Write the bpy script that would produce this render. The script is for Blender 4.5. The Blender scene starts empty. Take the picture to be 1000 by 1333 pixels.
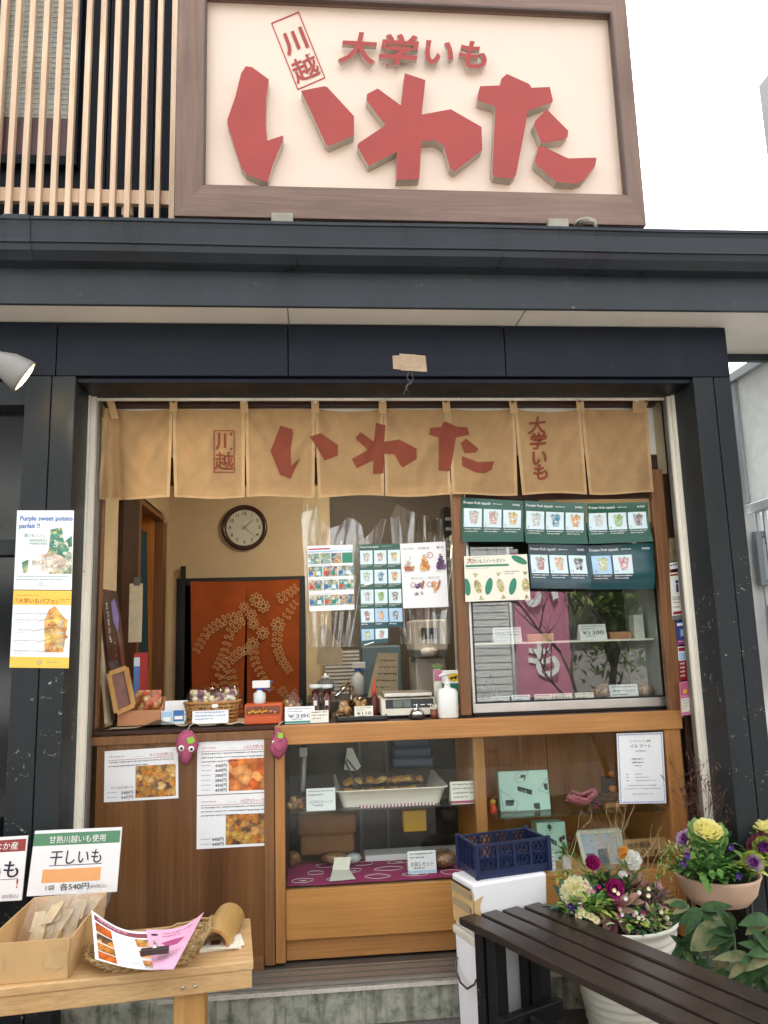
import bpy, bmesh, math, random
from mathutils import Vector as V, Matrix, noise
random.seed(11)
SC = bpy.context.scene
COL = SC.collection
PI = math.pi

# ------------------------------------------------------------------ camera
CAM = V((0.0, -3.35, 1.43))
F = 1000.0
_U = V((-176, 6055, -1000)).normalized()
_X = V((11000, 154.6, -1000)); _X = (_X - _U * _X.dot(_U)).normalized()
_Y = _U.cross(_X)
RM = Matrix((_X, _Y, _U))
cd = bpy.data.cameras.new('camera')
cam = bpy.data.objects.new('camera', cd); COL.objects.link(cam)
cd.sensor_fit = 'HORIZONTAL'; cd.sensor_width = 36.0; cd.lens = 36.0 * F / 1000.0
cd.clip_start = 0.05; cd.clip_end = 500
cam.matrix_world = Matrix.Translation(CAM) @ RM.to_4x4()
SC.camera = cam

def ray(px, py):
    return RM @ V((px - 500.0, 666.5 - py, -F))
def at(px, py, Y):
    "point of the upright plane at depth Y that the photograph shows at this pixel"
    d = ray(px, py); return CAM + d * ((Y - CAM.y) / d.y)
def atz(px, py, Z):
    "point of the level plane at height Z"
    d = ray(px, py); return CAM + d * ((Z - CAM.z) / d.z)
def atx(px, py, X):
    d = ray(px, py); return CAM + d * ((X - CAM.x) / d.x)
def X_(px, py, Y): return at(px, py, Y).x
def Z_(px, py, Y): return at(px, py, Y).z

# ------------------------------------------------------------------ light
SUN_EL, SUN_AZ = math.radians(61), math.radians(-8)      # hazy sun behind the shop: the front lies in open shade
W = bpy.data.worlds.new("World"); SC.world = W; W.use_nodes = True
nt = W.node_tree; bg = nt.nodes['Background']
sky = nt.nodes.new('ShaderNodeTexSky'); sky.sky_type = 'NISHITA'; sky.sun_disc = False
sky.sun_elevation = SUN_EL; sky.sun_rotation = SUN_AZ
sky.dust_density = 4.0; sky.air_density = 1.0; sky.ozone_density = 1.0
hs = nt.nodes.new('ShaderNodeHueSaturation'); hs.inputs['Saturation'].default_value = 0.12
nt.links.new(sky.outputs[0], hs.inputs['Color']); nt.links.new(hs.outputs[0], bg.inputs[0])
bg.inputs[1].default_value = 0.15
ld = bpy.data.lights.new('sun', 'SUN'); ld.energy = 2.6; ld.angle = math.radians(3); ld.color = (1.0, 0.96, 0.9)
sun = bpy.data.objects.new('sun', ld); COL.objects.link(sun)
_sd = V((math.sin(SUN_AZ) * math.cos(SUN_EL), math.cos(SUN_AZ) * math.cos(SUN_EL), math.sin(SUN_EL)))
sun.rotation_euler = _sd.to_track_quat('Z', 'Y').to_euler(); sun.location = (0, -6, 9)
SC.view_settings.view_transform = 'Standard'; SC.view_settings.look = 'None'
SC.view_settings.gamma = 1.0; SC.view_settings.exposure = 2.35
SC.cycles.use_denoising = True
SC.cycles.max_bounces = 8; SC.cycles.diffuse_bounces = 5; SC.cycles.transparent_max_bounces = 24
SC.cycles.caustics_reflective = False; SC.cycles.caustics_refractive = False
SC.cycles.sample_clamp_indirect = 6.0

# ------------------------------------------------------------------ materials
def lin(c):
    c = c / 255.0
    return c / 12.92 if c <= 0.04045 else ((c + 0.055) / 1.055) ** 2.4
def rgb(r, g, b): return (lin(r), lin(g), lin(b), 1.0)
MATS = {}
def _new(name):
    m = bpy.data.materials.new(name); m.use_nodes = True
    n = m.node_tree.nodes; p = n['Principled BSDF']
    MATS[name] = m
    return m, m.node_tree, n, p
def N(t, kind, **kw):
    n = t.nodes.new(kind)
    for k, v in kw.items():
        if hasattr(n, k) and k not in n.inputs: setattr(n, k, v)
        else: n.inputs[k].default_value = v
    return n
def mixcol(t, a, b, fac, blend='MIX'):
    m = t.nodes.new('ShaderNodeMix'); m.data_type = 'RGBA'; m.blend_type = blend
    for sock, v in ((m.inputs[6], a), (m.inputs[7], b), (m.inputs[0], fac)):
        if hasattr(v, 'is_linked'): t.links.new(v, sock)
        else: sock.default_value = v
    return m.outputs[2]
def ramp(t, fac, stops):
    r = t.nodes.new('ShaderNodeValToRGB'); e = r.color_ramp.elements
    while len(e) > 1: e.remove(e[-1])
    e[0].position, e[0].color = stops[0]
    for p, c in stops[1:]:
        x = e.new(p); x.color = c
    t.links.new(fac, r.inputs[0]); return r.outputs[0]
def mapped(t, scale, rot=(0, 0, 0)):
    tc = t.nodes.new('ShaderNodeTexCoord'); mp = t.nodes.new('ShaderNodeMapping')
    mp.inputs['Scale'].default_value = scale; mp.inputs['Rotation'].default_value = rot
    t.links.new(tc.outputs['Object'], mp.inputs[0]); return mp.outputs[0]
def bump(t, p, h, strength, dist=0.002):
    b = t.nodes.new('ShaderNodeBump'); b.inputs['Strength'].default_value = strength; b.inputs['Distance'].default_value = dist
    t.links.new(h, b.inputs['Height']); t.links.new(b.outputs[0], p.inputs['Normal'])
def M(name, c, rough=0.6, metal=0.0, var=0.12, vs=9.0, bmp=0.0, bs=60.0, coat=0.0, spec=0.5, emit=None, es=1.0):
    "plain material with uneven tone"
    if name in MATS: return MATS[name]
    m, t, n, p = _new(name)
    p.inputs['Roughness'].default_value = rough; p.inputs['Metallic'].default_value = metal
    p.inputs['Coat Weight'].default_value = coat; p.inputs['Specular IOR Level'].default_value = spec
    col = rgb(*c)
    if var > 0:
        nz = N(t, 'ShaderNodeTexNoise', Scale=vs, Detail=6.0, Roughness=0.6)
        t.links.new(mapped(t, (1, 1, 1)), nz.inputs['Vector'])
        dk = tuple(x * (1 - var * 1.4) for x in col[:3]) + (1,); lt = tuple(min(1, x * (1 + var * 1.2)) for x in col[:3]) + (1,)
        t.links.new(ramp(t, nz.outputs[0], [(0.28, dk), (0.72, lt)]), p.inputs['Base Color'])
    else: p.inputs['Base Color'].default_value = col
    if bmp > 0:
        nb = N(t, 'ShaderNodeTexNoise', Scale=bs, Detail=4.0)
        t.links.new(mapped(t, (1, 1, 1)), nb.inputs['Vector']); bump(t, p, nb.outputs[0], bmp)
    if emit:
        p.inputs['Emission Color'].default_value = rgb(*emit); p.inputs['Emission Strength'].default_value = es
    return m
def wood(name, c1, c2, axis='z', sc=1.0, rough=0.45, contrast=1.0, knots=0.35, worn=None):
    m, t, n, p = _new(name)
    st = {'x': (0.9, 14, 14), 'y': (14, 0.9, 14), 'z': (14, 14, 0.9)}[axis]
    st = tuple(a * sc for a in st)
    warp = N(t, 'ShaderNodeTexNoise', Scale=1.3, Detail=3.0, Distortion=0.8)
    t.links.new(mapped(t, tuple(a * 0.35 for a in st)), warp.inputs['Vector'])
    add = t.nodes.new('ShaderNodeMix'); add.data_type = 'VECTOR'; add.inputs[0].default_value = knots * 0.4
    t.links.new(mapped(t, st), add.inputs[4]); t.links.new(warp.outputs['Color'], add.inputs[5])
    gr = N(t, 'ShaderNodeTexNoise', Scale=1.6, Detail=7.0, Roughness=0.62, Distortion=1.4)
    t.links.new(add.outputs[1], gr.inputs['Vector'])
    fine = N(t, 'ShaderNodeTexNoise', Scale=9.0, Detail=4.0, Roughness=0.7)
    t.links.new(mapped(t, tuple(a * (0.6 if a == min(st) else 2.2) for a in st)), fine.inputs['Vector'])
    base = ramp(t, gr.outputs[0], [(0.5 - 0.22 / contrast, rgb(*c2)), (0.5, tuple((a + b) / 2 for a, b in zip(rgb(*c1), rgb(*c2)))), (0.5 + 0.2 / contrast, rgb(*c1))])
    fr = ramp(t, fine.outputs[0], [(0.35, (0.72, 0.7, 0.68, 1)), (0.6, (1, 1, 1, 1))])
    out = mixcol(t, base, fr, 0.75, 'MULTIPLY')
    big = N(t, 'ShaderNodeTexNoise', Scale=2.2, Detail=2.0)
    t.links.new(mapped(t, (1, 1, 1)), big.inputs['Vector'])
    out = mixcol(t, out, ramp(t, big.outputs[0], [(0.3, (0.78, 0.76, 0.74, 1)), (0.7, (1.08, 1.08, 1.08, 1))]), 0.8, 'MULTIPLY')
    if worn:
        wn = N(t, 'ShaderNodeTexNoise', Scale=26.0, Detail=8.0, Roughness=0.75)
        t.links.new(mapped(t, (1, 1, 1)), wn.inputs['Vector'])
        out = mixcol(t, out, rgb(*worn), ramp(t, wn.outputs[0], [(0.70, (0, 0, 0, 1)), (0.76, (0.7, 0.7, 0.7, 1))]))
    t.links.new(out, p.inputs['Base Color'])
    p.inputs['Roughness'].default_value = rough; p.inputs['Specular IOR Level'].default_value = 0.35
    bump(t, p, fine.outputs[0], 0.25, 0.001)
    return m
def glass(name, tint=(1, 1, 1), ior=1.5, rough=0.0, dirt_glare=0.03):
    m, t, n, p = _new(name); n.remove(p)
    out = n['Material Output']
    tr = N(t, 'ShaderNodeBsdfTransparent', Color=(tint[0], tint[1], tint[2], 1)); gl = N(t, 'ShaderNodeBsdfGlossy', Roughness=rough)
    f0 = ((ior - 1) / (ior + 1)) ** 2; lw = N(t, 'ShaderNodeLayerWeight', Blend=0.5); pw = N(t, 'ShaderNodeMath', operation='POWER'); pw.inputs[1].default_value = 5.0
    fr = N(t, 'ShaderNodeMapRange'); fr.inputs[3].default_value = f0; fr.inputs[4].default_value = 1.0
    t.links.new(lw.outputs['Facing'], pw.inputs[0]); t.links.new(pw.outputs[0], fr.inputs[0]); mx = t.nodes.new('ShaderNodeMixShader')
    t.links.new(fr.outputs[0], mx.inputs[0]); t.links.new(tr.outputs[0], mx.inputs[1]); t.links.new(gl.outputs[0], mx.inputs[2])
    last = mx
    if dirt_glare > 0:  # pale film over the pane; on the vinyl it paints in reflected light
        df = N(t, 'ShaderNodeBsdfDiffuse', Color=(0.75, 0.75, 0.72, 1)); m2 = t.nodes.new('ShaderNodeMixShader')
        nz = N(t, 'ShaderNodeTexNoise', Scale=7.0, Detail=8.0, Roughness=0.7)
        t.links.new(mapped(t, (1, 1, 0.4)), nz.inputs['Vector'])
        t.links.new(ramp(t, nz.outputs[0], [(0.45, (0, 0, 0, 1)), (0.8, (dirt_glare * 2,) * 3 + (1,))]), m2.inputs[0])
        t.links.new(mx.outputs[0], m2.inputs[1]); t.links.new(df.outputs[0], m2.inputs[2]); last = m2
    t.links.new(last.outputs[0], out.inputs[0])
    return m
def cells(name, cols, scale=40, rough=0.5, bmp=0.0):
    "print of a food photograph: patches of colour"
    m, t, n, p = _new(name)
    vo = N(t, 'ShaderNodeTexVoronoi', Scale=scale, Randomness=1.0)
    nz = N(t, 'ShaderNodeTexNoise', Scale=scale * 1.7, Detail=5.0)
    mp = mapped(t, (1, 1, 1)); t.links.new(mp, nz.inputs['Vector'])
    ad = t.nodes.new('ShaderNodeMix'); ad.data_type = 'VECTOR'; ad.inputs[0].default_value = 0.03
    t.links.new(mp, ad.inputs[4]); t.links.new(nz.outputs['Color'], ad.inputs[5]); t.links.new(ad.outputs[1], vo.inputs['Vector'])
    k = len(cols)
    sp = t.nodes.new('ShaderNodeSeparateColor'); t.links.new(vo.outputs['Color'], sp.inputs[0])
    c = ramp(t, sp.outputs[0], [(i / k, rgb(*cc)) for i, cc in enumerate(cols)])
    c = mixcol(t, c, ramp(t, vo.outputs['Distance'], [(0.0, (1.35, 1.35, 1.3, 1)), (0.5, (0.82, 0.78, 0.73, 1)), (0.8, (0.45, 0.38, 0.32, 1))]), 0.85, 'MULTIPLY')
    c = mixcol(t, c, ramp(t, nz.outputs[0], [(0.35, (0.6, 0.6, 0.6, 1)), (0.7, (1.3, 1.3, 1.3, 1))]), 0.6, 'MULTIPLY')
    t.links.new(c, p.inputs['Base Color']); p.inputs['Roughness'].default_value = rough
    if bmp: bump(t, p, vo.outputs['Distance'], bmp, 0.004)
    return m
def painted(name, c, chip, rough=0.45, zlo=None, amount=0.5, streak=True):
    "dark painted sheet metal, dusty and chipped"
    m, t, n, p = _new(name)
    a = N(t, 'ShaderNodeTexNoise', Scale=3.0, Detail=6.0, Roughness=0.65)
    t.links.new(mapped(t, (1, 1, 0.25 if streak else 1)), a.inputs['Vector'])
    col = ramp(t, a.outputs[0], [(0.3, tuple(x * 0.75 for x in rgb(*c)[:3]) + (1,)), (0.7, tuple(x * 1.35 for x in rgb(*c)[:3]) + (1,))])
    d = N(t, 'ShaderNodeTexNoise', Scale=38.0, Detail=9.0, Roughness=0.8); t.links.new(mapped(t, (1, 1, 1.4)), d.inputs['Vector'])
    e = N(t, 'ShaderNodeTexNoise', Scale=4.5, Detail=2.0); t.links.new(mapped(t, (1, 1, 2.2)), e.inputs['Vector'])
    mu = N(t, 'ShaderNodeMath', operation='MULTIPLY')
    t.links.new(ramp(t, d.outputs[0], [(0.585, (0, 0, 0, 1)), (0.61, (1, 1, 1, 1))]), mu.inputs[0])
    t.links.new(ramp(t, e.outputs[0], [(0.62 - amount * 0.1, (0, 0, 0, 1)), (0.68 - amount * 0.1, (1, 1, 1, 1))]), mu.inputs[1])
    fac = mu.outputs[0]
    if zlo is not None:
        tc = t.nodes.new('ShaderNodeTexCoord'); sx = t.nodes.new('ShaderNodeSeparateXYZ'); t.links.new(tc.outputs['Object'], sx.inputs[0])
        mr = N(t, 'ShaderNodeMapRange'); mr.inputs[1].default_value = zlo; mr.inputs[2].default_value = zlo - 0.25
        t.links.new(sx.outputs[2], mr.inputs[0])
        m3 = N(t, 'ShaderNodeMath', operation='MULTIPLY'); t.links.new(fac, m3.inputs[0]); t.links.new(mr.outputs[0], m3.inputs[1]); fac = m3.outputs[0]
    t.links.new(mixcol(t, col, rgb(*chip), fac), p.inputs['Base Color'])
    t.links.new(ramp(t, a.outputs[0], [(0.3, (rough - .1,) * 3 + (1,)), (0.7, (rough + .15,) * 3 + (1,))]), p.inputs['Roughness'])
    p.inputs['Specular IOR Level'].default_value = 0.25
    nb = N(t, 'ShaderNodeTexNoise', Scale=180.0, Detail=2.0); t.links.new(mapped(t, (1, 1, 1)), nb.inputs['Vector']); bump(t, p, nb.outputs[0], 0.08, 0.001)
    return m
def cloth(name, c, trans=0.25, scale=420, fade=0.15):
    m, t, n, p = _new(name)
    nz = N(t, 'ShaderNodeTexNoise', Scale=5.0, Detail=7.0, Roughness=0.65); t.links.new(mapped(t, (1, 1, 1)), nz.inputs['Vector'])
    w1 = N(t, 'ShaderNodeTexNoise', Scale=scale, Detail=1.0); t.links.new(mapped(t, (0.12, 1, 1)), w1.inputs['Vector'])
    w2 = N(t, 'ShaderNodeTexNoise', Scale=scale, Detail=1.0); t.links.new(mapped(t, (1, 1, 0.12)), w2.inputs['Vector'])
    b = rgb(*c)
    col = ramp(t, nz.outputs[0], [(0.3, tuple(x * (1 - fade) for x in b[:3]) + (1,)), (0.7, tuple(min(1, x * (1 + fade)) for x in b[:3]) + (1,))])
    wv = N(t, 'ShaderNodeMath', operation='ADD'); t.links.new(w1.outputs[0], wv.inputs[0]); t.links.new(w2.outputs[0], wv.inputs[1])
    col = mixcol(t, col, ramp(t, wv.outputs[0], [(0.35, (0.8, 0.78, 0.76, 1)), (0.65, (1.1, 1.1, 1.1, 1))]), 0.7, 'MULTIPLY')
    t.links.new(col, p.inputs['Base Color']); p.inputs['Roughness'].default_value = 0.9; p.inputs['Specular IOR Level'].default_value = 0.1
    bump(t, p, wv.outputs[0], 0.3, 0.0008)
    tl = t.nodes.new('ShaderNodeBsdfTranslucent'); t.links.new(col, tl.inputs[0]); mx = t.nodes.new('ShaderNodeMixShader'); mx.inputs[0].default_value = trans
    t.links.new(p.outputs[0], mx.inputs[1]); t.links.new(tl.outputs[0], mx.inputs[2]); t.links.new(mx.outputs[0], n['Material Output'].inputs[0])
    return m
def leafmat(name, c, c2, rough=0.45, trans=0.25):
    m, t, n, p = _new(name)
    nz = N(t, 'ShaderNodeTexNoise', Scale=22.0, Detail=5.0, Roughness=0.6); t.links.new(mapped(t, (1, 1, 1)), nz.inputs['Vector'])
    col = ramp(t, nz.outputs[0], [(0.35, rgb(*c)), (0.65, rgb(*c2))])
    t.links.new(col, p.inputs['Base Color']); p.inputs['Roughness'].default_value = rough
    p.inputs['Specular IOR Level'].default_value = 0.25
    nb = N(t, 'ShaderNodeTexNoise', Scale=140.0, Detail=2.0); t.links.new(mapped(t, (1, 1, 1)), nb.inputs['Vector']); bump(t, p, nb.outputs[0], 0.2, 0.001)
    tl = t.nodes.new('ShaderNodeBsdfTranslucent'); t.links.new(col, tl.inputs[0]); mx = t.nodes.new('ShaderNodeMixShader'); mx.inputs[0].default_value = trans
    t.links.new(p.outputs[0], mx.inputs[1]); t.links.new(tl.outputs[0], mx.inputs[2]); t.links.new(mx.outputs[0], n['Material Output'].inputs[0])
    return m

# ------------------------------------------------------------------ mesh helpers
def world_loc(o):
    p = V((0, 0, 0))
    while o is not None: p = p + o.location; o = o.parent
    return p
def tag(o, label=None, cat=None, group=None, kind=None):
    if label: o['label'] = label
    if cat: o['category'] = cat
    if group: o['group'] = group
    if kind: o['kind'] = kind
    return o
def T(name, label, cat, loc=(0, 0, 0), group=None):
    "an Empty at the thing's base that parents its parts"
    o = bpy.data.objects.new(name, None); COL.objects.link(o); o.location = loc; o.empty_display_size = 0.05
    return tag(o, label, cat, group)
_TX = {}
def glyphs(body, bold=0.0):
    k = (body, bold)
    if k not in _TX:
        c = bpy.data.curves.new('txt', 'FONT'); c.body = body; c.offset = bold; c.resolution_u = 3
        o = bpy.data.objects.new('txt', c); COL.objects.link(o)
        m = bpy.data.meshes.new_from_object(o.evaluated_get(bpy.context.evaluated_depsgraph_get()))
        vs = [(v.co.x, v.co.y) for v in m.vertices]; fs = [tuple(p.vertices) for p in m.polygons]
        bpy.data.meshes.remove(m); bpy.data.objects.remove(o); bpy.data.curves.remove(c)
        _TX[k] = (vs, fs)
    return _TX[k]
class MB:
    def __init__(s): s.v = []; s.f = []; s.m = []; s.sm = []
    def add(s, vs, fs, m, smooth=False):
        b = len(s.v); s.v += [V(v) for v in vs]
        for f in fs: s.f.append(tuple(b + i for i in f)); s.m.append(m); s.sm.append(smooth)
    def box(s, x0, x1, y0, y1, z0, z1, m):
        if x0 > x1: x0, x1 = x1, x0
        if y0 > y1: y0, y1 = y1, y0
        if z0 > z1: z0, z1 = z1, z0
        s.add([(x0, y0, z0), (x1, y0, z0), (x1, y1, z0), (x0, y1, z0), (x0, y0, z1), (x1, y0, z1), (x1, y1, z1), (x0, y1, z1)],
              [(0, 3, 2, 1), (4, 5, 6, 7), (0, 1, 5, 4), (1, 2, 6, 5), (2, 3, 7, 6), (3, 0, 4, 7)], m)
        return s
    def obox(s, o, a, b, c, m):
        "box from corner o and three edge vectors"
        o, a, b, c = V(o), V(a), V(b), V(c)
        vs = [o, o + a, o + a + b, o + b, o + c, o + a + c, o + a + b + c, o + b + c]
        fs = [(0, 3, 2, 1), (4, 5, 6, 7), (0, 1, 5, 4), (1, 2, 6, 5), (2, 3, 7, 6), (3, 0, 4, 7)]
        if a.cross(b).dot(c) < 0: fs = [f[::-1] for f in fs]
        s.add(vs, fs, m); return s
    def bar(s, p, q, w, h, m, up=(0, 0, 1)):
        p, q = V(p), V(q); d = (q - p); side = d.cross(V(up)).normalized() * w; u = side.cross(d).normalized() * h
        return s.obox(p - side / 2 - u / 2, d, side, u, m)
    def quad(s, a, b, c, d, m, n=1):
        a, b, c, d = V(a), V(b), V(c), V(d)
        s.add([a, b, c, d], [(0, 1, 2, 3)], m); return s
    def grid(s, fn, nx, ny, m, smooth=True):
        vs = [fn(i / nx, j / ny) for j in range(ny + 1) for i in range(nx + 1)]
        fs = [(j * (nx + 1) + i, j * (nx + 1) + i + 1, (j + 1) * (nx + 1) + i + 1, (j + 1) * (nx + 1) + i) for j in range(ny) for i in range(nx)]
        s.add(vs, fs, m, smooth); return s
    def tube(s, pts, r, m, n=8, smooth=True, cap=True):
        pts = [V(p) for p in pts]; rs = r if isinstance(r, (list, tuple)) else [r] * len(pts)
        vs = []; fs = []; ref = None
        for i, p in enumerate(pts):
            d = (pts[min(i + 1, len(pts) - 1)] - pts[max(i - 1, 0)]).normalized()
            if ref is None: ref = d.orthogonal().normalized()
            a = (ref - d * ref.dot(d)); a = a.normalized() if a.length > 1e-6 else d.orthogonal().normalized(); ref = a; b = d.cross(a)
            for k in range(n): t = 2 * PI * k / n; vs.append(p + (a * math.cos(t) + b * math.sin(t)) * rs[i])
        for i in range(len(pts) - 1):
            for k in range(n): fs.append((i * n + k, i * n + (k + 1) % n, (i + 1) * n + (k + 1) % n, (i + 1) * n + k))
        if cap: fs.append(tuple(range(n))[::-1]); fs.append(tuple((len(pts) - 1) * n + k for k in range(n)))
        s.add(vs, fs, m, smooth); return s
    def lathe(s, prof, c, m, n=24, ax=None, smooth=True, sx=1.0, sy=1.0, cap=True):
        "profile of (radius, height) turned about an axis through c"
        c = V(c); R = (V(ax).to_track_quat('Z', 'Y').to_matrix() if ax is not None else Matrix.Identity(3))
        vs = []; fs = []; k = len(prof)
        for r, h in prof:
            for i in range(n): t = 2 * PI * i / n; vs.append(c + R @ V((r * math.cos(t) * sx, r * math.sin(t) * sy, h)))
        for j in range(k - 1):
            for i in range(n): fs.append((j * n + i, j * n + (i + 1) % n, (j + 1) * n + (i + 1) % n, (j + 1) * n + i))
        if cap and prof[0][0] > 1e-4: fs.append(tuple(range(n))[::-1])
        if cap and prof[-1][0] > 1e-4: fs.append(tuple((k - 1) * n + i for i in range(n)))
        s.add(vs, fs, m, smooth); return s
    def ball(s, c, r, m, n=12, jit=0.0, seed=0, fr=3.0, rot=None):
        c = V(c); r = r if isinstance(r, (tuple, list)) else (r, r, r); vs = []; fs = []; h = n // 2 + 1
        for j in range(h + 1):
            ph = PI * j / h
            for i in range(n):
                t = 2 * PI * i / n; d = V((math.sin(ph) * math.cos(t), math.sin(ph) * math.sin(t), math.cos(ph)))
                k = 1 + jit * noise.noise(d * fr + V((seed * 7.3, seed * 1.7, 0)))
                q = V((d.x * r[0], d.y * r[1], d.z * r[2])) * k
                vs.append(c + (rot @ q if rot else q))
        for j in range(h):
            for i in range(n): fs.append((j * n + i, (j + 1) * n + i, (j + 1) * n + (i + 1) % n, j * n + (i + 1) % n))
        s.add(vs, fs, m, True); return s
    def prism(s, pts, dvec, m, mside=None):
        "front outline pts (3-D, counter-clockwise seen from the front) swept back by dvec"
        pts = [V(p) for p in pts]; n = len(pts); dv = V(dvec); b = [p + dv for p in pts]
        s.add(pts, [tuple(range(n))], m); s.add(b, [tuple(range(n))[::-1]], mside or m)
        s.add(pts + b, [(i, n + i, n + (i + 1) % n, (i + 1) % n) for i in range(n)], mside or m); return s
    def text(s, body, o, ux, uz, h, m, off=0.001, align='l', bold=0.0, shear=0.0, depth=0.0, mside=None, w=None):
        vs, fs = glyphs(body, bold)
        if not vs: return s
        o, ux, uz = V(o), V(ux).normalized(), V(uz).normalized(); n = ux.cross(uz).normalized()
        x0, x1 = min(v[0] for v in vs), max(v[0] for v in vs)
        k = h if w is None else w / (x1 - x0) ; dx = {'l': x0, 'c': (x0 + x1) / 2, 'r': x1}[align]
        pts = [o + ux * ((x - dx + shear * y) * k) + uz * (y * h) + n * (off + depth) for x, y in vs]
        s.add(pts, fs, m)
        if depth > 0:
            edges = {}
            for f in fs:
                for a, b in zip(f, f[1:] + f[:1]): edges[(a, b)] = edges.get((a, b), 0) + 1
            rim = [(a, b) for (a, b) in edges if (b, a) not in edges]
            back = [p - n * depth for p in pts]; kk = len(pts)
            s.add(pts + back, [(a, kk + a, kk + b, b) for a, b in rim], mside or m)
        return s
    def build(s, name, parent=None, label=None, cat=None, group=None, kind=None, bevel=0.0, seg=2, origin=None, local=False):
        me = bpy.data.meshes.new(name)
        if local: org = V((0, 0, 0))
        elif parent is not None: org = world_loc(parent)
        elif origin is not None: org = V(origin)
        else:
            xs = [v.x for v in s.v]; ys = [v.y for v in s.v]; org = V(((min(xs) + max(xs)) / 2, (min(ys) + max(ys)) / 2, min(v.z for v in s.v)))
        me.from_pydata([tuple(v - org) for v in s.v], [], s.f)
        names = []
        for m in s.m:
            if m not in names: names.append(m)
        for m in names: me.materials.append(m if not isinstance(m, str) else MATS[m])
        ix = {m: i for i, m in enumerate(names)}
        me.polygons.foreach_set('material_index', [ix[m] for m in s.m]); me.polygons.foreach_set('use_smooth', s.sm)
        me.update()
        o = bpy.data.objects.new(name, me); COL.objects.link(o)
        if parent is not None: o.parent = parent
        elif not local: o.location = org
        if bevel > 0:
            b = o.modifiers.new('bevel', 'BEVEL'); b.width = bevel; b.segments = seg; b.limit_method = 'ANGLE'; b.angle_limit = math.radians(40)
        return tag(o, label, cat, group, kind)
class Sheet(MB):
    "a printed sheet spanned by four corners TL, TR, BR, BL; u runs right, v runs down"
    def __init__(s, c, Y=None, m='paper', curl=None, off=0.0015, rim=None, sub=(1, 1)):
        super().__init__()
        s.c = [at(p[0], p[1], Y) if Y is not None else V(p) for p in c]
        s.curl = curl; s.off = off; s.sub = sub
        TL, TR, BR, BL = s.c
        s.ux = ((TR - TL) + (BR - BL)).normalized(); s.uz = ((TL - BL) + (TR - BR)).normalized(); s.n = s.ux.cross(s.uz).normalized()
        s.w = ((TR - TL).length + (BR - BL).length) / 2; s.h = ((TL - BL).length + (TR - BR).length) / 2
        s.rect(0, 0, 1, 1, m, 0)
        th = 0.0012
        if sub == (1, 1):
            q = [s.P(0, 0, 0), s.P(1, 0, 0), s.P(1, 1, 0), s.P(0, 1, 0)]; b = [p - s.n * th for p in q]
            s.add(q + b, [(4, 5, 6, 7), (0, 1, 5, 4), (1, 2, 6, 5), (2, 3, 7, 6), (3, 0, 4, 7)], m)
    def P(s, u, v, l=0):
        TL, TR, BR, BL = s.c
        p = TL * (1 - u) * (1 - v) + TR * u * (1 - v) + BR * u * v + BL * (1 - u) * v
        return p + s.n * (s.off + l * 0.0005 + (s.curl(u, v) if s.curl else 0))
    def rect(s, u0, v0, u1, v1, m, l=1):
        nx = max(1, round(s.sub[0] * (u1 - u0))); ny = max(1, round(s.sub[1] * (v1 - v0)))
        s.grid(lambda a, b: s.P(u0 + (u1 - u0) * a, v1 + (v0 - v1) * b, l), nx, ny, m, s.sub != (1, 1)); return s
    def poly(s, uv, m, l=2):
        ar = sum(a[0] * b[1] - b[0] * a[1] for a, b in zip(uv, uv[1:] + uv[:1]))
        if ar > 0: uv = uv[::-1]
        s.add([s.P(u, v, l) for u, v in uv], [tuple(range(len(uv)))], m); return s
    def disc(s, u, v, r, m, l=2, n=14, k=1.0, jit=0.0):
        "r is a share of the width"
        a = s.w / s.h
        return s.poly([(u + r * math.cos(2 * PI * i / n) * (1 + jit * random.uniform(-1, 1)), v + r * k * a * math.sin(2 * PI * i / n) * (1 + jit * random.uniform(-1, 1))) for i in range(n)], m, l)
    def ring(s, u, v, r, t, m, l=2, n=16):
        a = s.w / s.h
        for i in range(n):
            c0, s0, c1, s1 = math.cos(2 * PI * i / n), math.sin(2 * PI * i / n), math.cos(2 * PI * (i + 1) / n), math.sin(2 * PI * (i + 1) / n)
            s.poly([(u + r * c0, v + r * a * s0), (u + r * c1, v + r * a * s1), (u + (r - t) * c1, v + (r - t) * a * s1), (u + (r - t) * c0, v + (r - t) * a * s0)], m, l)
        return s
    def write(s, body, u, v, h, m='ink', l=3, align='l', bold=0.0, w=None, shear=0.0, ang=0.0):
        "baseline at (u, v); h is the em height as a share of the sheet's height"
        if bold > 0:            # thicker strokes: the same glyphs laid a hair apart
            for i, (ox, oy) in enumerate(((-1, 0), (1, 0), (0, .8))): s.write(body, u + ox * bold * .6 * h * s.h / s.w, v + oy * bold * .6 * h, h, m, l + .25 * i, align, 0.0, w, shear, ang)
            return s
        vs, fs = glyphs(body, 0.0)
        if not vs: return s
        x0, x1 = min(p[0] for p in vs), max(p[0] for p in vs); dx = {'l': x0, 'c': (x0 + x1) / 2, 'r': x1}[align]
        em = h * s.h; kx = em / s.w if w is None else w / (x1 - x0); ca, sa = math.cos(ang), math.sin(ang)
        pts = []
        for x, y in vs:
            X = (x - dx + shear * y) * kx * s.w; Yy = y * em
            pts.append(s.P(u + (X * ca - Yy * sa) / s.w, v - (X * sa + Yy * ca) / s.h, l))
        s.add(pts, fs, m); return s
    def vwrite(s, body, u, v, h, m='ink', step=1.0, **k):
        for i, ch in enumerate(body): s.write(ch, u, v + (i + 0.85) * h * step, h, m, align='c', **k)
        return s
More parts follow.
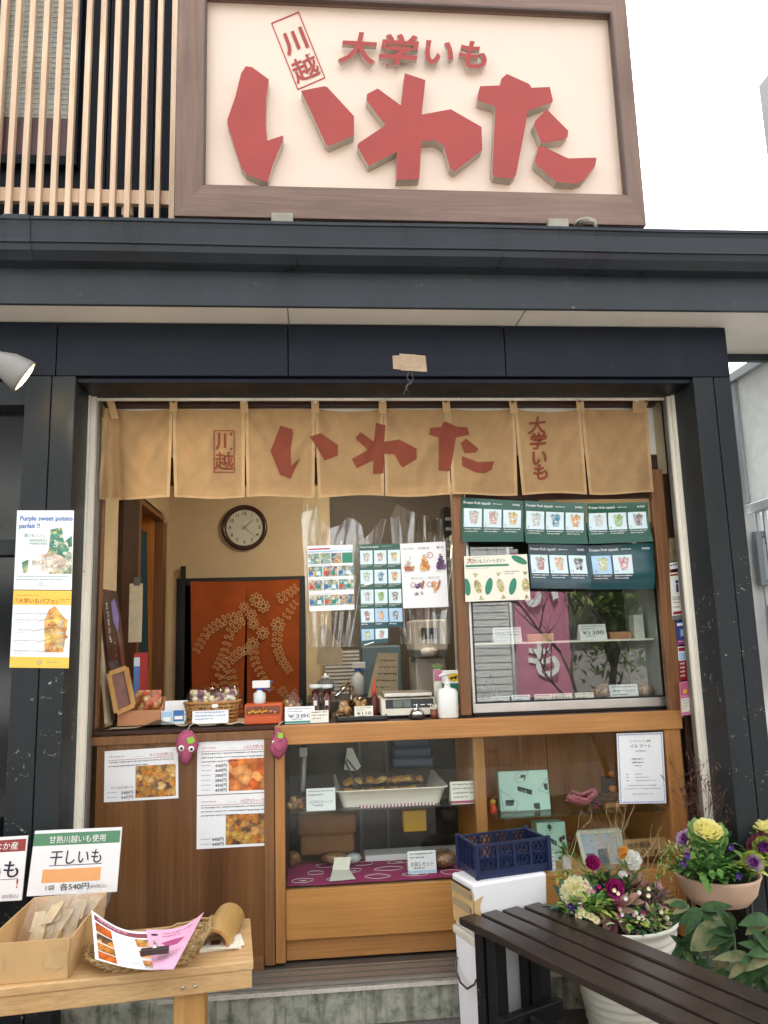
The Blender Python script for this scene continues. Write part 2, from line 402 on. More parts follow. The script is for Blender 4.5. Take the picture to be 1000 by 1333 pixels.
    def lines(s, u0, v0, u1, v1, n, m='ink', fill=0.45, seed=0, last=0.6):
        "rows of print too small to read"
        rd = random.Random(seed + n * 13); dv = (v1 - v0) / n
        for i in range(n):
            u = u0; vv = v0 + i * dv; e = u1 if i < n - 1 else u0 + (u1 - u0) * last
            while u < e:
                k = rd.uniform(0.4, 1.0) * dv * fill * s.h / s.w
                a = rd.uniform(0, 0.3) * dv * fill
                s.rect(u, vv + a, min(u + k, e), vv + a + dv * fill * rd.uniform(0.25, 0.55), m, 2)
                if rd.random() < 0.6: s.rect(u + k * .3, vv, min(u + k * 0.6, e), vv + dv * fill, m, 3)
                u += k * 1.35
        return s
    def done(s, name, label, cat, group=None, parent=None): return s.build(name, parent, label, cat, group)
def cut(pts2, step):
    "splits a flat outline (x, z) into small faces so that it can follow a fold"
    bm = bmesh.new(); f = bm.faces.new([bm.verts.new((x, 0, z)) for x, z in pts2])
    xs = [p[0] for p in pts2]; zs = [p[1] for p in pts2]
    for lo, hi, ax in ((min(xs), max(xs), 0), (min(zs), max(zs), 2)):
        k = lo + step
        while k < hi:
            co = [0, 0, 0]; co[ax] = k; no = [0, 0, 0]; no[ax] = 1
            bmesh.ops.bisect_plane(bm, geom=bm.verts[:] + bm.edges[:] + bm.faces[:], dist=1e-6, plane_co=co, plane_no=no)
            k += step
    bmesh.ops.triangulate(bm, faces=bm.faces[:])
    bm.verts.index_update(); vs = [(v.co.x, v.co.z) for v in bm.verts]; fs = []
    for f in bm.faces:
        i = [v.index for v in f.verts]
        a, b, c = (vs[k] for k in i)
        if (b[0] - a[0]) * (c[1] - a[1]) - (b[1] - a[1]) * (c[0] - a[0]) < 0: i = i[::-1]
        fs.append(tuple(i))
    bm.free(); return vs, fs
def ccw(pts):
    ar = sum(a[0] * b[1] - b[0] * a[1] for a, b in zip(pts, pts[1:] + pts[:1]))
    return pts if ar < 0 else pts[::-1]      # pixel outlines: v runs down
def leaf(mb, base, d, up, L, Wd, m, bend=0.3, fold=0.15, n=5, tip=1.0, wave=0.0):
    base, d, up = V(base), V(d).normalized(), V(up); side = d.cross(up)
    side = side.normalized() if side.length > 1e-5 else d.orthogonal().normalized(); nrm = side.cross(d).normalized()
    vs = []; fs = []
    for i in range(n + 1):
        t = i / n; w = Wd * 0.5 * (math.sin(PI * min(1, t ** 0.75 * 0.97 + 0.02)) ** 0.8) * (tip if t > .5 else 1)
        c = base + d * L * t * (1 - 0.25 * abs(bend) * t) - nrm * (bend * L * t * t)
        z = wave * L * math.sin(t * 9 + L * 400)
        vs += [c - side * w + nrm * (fold * w + z), c, c + side * w + nrm * (fold * w - z)]
    for i in range(n):
        for k in range(2): a = i * 3 + k; fs.append((a, a + 1, a + 4, a + 3))
    mb.add(vs, fs, m, True)
def petal(mb, o, R, L, Wd, m, cup=0.4, ruf=0.0, seed=0, nx=6, ny=4, ph=0):
    "rounded petal lying along local +x, rising along +z"
    vs = []; fs = []
    for j in range(ny + 1):
        t = j / ny; w = Wd * (0.25 + 0.75 * math.sin(PI * 0.5 * min(1, t * 1.15))) * (1 if t < .75 else 1 - (t - .75) * .9)
        for i in range(nx + 1):
            a = i / nx * 2 - 1; x = L * (t - 0.12 * a * a * t); y = w * 0.5 * a
            z = cup * L * t * t + 0.25 * Wd * a * a * t + ruf * L * t * t * math.sin(a * 9 + seed * 3.1 + ph)
            vs.append(V(o) + R @ V((x, y, z)))
    for j in range(ny):
        for i in range(nx): q = j * (nx + 1) + i; fs.append((q, q + 1, q + nx + 2, q + nx + 1))
    mb.add(vs, fs, m, True)

# ------------------------------------------------------------------ palette
M('ink', (38, 36, 40), 0.7, var=0); M('ink_grey', (112, 112, 120), 0.7, var=0); M('ink_red', (176, 52, 60), 0.7, var=0)
M('ink_blue', (92, 132, 190), 0.7, var=0); M('ink_green', (52, 140, 120), 0.7, var=0); M('ink_white', (240, 240, 238), 0.7, var=0)
M('paper', (238, 239, 240), 0.55, var=0.03, vs=4); M('paper_gloss', (240, 241, 243), 0.25, var=0.02, vs=4)
M('paper_cream', (236, 232, 216), 0.6, var=0.05, vs=6); M('paper_old', (196, 178, 146), 0.8, var=0.15, vs=14)
M('paper_blue', (214, 228, 236), 0.5, var=0.04)
painted('wall_paint', (36, 40, 43), (176, 176, 168), 0.45, zlo=1.8, amount=1.0)
painted('header_paint', (9, 17, 30), (150, 145, 130), 0.45, amount=-1.5)
painted('gutter_paint', (46, 51, 57), (170, 160, 130), 0.3, amount=-1.5)
painted('fascia_paint', (50, 55, 60), (184, 160, 110), 0.4, amount=0.1)
M('soffit_paint', (240, 234, 222), 0.7, var=0.05, vs=3)
painted('frame_paint', (226, 220, 206), (120, 112, 98), 0.4, amount=0.1)
M('frame_track', (108, 104, 96), 0.5, var=0.15)
wood('wood_dark', (74, 46, 34), (44, 28, 22), 'z', 0.8, 0.5)
wood('wood_dark_x', (78, 48, 36), (46, 29, 22), 'x', 0.8, 0.5)
wood('wood_panel', (148, 104, 62), (94, 62, 38), 'z', 0.34, 0.32, 1.3, knots=1.9, worn=(190, 150, 104))
wood('wood_amber', (204, 148, 90), (176, 122, 70), 'x', 0.6, 0.36, 0.8)
wood('wood_amber_z', (198, 142, 86), (168, 114, 64), 'z', 0.7, 0.36, 0.8)
wood('wood_honey', (216, 158, 92), (196, 138, 74), 'x', 0.35, 0.4, 0.7, knots=0.8, worn=(232, 200, 150))
wood('wood_post', (152, 108, 70), (116, 78, 48), 'z', 0.9, 0.42)
wood('wood_ply', (222, 152, 74), (184, 118, 50), 'z', 0.5, 0.4, 0.9, knots=0.8)
wood('wood_bench', (222, 186, 136), (196, 154, 102), 'x', 0.7, 0.5, 1.0, knots=0.9)
wood('wood_bench_y', (214, 168, 104), (184, 132, 74), 'z', 0.8, 0.5, 1.0)
wood('wood_slat', (234, 208, 180), (216, 184, 154), 'z', 1.0, 0.6, 0.8)
wood('wood_sign', (142, 116, 104), (114, 92, 82), 'x', 0.9, 0.45, 0.9)
wood('wood_sign_z', (138, 112, 100), (112, 90, 80), 'z', 0.9, 0.45, 0.9)
wood('bench_black', (60, 50, 45), (43, 36, 33), 'x', 0.8, 0.26, 0.9)
painted('bench_leg', (28, 27, 28), (165, 160, 150), 0.38, amount=0.35)
M('wall_plaster', (204, 182, 146), 0.9, var=0.08, vs=3, bmp=0.15, bs=90)
M('wall_cream', (222, 202, 164), 0.85, var=0.08, vs=4, bmp=0.1)
M('kitchen_wall', (96, 90, 82), .7, var=.15, vs=3); M('white_board', (226, 224, 216), 0.6, var=0.05)
M('door_black', (26, 22, 20), 0.45, var=0.2); M('dark_void', (20, 19, 20), 0.6, var=0.2)
M('floor_dark', (84, 76, 68), 0.7, var=0.2)
M('steel', (196, 194, 188), 0.32, 0.85, var=0.06, vs=12); M('steel_dark', (92, 92, 92), 0.35, 0.8, var=0.1)
M('chrome', (220, 220, 220), 0.08, 1.0, var=0); M('black_plastic', (24, 24, 26), 0.35, var=0.1)
M('white_plastic', (232, 232, 228), 0.35, var=0.03); M('foam', (232, 232, 234), 0.75, var=0.04, vs=5, bmp=0.15, bs=220)
M('foam_dirty', (206, 200, 186), 0.75, var=0.1, vs=20, bmp=0.15, bs=220)
M('tape_brown', (204, 172, 122), 0.3, var=0.07, vs=14, bmp=0.2, bs=35)
M('tape_wall', (176, 150, 122), 0.25, var=0.12, vs=30, bmp=0.5, bs=50)
M('card_box', (206, 168, 118), 0.75, var=0.06, vs=6, bmp=0.08, bs=90); M('card_box_red', (190, 134, 96), 0.75, var=0.06, vs=8)
M('crate_blue', (22, 34, 70), 0.38, var=0.12, vs=14)
glass('glass_clear', (0.97, 0.985, 0.975), 1.5, 0.0, 0.004); glass('glass_case', (0.95, 0.97, 0.96), 1.8, 0.0, 0.006)
glass('glass_low', (0.96, 0.98, 0.97), 1.36, 0.0, 0.004); glass('glass_shelf', (0.80, 0.9, 0.86), 1.5, 0.02, 0.02); glass('vinyl', (0.93, 0.93, 0.93), 2.5, 0.03, 0.24)  # vinyl: streaky white put into its colour for the bright street's reflection
glass('plastic_bag', (0.97, 0.97, 0.97), 1.45, 0.12, 0.1)
M('window_dark', (16, 20, 24), 0.12, var=0.15)

# ------------------------------------------------------------------ ground
m, t, n, p = _new('asphalt')
a1 = N(t, 'ShaderNodeTexNoise', Scale=160.0, Detail=6.0, Roughness=0.8); t.links.new(mapped(t, (1, 1, 1)), a1.inputs['Vector'])
a2 = N(t, 'ShaderNodeTexNoise', Scale=1.8, Detail=5.0); t.links.new(mapped(t, (1, 1, 1)), a2.inputs['Vector'])
c = ramp(t, a1.outputs[0], [(0.3, rgb(74, 72, 69)), (0.55, rgb(116, 111, 106)), (0.75, rgb(168, 163, 154))])
t.links.new(mixcol(t, c, ramp(t, a2.outputs[0], [(0.3, (0.7, 0.7, 0.7, 1)), (0.7, (1.15, 1.15, 1.15, 1))]), 0.9, 'MULTIPLY'), p.inputs['Base Color'])
p.inputs['Roughness'].default_value = 0.85; bump(t, p, a1.outputs[0], 0.5, 0.004)
m, t, n, p = _new('concrete')
a1 = N(t, 'ShaderNodeTexNoise', Scale=14.0, Detail=10.0, Roughness=0.72); t.links.new(mapped(t, (1, 1, 1)), a1.inputs['Vector'])
a2 = N(t, 'ShaderNodeTexNoise', Scale=9.0, Detail=5.0); t.links.new(mapped(t, (3.5, 1, 0.35)), a2.inputs['Vector'])
c = ramp(t, a1.outputs[0], [(0.32, rgb(92, 96, 86)), (0.5, rgb(158, 160, 146)), (0.7, rgb(188, 186, 172))])
c = mixcol(t, c, ramp(t, a2.outputs[0], [(0.38, (0.45, 0.45, 0.42, 1)), (0.48, (1, 1, 1, 1))]), 0.75, 'MULTIPLY')
t.links.new(c, p.inputs['Base Color']); p.inputs['Roughness'].default_value = 0.85; bump(t, p, a1.outputs[0], 0.35, 0.004)
M('concrete_top', (146, 138, 128), 0.8, var=0.25, vs=7, bmp=0.2, bs=120); M('edge_strip', (206, 200, 190), 0.5, var=0.15, vs=40)
b = MB(); b.grid(lambda u, v: V((-60 + 120 * u, -60 + 120 * v, 0)), 12, 12, 'asphalt', False); b.build('ground', kind='structure', origin=(0, 0, 0))

# ------------------------------------------------------------------ the shop building
YW, YF = -0.30, -0.12
ZF = 0.16                                               # foot of the counter
XL, XR = X_(109, 560, YF), X_(887, 560, YF)             # sliding door frame, outer edges
xc0, xc1 = X_(26, 640, YW), X_(93, 640, YW)             # left column
xr0, xr1 = X_(909, 560, YW), X_(956, 540, YW)           # right column to the building's corner
zh = Z_(500, 490, YW); zw = Z_(500, 423, YW)            # header
shop = T('shop_building', 'dark painted single bay shop front with white framed opening, gutter and upper storey', 'building', (0.3, YW, 0))
b = MB()
xm = X_(61, 640, YW)
b.box(xc0, xm - .002, YW, -0.02, 0.0, zh, 'wall_paint'); b.box(xm + .002, xc1, YW, -0.02, 0.0, zh, 'wall_paint')
b.box(xm - .01, xm + .01, YW + .012, -.03, 0, zh, 'dark_void')
b.box(xc1 - .02, XL + .004, -0.2, -0.03, 0.0, zh, 'wall_paint'); b.build('wall', shop, bevel=0.004); b = MB()
xs = X_(936, 560, YW)
b.box(xr0, xs - .002, YW, -0.02, 0.0, zh, 'wall_paint'); b.box(xs + .002, xr1, YW, 2.3, 0.0, zh, 'wall_paint')
b.box(xs - .01, xs + .01, YW + .012, -.03, 0, zh, 'dark_void')
b.box(XR - .004, xr0 + .02, -0.2, -0.03, 0.0, zh, 'wall_paint')
b.build('wall', shop, bevel=0.004)
b = MB()
e = [-6] + [X_(q, 450, YW) for q in (74, 375, 657)] + [xr1]
for i in range(4): b.box(e[i] + (.0015 if i else 0), e[i + 1] - (.0015 if i < 3 else 0), YW - .001, 2.3 if i == 3 else 0.4, zh + .001, zw, 'header_paint')
b.box(-2.6, xr1 - .02, YW + .02, -.05, zh - .022, zh - .001, 'header_paint')
b.build('header', shop, bevel=0.003)
# window opening left of the column
zo = Z_(15, 525, YW)
b = MB(); b.box(-2.6, xc0, YW + .02, 0.3, zo, zh, 'wall_paint'); b.build('window_head', shop); b = MB(); b.box(-2.6, xc0, YW + .05, YW + .09, Z_(10, 720, YW), Z_(10, 700, YW), 'wall_paint'); b.build('window_rail', shop); b = MB(); b.box(-2.6, xc0, YW + .05, .2, 0, .25, 'wall_paint'); b.build('window_sill', shop)
b = MB(); b.box(-6, xc0 + .01, YW + .10, YW + .11, .25, zo, 'window_dark'); b.build('window_pane', shop)
# eave
zf = Z_(500, 400, -0.475)
b = MB(); b.box(-2.6, 2.75, -0.455, .02, zw + .004, zw + .016, 'soffit_paint')
for q in (375, 680): x = X_(q, 412, -.4); b.box(x - .0015, x + .0015, -.45, YW, zw + .002, zw + .0045, 'frame_track')
b.build('soffit', shop)
b = MB(); b.box(-2.6, 2.75, -0.475, -0.456, zf, 3.0, 'fascia_paint'); b.box(xr1 + .001, 2.75, .021, .05, zw - .03, 3.0, 'fascia_paint'); b.build('fascia', shop, bevel=0.003)
zg = Z_(500, 291, -0.60)
prof = [(-.478, zg - .145), (-.535, zg - .142), (-.572, zg - .118), (-.580, zg - .096), (-.590, zg - .094), (-.590, zg - .088), (-.583, zg - .084), (-.592, zg - .03), (-.598, zg - .014), (-.606, zg - .012), (-.606, zg), (-.585, zg + .001)]
b = MB()
for i in range(len(prof) - 1):
    (y0, z0), (y1, z1) = prof[i], prof[i + 1]
    b.grid(lambda u, v: V((-2.6 + 5.4 * u, y0 + (y1 - y0) * v, z0 + (z1 - z0) * v + .0015 * math.sin(u * 23))), 30, 1, 'gutter_paint', 2 < i < 9 or i < 3)
b.build('gutter', shop)
b = MB()
x0, x1 = X_(6, 300, -.6), X_(38, 300, -.6)
for i in range(len(prof) - 1):
    (y0, z0), (y1, z1) = prof[i], prof[i + 1]; b.quad((x0, y0 - .005, z0 - .003), (x1, y0 - .005, z0 - .003), (x1, y1 - .005, z1 + .003), (x0, y1 - .005, z1 + .003), 'gutter_paint')
b.ball((X_(8, 278, -.57), -.57, zg + .004), (.02, .02, .018), 'gutter_paint'); b.build('gutter_joint', shop)
b = MB(); b.quad((-2.6, -.585, zg - .03), (2.75, -.585, zg - .03), (2.75, .15, zg + .12), (-2.6, .15, zg + .12), 'fascia_paint'); b.build('roof', shop)
# upper storey
YU = 0.12
xu = X_(815, 200, YU)
b = MB()
e = [-6] + [X_(q, 150, YU) for q in (56, 112, 140, 166, 200, 260)] + [xu]
for i in range(len(e) - 1): b.box(e[i] + .003, e[i + 1] - .003, YU, 2.3, zg + .02, 5.6, 'header_paint')
b.box(-6, xu - .02, YU + .02, 2.2, zg + .02, 5.55, 'dark_void'); b.build('upper_wall', shop)
M('pane_grey', (176, 178, 172), 0.25, var=0.2, vs=4); M('pane_brown', (92, 62, 62), 0.25, var=0.2, vs=4); M('net_line', (206, 206, 196), 0.5, var=0)
wx0, wx1, wz0 = X_(4, 205, YU), X_(104, 205, YU), Z_(50, 210, YU)
b = MB()
b.box(wx0 - .03, wx1, YU - .05, YU - .002, wz0 - .045, wz0, 'header_paint'); b.box(wx1 - .035, wx1, YU - .05, YU - .002, wz0, 5.6, 'header_paint'); b.box(wx0 - .03, wx0, YU - .05, YU - .002, wz0, 5.6, 'frame_paint')
uw = b.build('upper_window', shop)
b = MB(); b.box(wx0, wx1 - .035, YU - .012, YU - .004, wz0 + .002, wz0 + .22, 'pane_brown'); b.box(wx0, wx1 - .035, YU - .012, YU - .004, wz0 + .222, 5.6, 'pane_grey')
for k in range(26): b.box(wx0, wx1 - .035, YU - .016, YU - .0125, wz0 + .24 + k * .028, wz0 + .243 + k * .028, 'net_line')
for k in range(7): x = wx0 + .02 + k * .045; b.box(x, x + .003, YU - .015, YU - .0125, wz0 + .22, 5.6, 'net_line')
b.build('pane', uw)
b = MB()
YS = 0.02
for k in range(-4, 12):
    x = X_(13 + 19.25 * k, 270, YS); b.box(x - .0125, x + .0125, YS - .03, YS, zg + .01, 5.6, 'wood_slat')
b.build('lattice', shop, bevel=.002)
b = MB(); b.box(-2.6, X_(226, 260, YS), YS + .002, YS + .03, Z_(100, 263, YS), Z_(100, 245, YS), 'wood_slat'); b.box(X_(156, 265, YS), X_(170, 265, YS), YS + .031, YS + .06, Z_(160, 275, YS), Z_(160, 248, YS), 'wood_slat'); b.build('lattice_rail', shop, bevel=.002)

# white sliding-door frame
b = MB()
zt0, zt1 = Z_(500, 515, YF), Z_(500, 503, YF)
b.box(XL, XL + .022, YF, -.03, ZF, zt1, 'frame_paint'); b.box(XL + .022, XL + .042, YF + .018, -.03, ZF, zt1 - .01, 'frame_paint'); b.box(XL + .042, XL + .05, YF + .045, -.03, ZF, zt1 - .02, 'frame_track')
b.box(XR - .03, XR, YF, -.06, ZF, zt1, 'frame_paint'); b.box(XR - .043, XR - .03, YF + .018, -.06, ZF, zt1 - .01, 'frame_paint'); b.box(XR - .048, XR - .043, YF + .03, -.06, ZF, zt1 - .02, 'frame_track')
b.box(XL + .022, XR - .034, YF + .002, YF + .014, zt1 - .018, zt1 - .001, 'frame_paint'); b.box(XL + .022, XR - .034, YF + .02, YF + .034, zt1 - .036, zt1 - .004, 'frame_paint'); b.box(XL + .022, XR - .034, YF + .04, YF + .055, zt1 - .05, zt1 - .008, 'frame_paint')
b.box(XL + .022, XR - .034, YF + .01, -.03, zt1 - .006, zt1 + .0005, 'frame_track')
fr = b.build('door_frame', shop, bevel=.003)
b = MB(); b.tube([at(887, 517, YF - .002), at(890, 514, YF - .03)], [.006, .012], 'frame_paint'); b.build('knob', fr)
# timber inside the frame
b = MB()
b.box(XL + .05, XR - .06, -.02, .05, Z_(500, 530, 0), zt1 + .05, 'wood_dark_x')
b.box(XL + .05, XR - .06, .012, .06, Z_(860, 624, .03), Z_(860, 593, .03), 'wood_dark_x')
b.build('lintel', shop, bevel=.003)
b = MB(); b.box(XL + .05, XR - .06, .02, .035, Z_(860, 592, .03), Z_(860, 529, .03), 'white_board'); b.build('transom_board', shop)
b = MB(); b.box(XL + .05, X_(125, 760, 0), -.02, .05, 1.1, Z_(500, 620, 0), 'wood_dark'); b.build('post', shop, bevel=.003); b = MB(); b.box(X_(870, 760, 0) + .02, XR - .02, .0, .05, ZF, Z_(500, 620, 0), 'wood_dark')
b.build('post', shop, bevel=.003); b = MB(); b.box(X_(126, 760, .02), X_(133, 760, .02), .0, .04, 1.1, Z_(500, 615, 0), 'wood_post')
b.build('post', shop, bevel=.003); b = MB(); b.box(X_(593, 760, 0), X_(605.5, 760, 0), -.015, .04, 1.098, Z_(500, 615, 0), 'wood_post')
b.build('post', shop, bevel=.003); b = MB(); b.box(X_(860, 800, 0), X_(877, 800, 0), -.015, .02, 1.05, Z_(500, 615, 0), 'wood_post')
b.build('post', shop, bevel=.003)
b = MB(); b.box(X_(606, 660, .03), X_(862, 660, .03), .02, .05, Z_(700, 650, .03), Z_(700, 620, .03), 'wood_dark_x'); b.build('case_lintel', shop)
# interior
XI, YB = -0.985, 1.95
b = MB()
b.box(-1.6, 1.66, -.02, YB + .1, -.1, ZF - .01, 'floor_dark'); b.build('floor_slab', shop)
b = MB(); b.box(-1.6, 1.66, .06, YB, 2.5, 2.52, 'wall_cream'); b.build('ceiling', shop)
b = MB()
xd0, xd1, zd = X_(232, 800, YB), X_(396, 800, YB), Z_(300, 752, YB)
b.box(XI - .05, xd0, YB, YB + .06, ZF, 2.5, 'wall_plaster'); b.box(xd0, xd1, YB, YB + .06, zd, 2.5, 'wall_plaster'); b.box(xd1, X_(430, 700, YB), YB, YB + .06, ZF, 2.5, 'wall_cream'); b.box(X_(430, 700, YB) + .001, 1.66, YB - .02, YB + .06, ZF, 2.5, 'kitchen_wall')
b.box(1.6, 1.66, .06, YB, ZF, 2.5, 'wall_cream')
b.build('back_wall', shop)
b = MB()
def yl(px): return 0.985 / ((409 - px) / 1000.0) * 0.995 - 3.35        # depth along the left wall
ya, yb_, yc = yl(160), yl(180), yl(186)
b.box(XI - .05, XI, .05, ya, ZF, 2.5, 'wall_cream'); b.box(XI - .05, XI + .025, ya, yb_, ZF, 2.5, 'wood_dark'); b.box(XI - .05, XI + .012, yb_, yc, ZF, 2.5, 'wood_post')
zl = atx(190, 655, XI).z
b.box(XI - .05, XI, yc, YB, zl, 2.5, 'wall_plaster'); b.box(XI - .05, XI + .01, yc, YB - .25, zl - .03, zl, 'wood_post')
b.box(XI - .05, XI, YB - .12, YB, ZF, zl - .03, 'wall_plaster'); b.box(XI - .06, XI + .006, YB - .25, YB - .12, ZF, zl - .03, 'wood_post')
b.box(XI - .42, XI - .4, yc, YB - .25, ZF, zl, 'wood_ply'); b.box(XI - .4, XI - .05, YB - .27, YB - .25, ZF, zl, 'wood_ply'); b.box(XI - .4, XI - .05, yc - .02, yc, ZF, zl, 'wood_ply'); b.box(XI - .4, XI, yc, YB - .25, zl, zl + .02, 'wood_ply')
b.build('side_wall', shop)
b = MB()
b.box(xd0 - .01, xd0 + .05, YB - .02, YB + .05, ZF, zd, 'door_black'); b.box(xd1 - .04, xd1 + .01, YB - .02, YB + .05, ZF, zd, 'door_black'); b.box(xd0 + .05, xd1 - .04, YB - .02, YB + .05, zd - .05, zd, 'door_black')
b.box(X_(237, 740, YB), X_(243, 740, YB), YB - .05, YB - .021, ZF, Z_(240, 738, YB), 'door_black'); b.box(xd0 - .2, xd1 + .2, YB + .5, YB + .52, 0, 2.4, 'dark_void')
b.box(xd0 - .2, xd0, YB + .06, YB + .5, 0, 2.4, 'dark_void'); b.box(xd1, xd1 + .2, YB + .06, YB + .5, 0, 2.4, 'dark_void'); b.box(xd0, xd1, YB + .06, YB + .5, 2.2, 2.4, 'dark_void')
b.build('doorway', shop)
# step in front
b = MB()
ys = -0.20
b.box(-2.6, 2.4, ys + .006, -.02, .0005, .135, 'concrete'); st = b.build('concrete_step', label='long weathered concrete step below the shop counter', cat='step', bevel=.006, origin=(0, ys, 0))
b = MB(); b.box(-2.6, 2.4, ys + .02, -.025, .1351, .1375, 'concrete_top'); b.build('tread', st)
b = MB(); b.box(-.6, 2.4, ys + .0005, ys + .006, .124, .137, 'edge_strip'); b.build('nosing', st)
b = MB()
for k in range(6): b.box(-2.3, 2.2, -.17 + k * .025, -.155 + k * .025, .1378, .15 + (k % 2) * .003, 'steel')
b.box(-2.3, 2.2, -.172, -.02, .1377, .1405, 'frame_track'); b.build('door_track', st)

# ------------------------------------------------------------------ sign board on the roof
YG = -0.35
M('sign_face', (220, 198, 182), 0.22, var=0.02, vs=2); M('sign_red', (152, 50, 42), 0.35, var=0.06, vs=6); M('letter_side', (178, 168, 156), 0.5, var=0.1)
xa0, xa1 = X_(229, 280, YG), X_(837, 290, YG); za0, za1 = Z_(500, 291, YG), Z_(840, -12, YG)
xi0, xi1 = X_(267, 240, YG), X_(803, 150, YG); zi0, zi1 = Z_(500, 251, YG), Z_(803, 24, YG)
sg = T('sign_board', 'large brown framed shop sign with red raised lettering on the roof', 'sign', ((xa0 + xa1) / 2, YG, za0))
b = MB()
def miter(p, m):
    b.add([(x, YG - .03, z) for x, z in p] + [(x, YG + .12, z) for x, z in p], [(0, 1, 2, 3), (7, 6, 5, 4), (0, 4, 5, 1), (1, 5, 6, 2), (2, 6, 7, 3), (3, 7, 4, 0)], m)
o4 = [(xa0, za0), (xa1, za0), (xa1, za1), (xa0, za1)]; i4 = [(xi0, zi0), (xi1, zi0), (xi1, zi1), (xi0, zi1)]
miter([o4[0], o4[1], i4[1], i4[0]], 'wood_sign'); miter([o4[1], o4[2], i4[2], i4[1]], 'wood_sign_z'); miter([o4[2], o4[3], i4[3], i4[2]], 'wood_sign'); miter([o4[3], o4[0], i4[0], i4[3]], 'wood_sign_z')
M('sign_lip', (70, 52, 48), 0.5)
for (x0, x1, z0, z1) in ((xi0 - .004, xi1 + .004, zi1 - .006, zi1 + .004), (xi1 - .005, xi1 + .004, zi0, zi1 - .006), (xi0 - .004, xi0 + .004, zi0, zi1 - .006)): b.box(x0, x1, YG - .034, YG - .01, z0, z1, 'sign_lip')
b.build('frame', sg)
b = MB(); b.box(xi0 - .02, xi1 + .02, YG + .012, YG + .03, zi0 - .02, zi1 + .02, 'sign_face'); b.build('panel', sg)
YL = YG - .035
LET = [
 [[(320,86),(328,87),(350,103),(347,125),(346,162),(348,183),(369,176),(368,184),(356,212),(349,236),(344,236),(320,226),(314,218),(296,161),(296,155),(306,127),(314,95)],
  [(392,118),(422,112),(426,113),(461,151),(461,176),(428,190),(424,187),(400,135)]],
 [[(527,95),(554,104),(549,149),(587,142),(627,165),(628,195),(592,223),(586,219),(578,190),(566,182),(549,184),(546,233),(516,234),(517,197),(480,216),(465,190),(467,186),(502,163),(477,130),(478,122),(492,115),(522,137)]],
 [[(625,112),(651,111),(653,102),(660,96),(689,109),(692,114),(716,113),(720,131),(717,134),(687,144),(684,165),(672,227),(667,233),(644,230),(641,226),(645,140),(642,137),(622,131),(622,125)],
  [(712,142),(740,170),(739,178),(734,182),(705,186),(695,162),(697,157)],
  [(701,191),(706,190),(740,206),(777,205),(775,216),(760,235),(750,239),(725,237),(699,215),(696,210)]]]
for g in LET:
    b = MB()
    for pl in g: b.prism([at(x, y, YL) for x, y in ccw(pl)], (0, .045, 0), 'sign_red', 'letter_side')
    b.build('letter', sg, bevel=.003)
b = MB()
YK = YG + .010
for ch, x, y, h in (('大', 464, 82, 52), ('学', 516, 89, 58), ('い', 569, 86, 50), ('も', 613, 90, 50)):
    o = at(x, y, YG - .008); b.text(ch, o, (1, 0, -.02), (0.06, 0, 1), h * .0031, 'sign_red', 0, 'c', bold=.026, shear=.12, depth=.018, mside='letter_side')
b.build('small_letters', sg)
b = MB()
TLp, TRp, BRp, BLp = (at(x, y, YK) for x, y in ((353, 30), (389, 15), (424, 101), (387.5, 117)))
ux = (TRp - TLp).normalized(); uz = (TLp - BLp).normalized(); W_, H_ = (TRp - TLp).length, (TLp - BLp).length
for o, d, w, h in ((BLp, ux, W_, .004), (TLp - uz * .004, ux, W_, .004)): b.obox(o, d * w, uz * h, V((0, -.002, 0)), 'ink_red')
for o in (BLp, BLp + ux * (W_ - .004)): b.obox(o + uz * .004, ux * .004, uz * (H_ - .008), V((0, -.002, 0)), 'ink_red')
b.text('川', BLp + ux * W_ * .5 + uz * H_ * .52, ux, uz, .115, 'sign_red', .002, 'c', bold=.03); b.text('越', BLp + ux * W_ * .5 + uz * H_ * .1, ux, uz, .122, 'sign_red', .002, 'c', bold=.012)
b.build('place_name', sg)
M('galv', (150, 146, 130), 0.6, 0.3, var=0.2)
for q in (368, 722): x = X_(q, 288, YG); b = MB(); b.box(x - .045, x + .045, YG - .05, YG + .05, za0 - .11, za0 + .012 if q < 400 else za0 + .012, 'galv'); b.build('foot', sg, bevel=.004)
b = MB()
for k in range(3): b.tube([at(748 + k * 4, 293, -.42), at(753 + k * 5, 287 + k, -.44), at(765 + k * 2, 284 + k * 2, -.45), at(774, 287 + k, -.45), at(776, 296, -.45)], .008, 'galv', 6)
b.build('cable', sg)

# ------------------------------------------------------------------ noren over the opening
cloth('noren_cloth', (182, 148, 106), 0.3); cloth('noren_print', (138, 74, 58), 0.2, fade=0.1); cloth('noren_hem', (194, 162, 120), 0.2)
M('button_white', (220, 214, 200), 0.4, var=0); M('button_brown', (96, 66, 44), 0.4, var=0)
YN = -0.045
NX = [132, 222, 318, 410, 500, 587, 675, 760, 850]                       # seams at mid height
def n_seam(i, v): # pixel x of seam i at height share v
    lean = [(137, 127), (224.5, 224), (319, 320), (410, 412), (499, 501), (583, 588), (670, 677), (756, 766), (843, 851)][i]
    return lean[0] + (lean[1] - lean[0]) * v
def n_top(x):
    for i in range(8):
        a, b_ = n_seam(i, 0), n_seam(i + 1, 0)
        if x <= b_ or i == 7:
            t = (x - a) / (b_ - a); return 531 + 2 * (x - 130) / 700 + 16 * (t * (1 - t)) * (.55 + .45 * math.sin(i * 2.3 + 1))
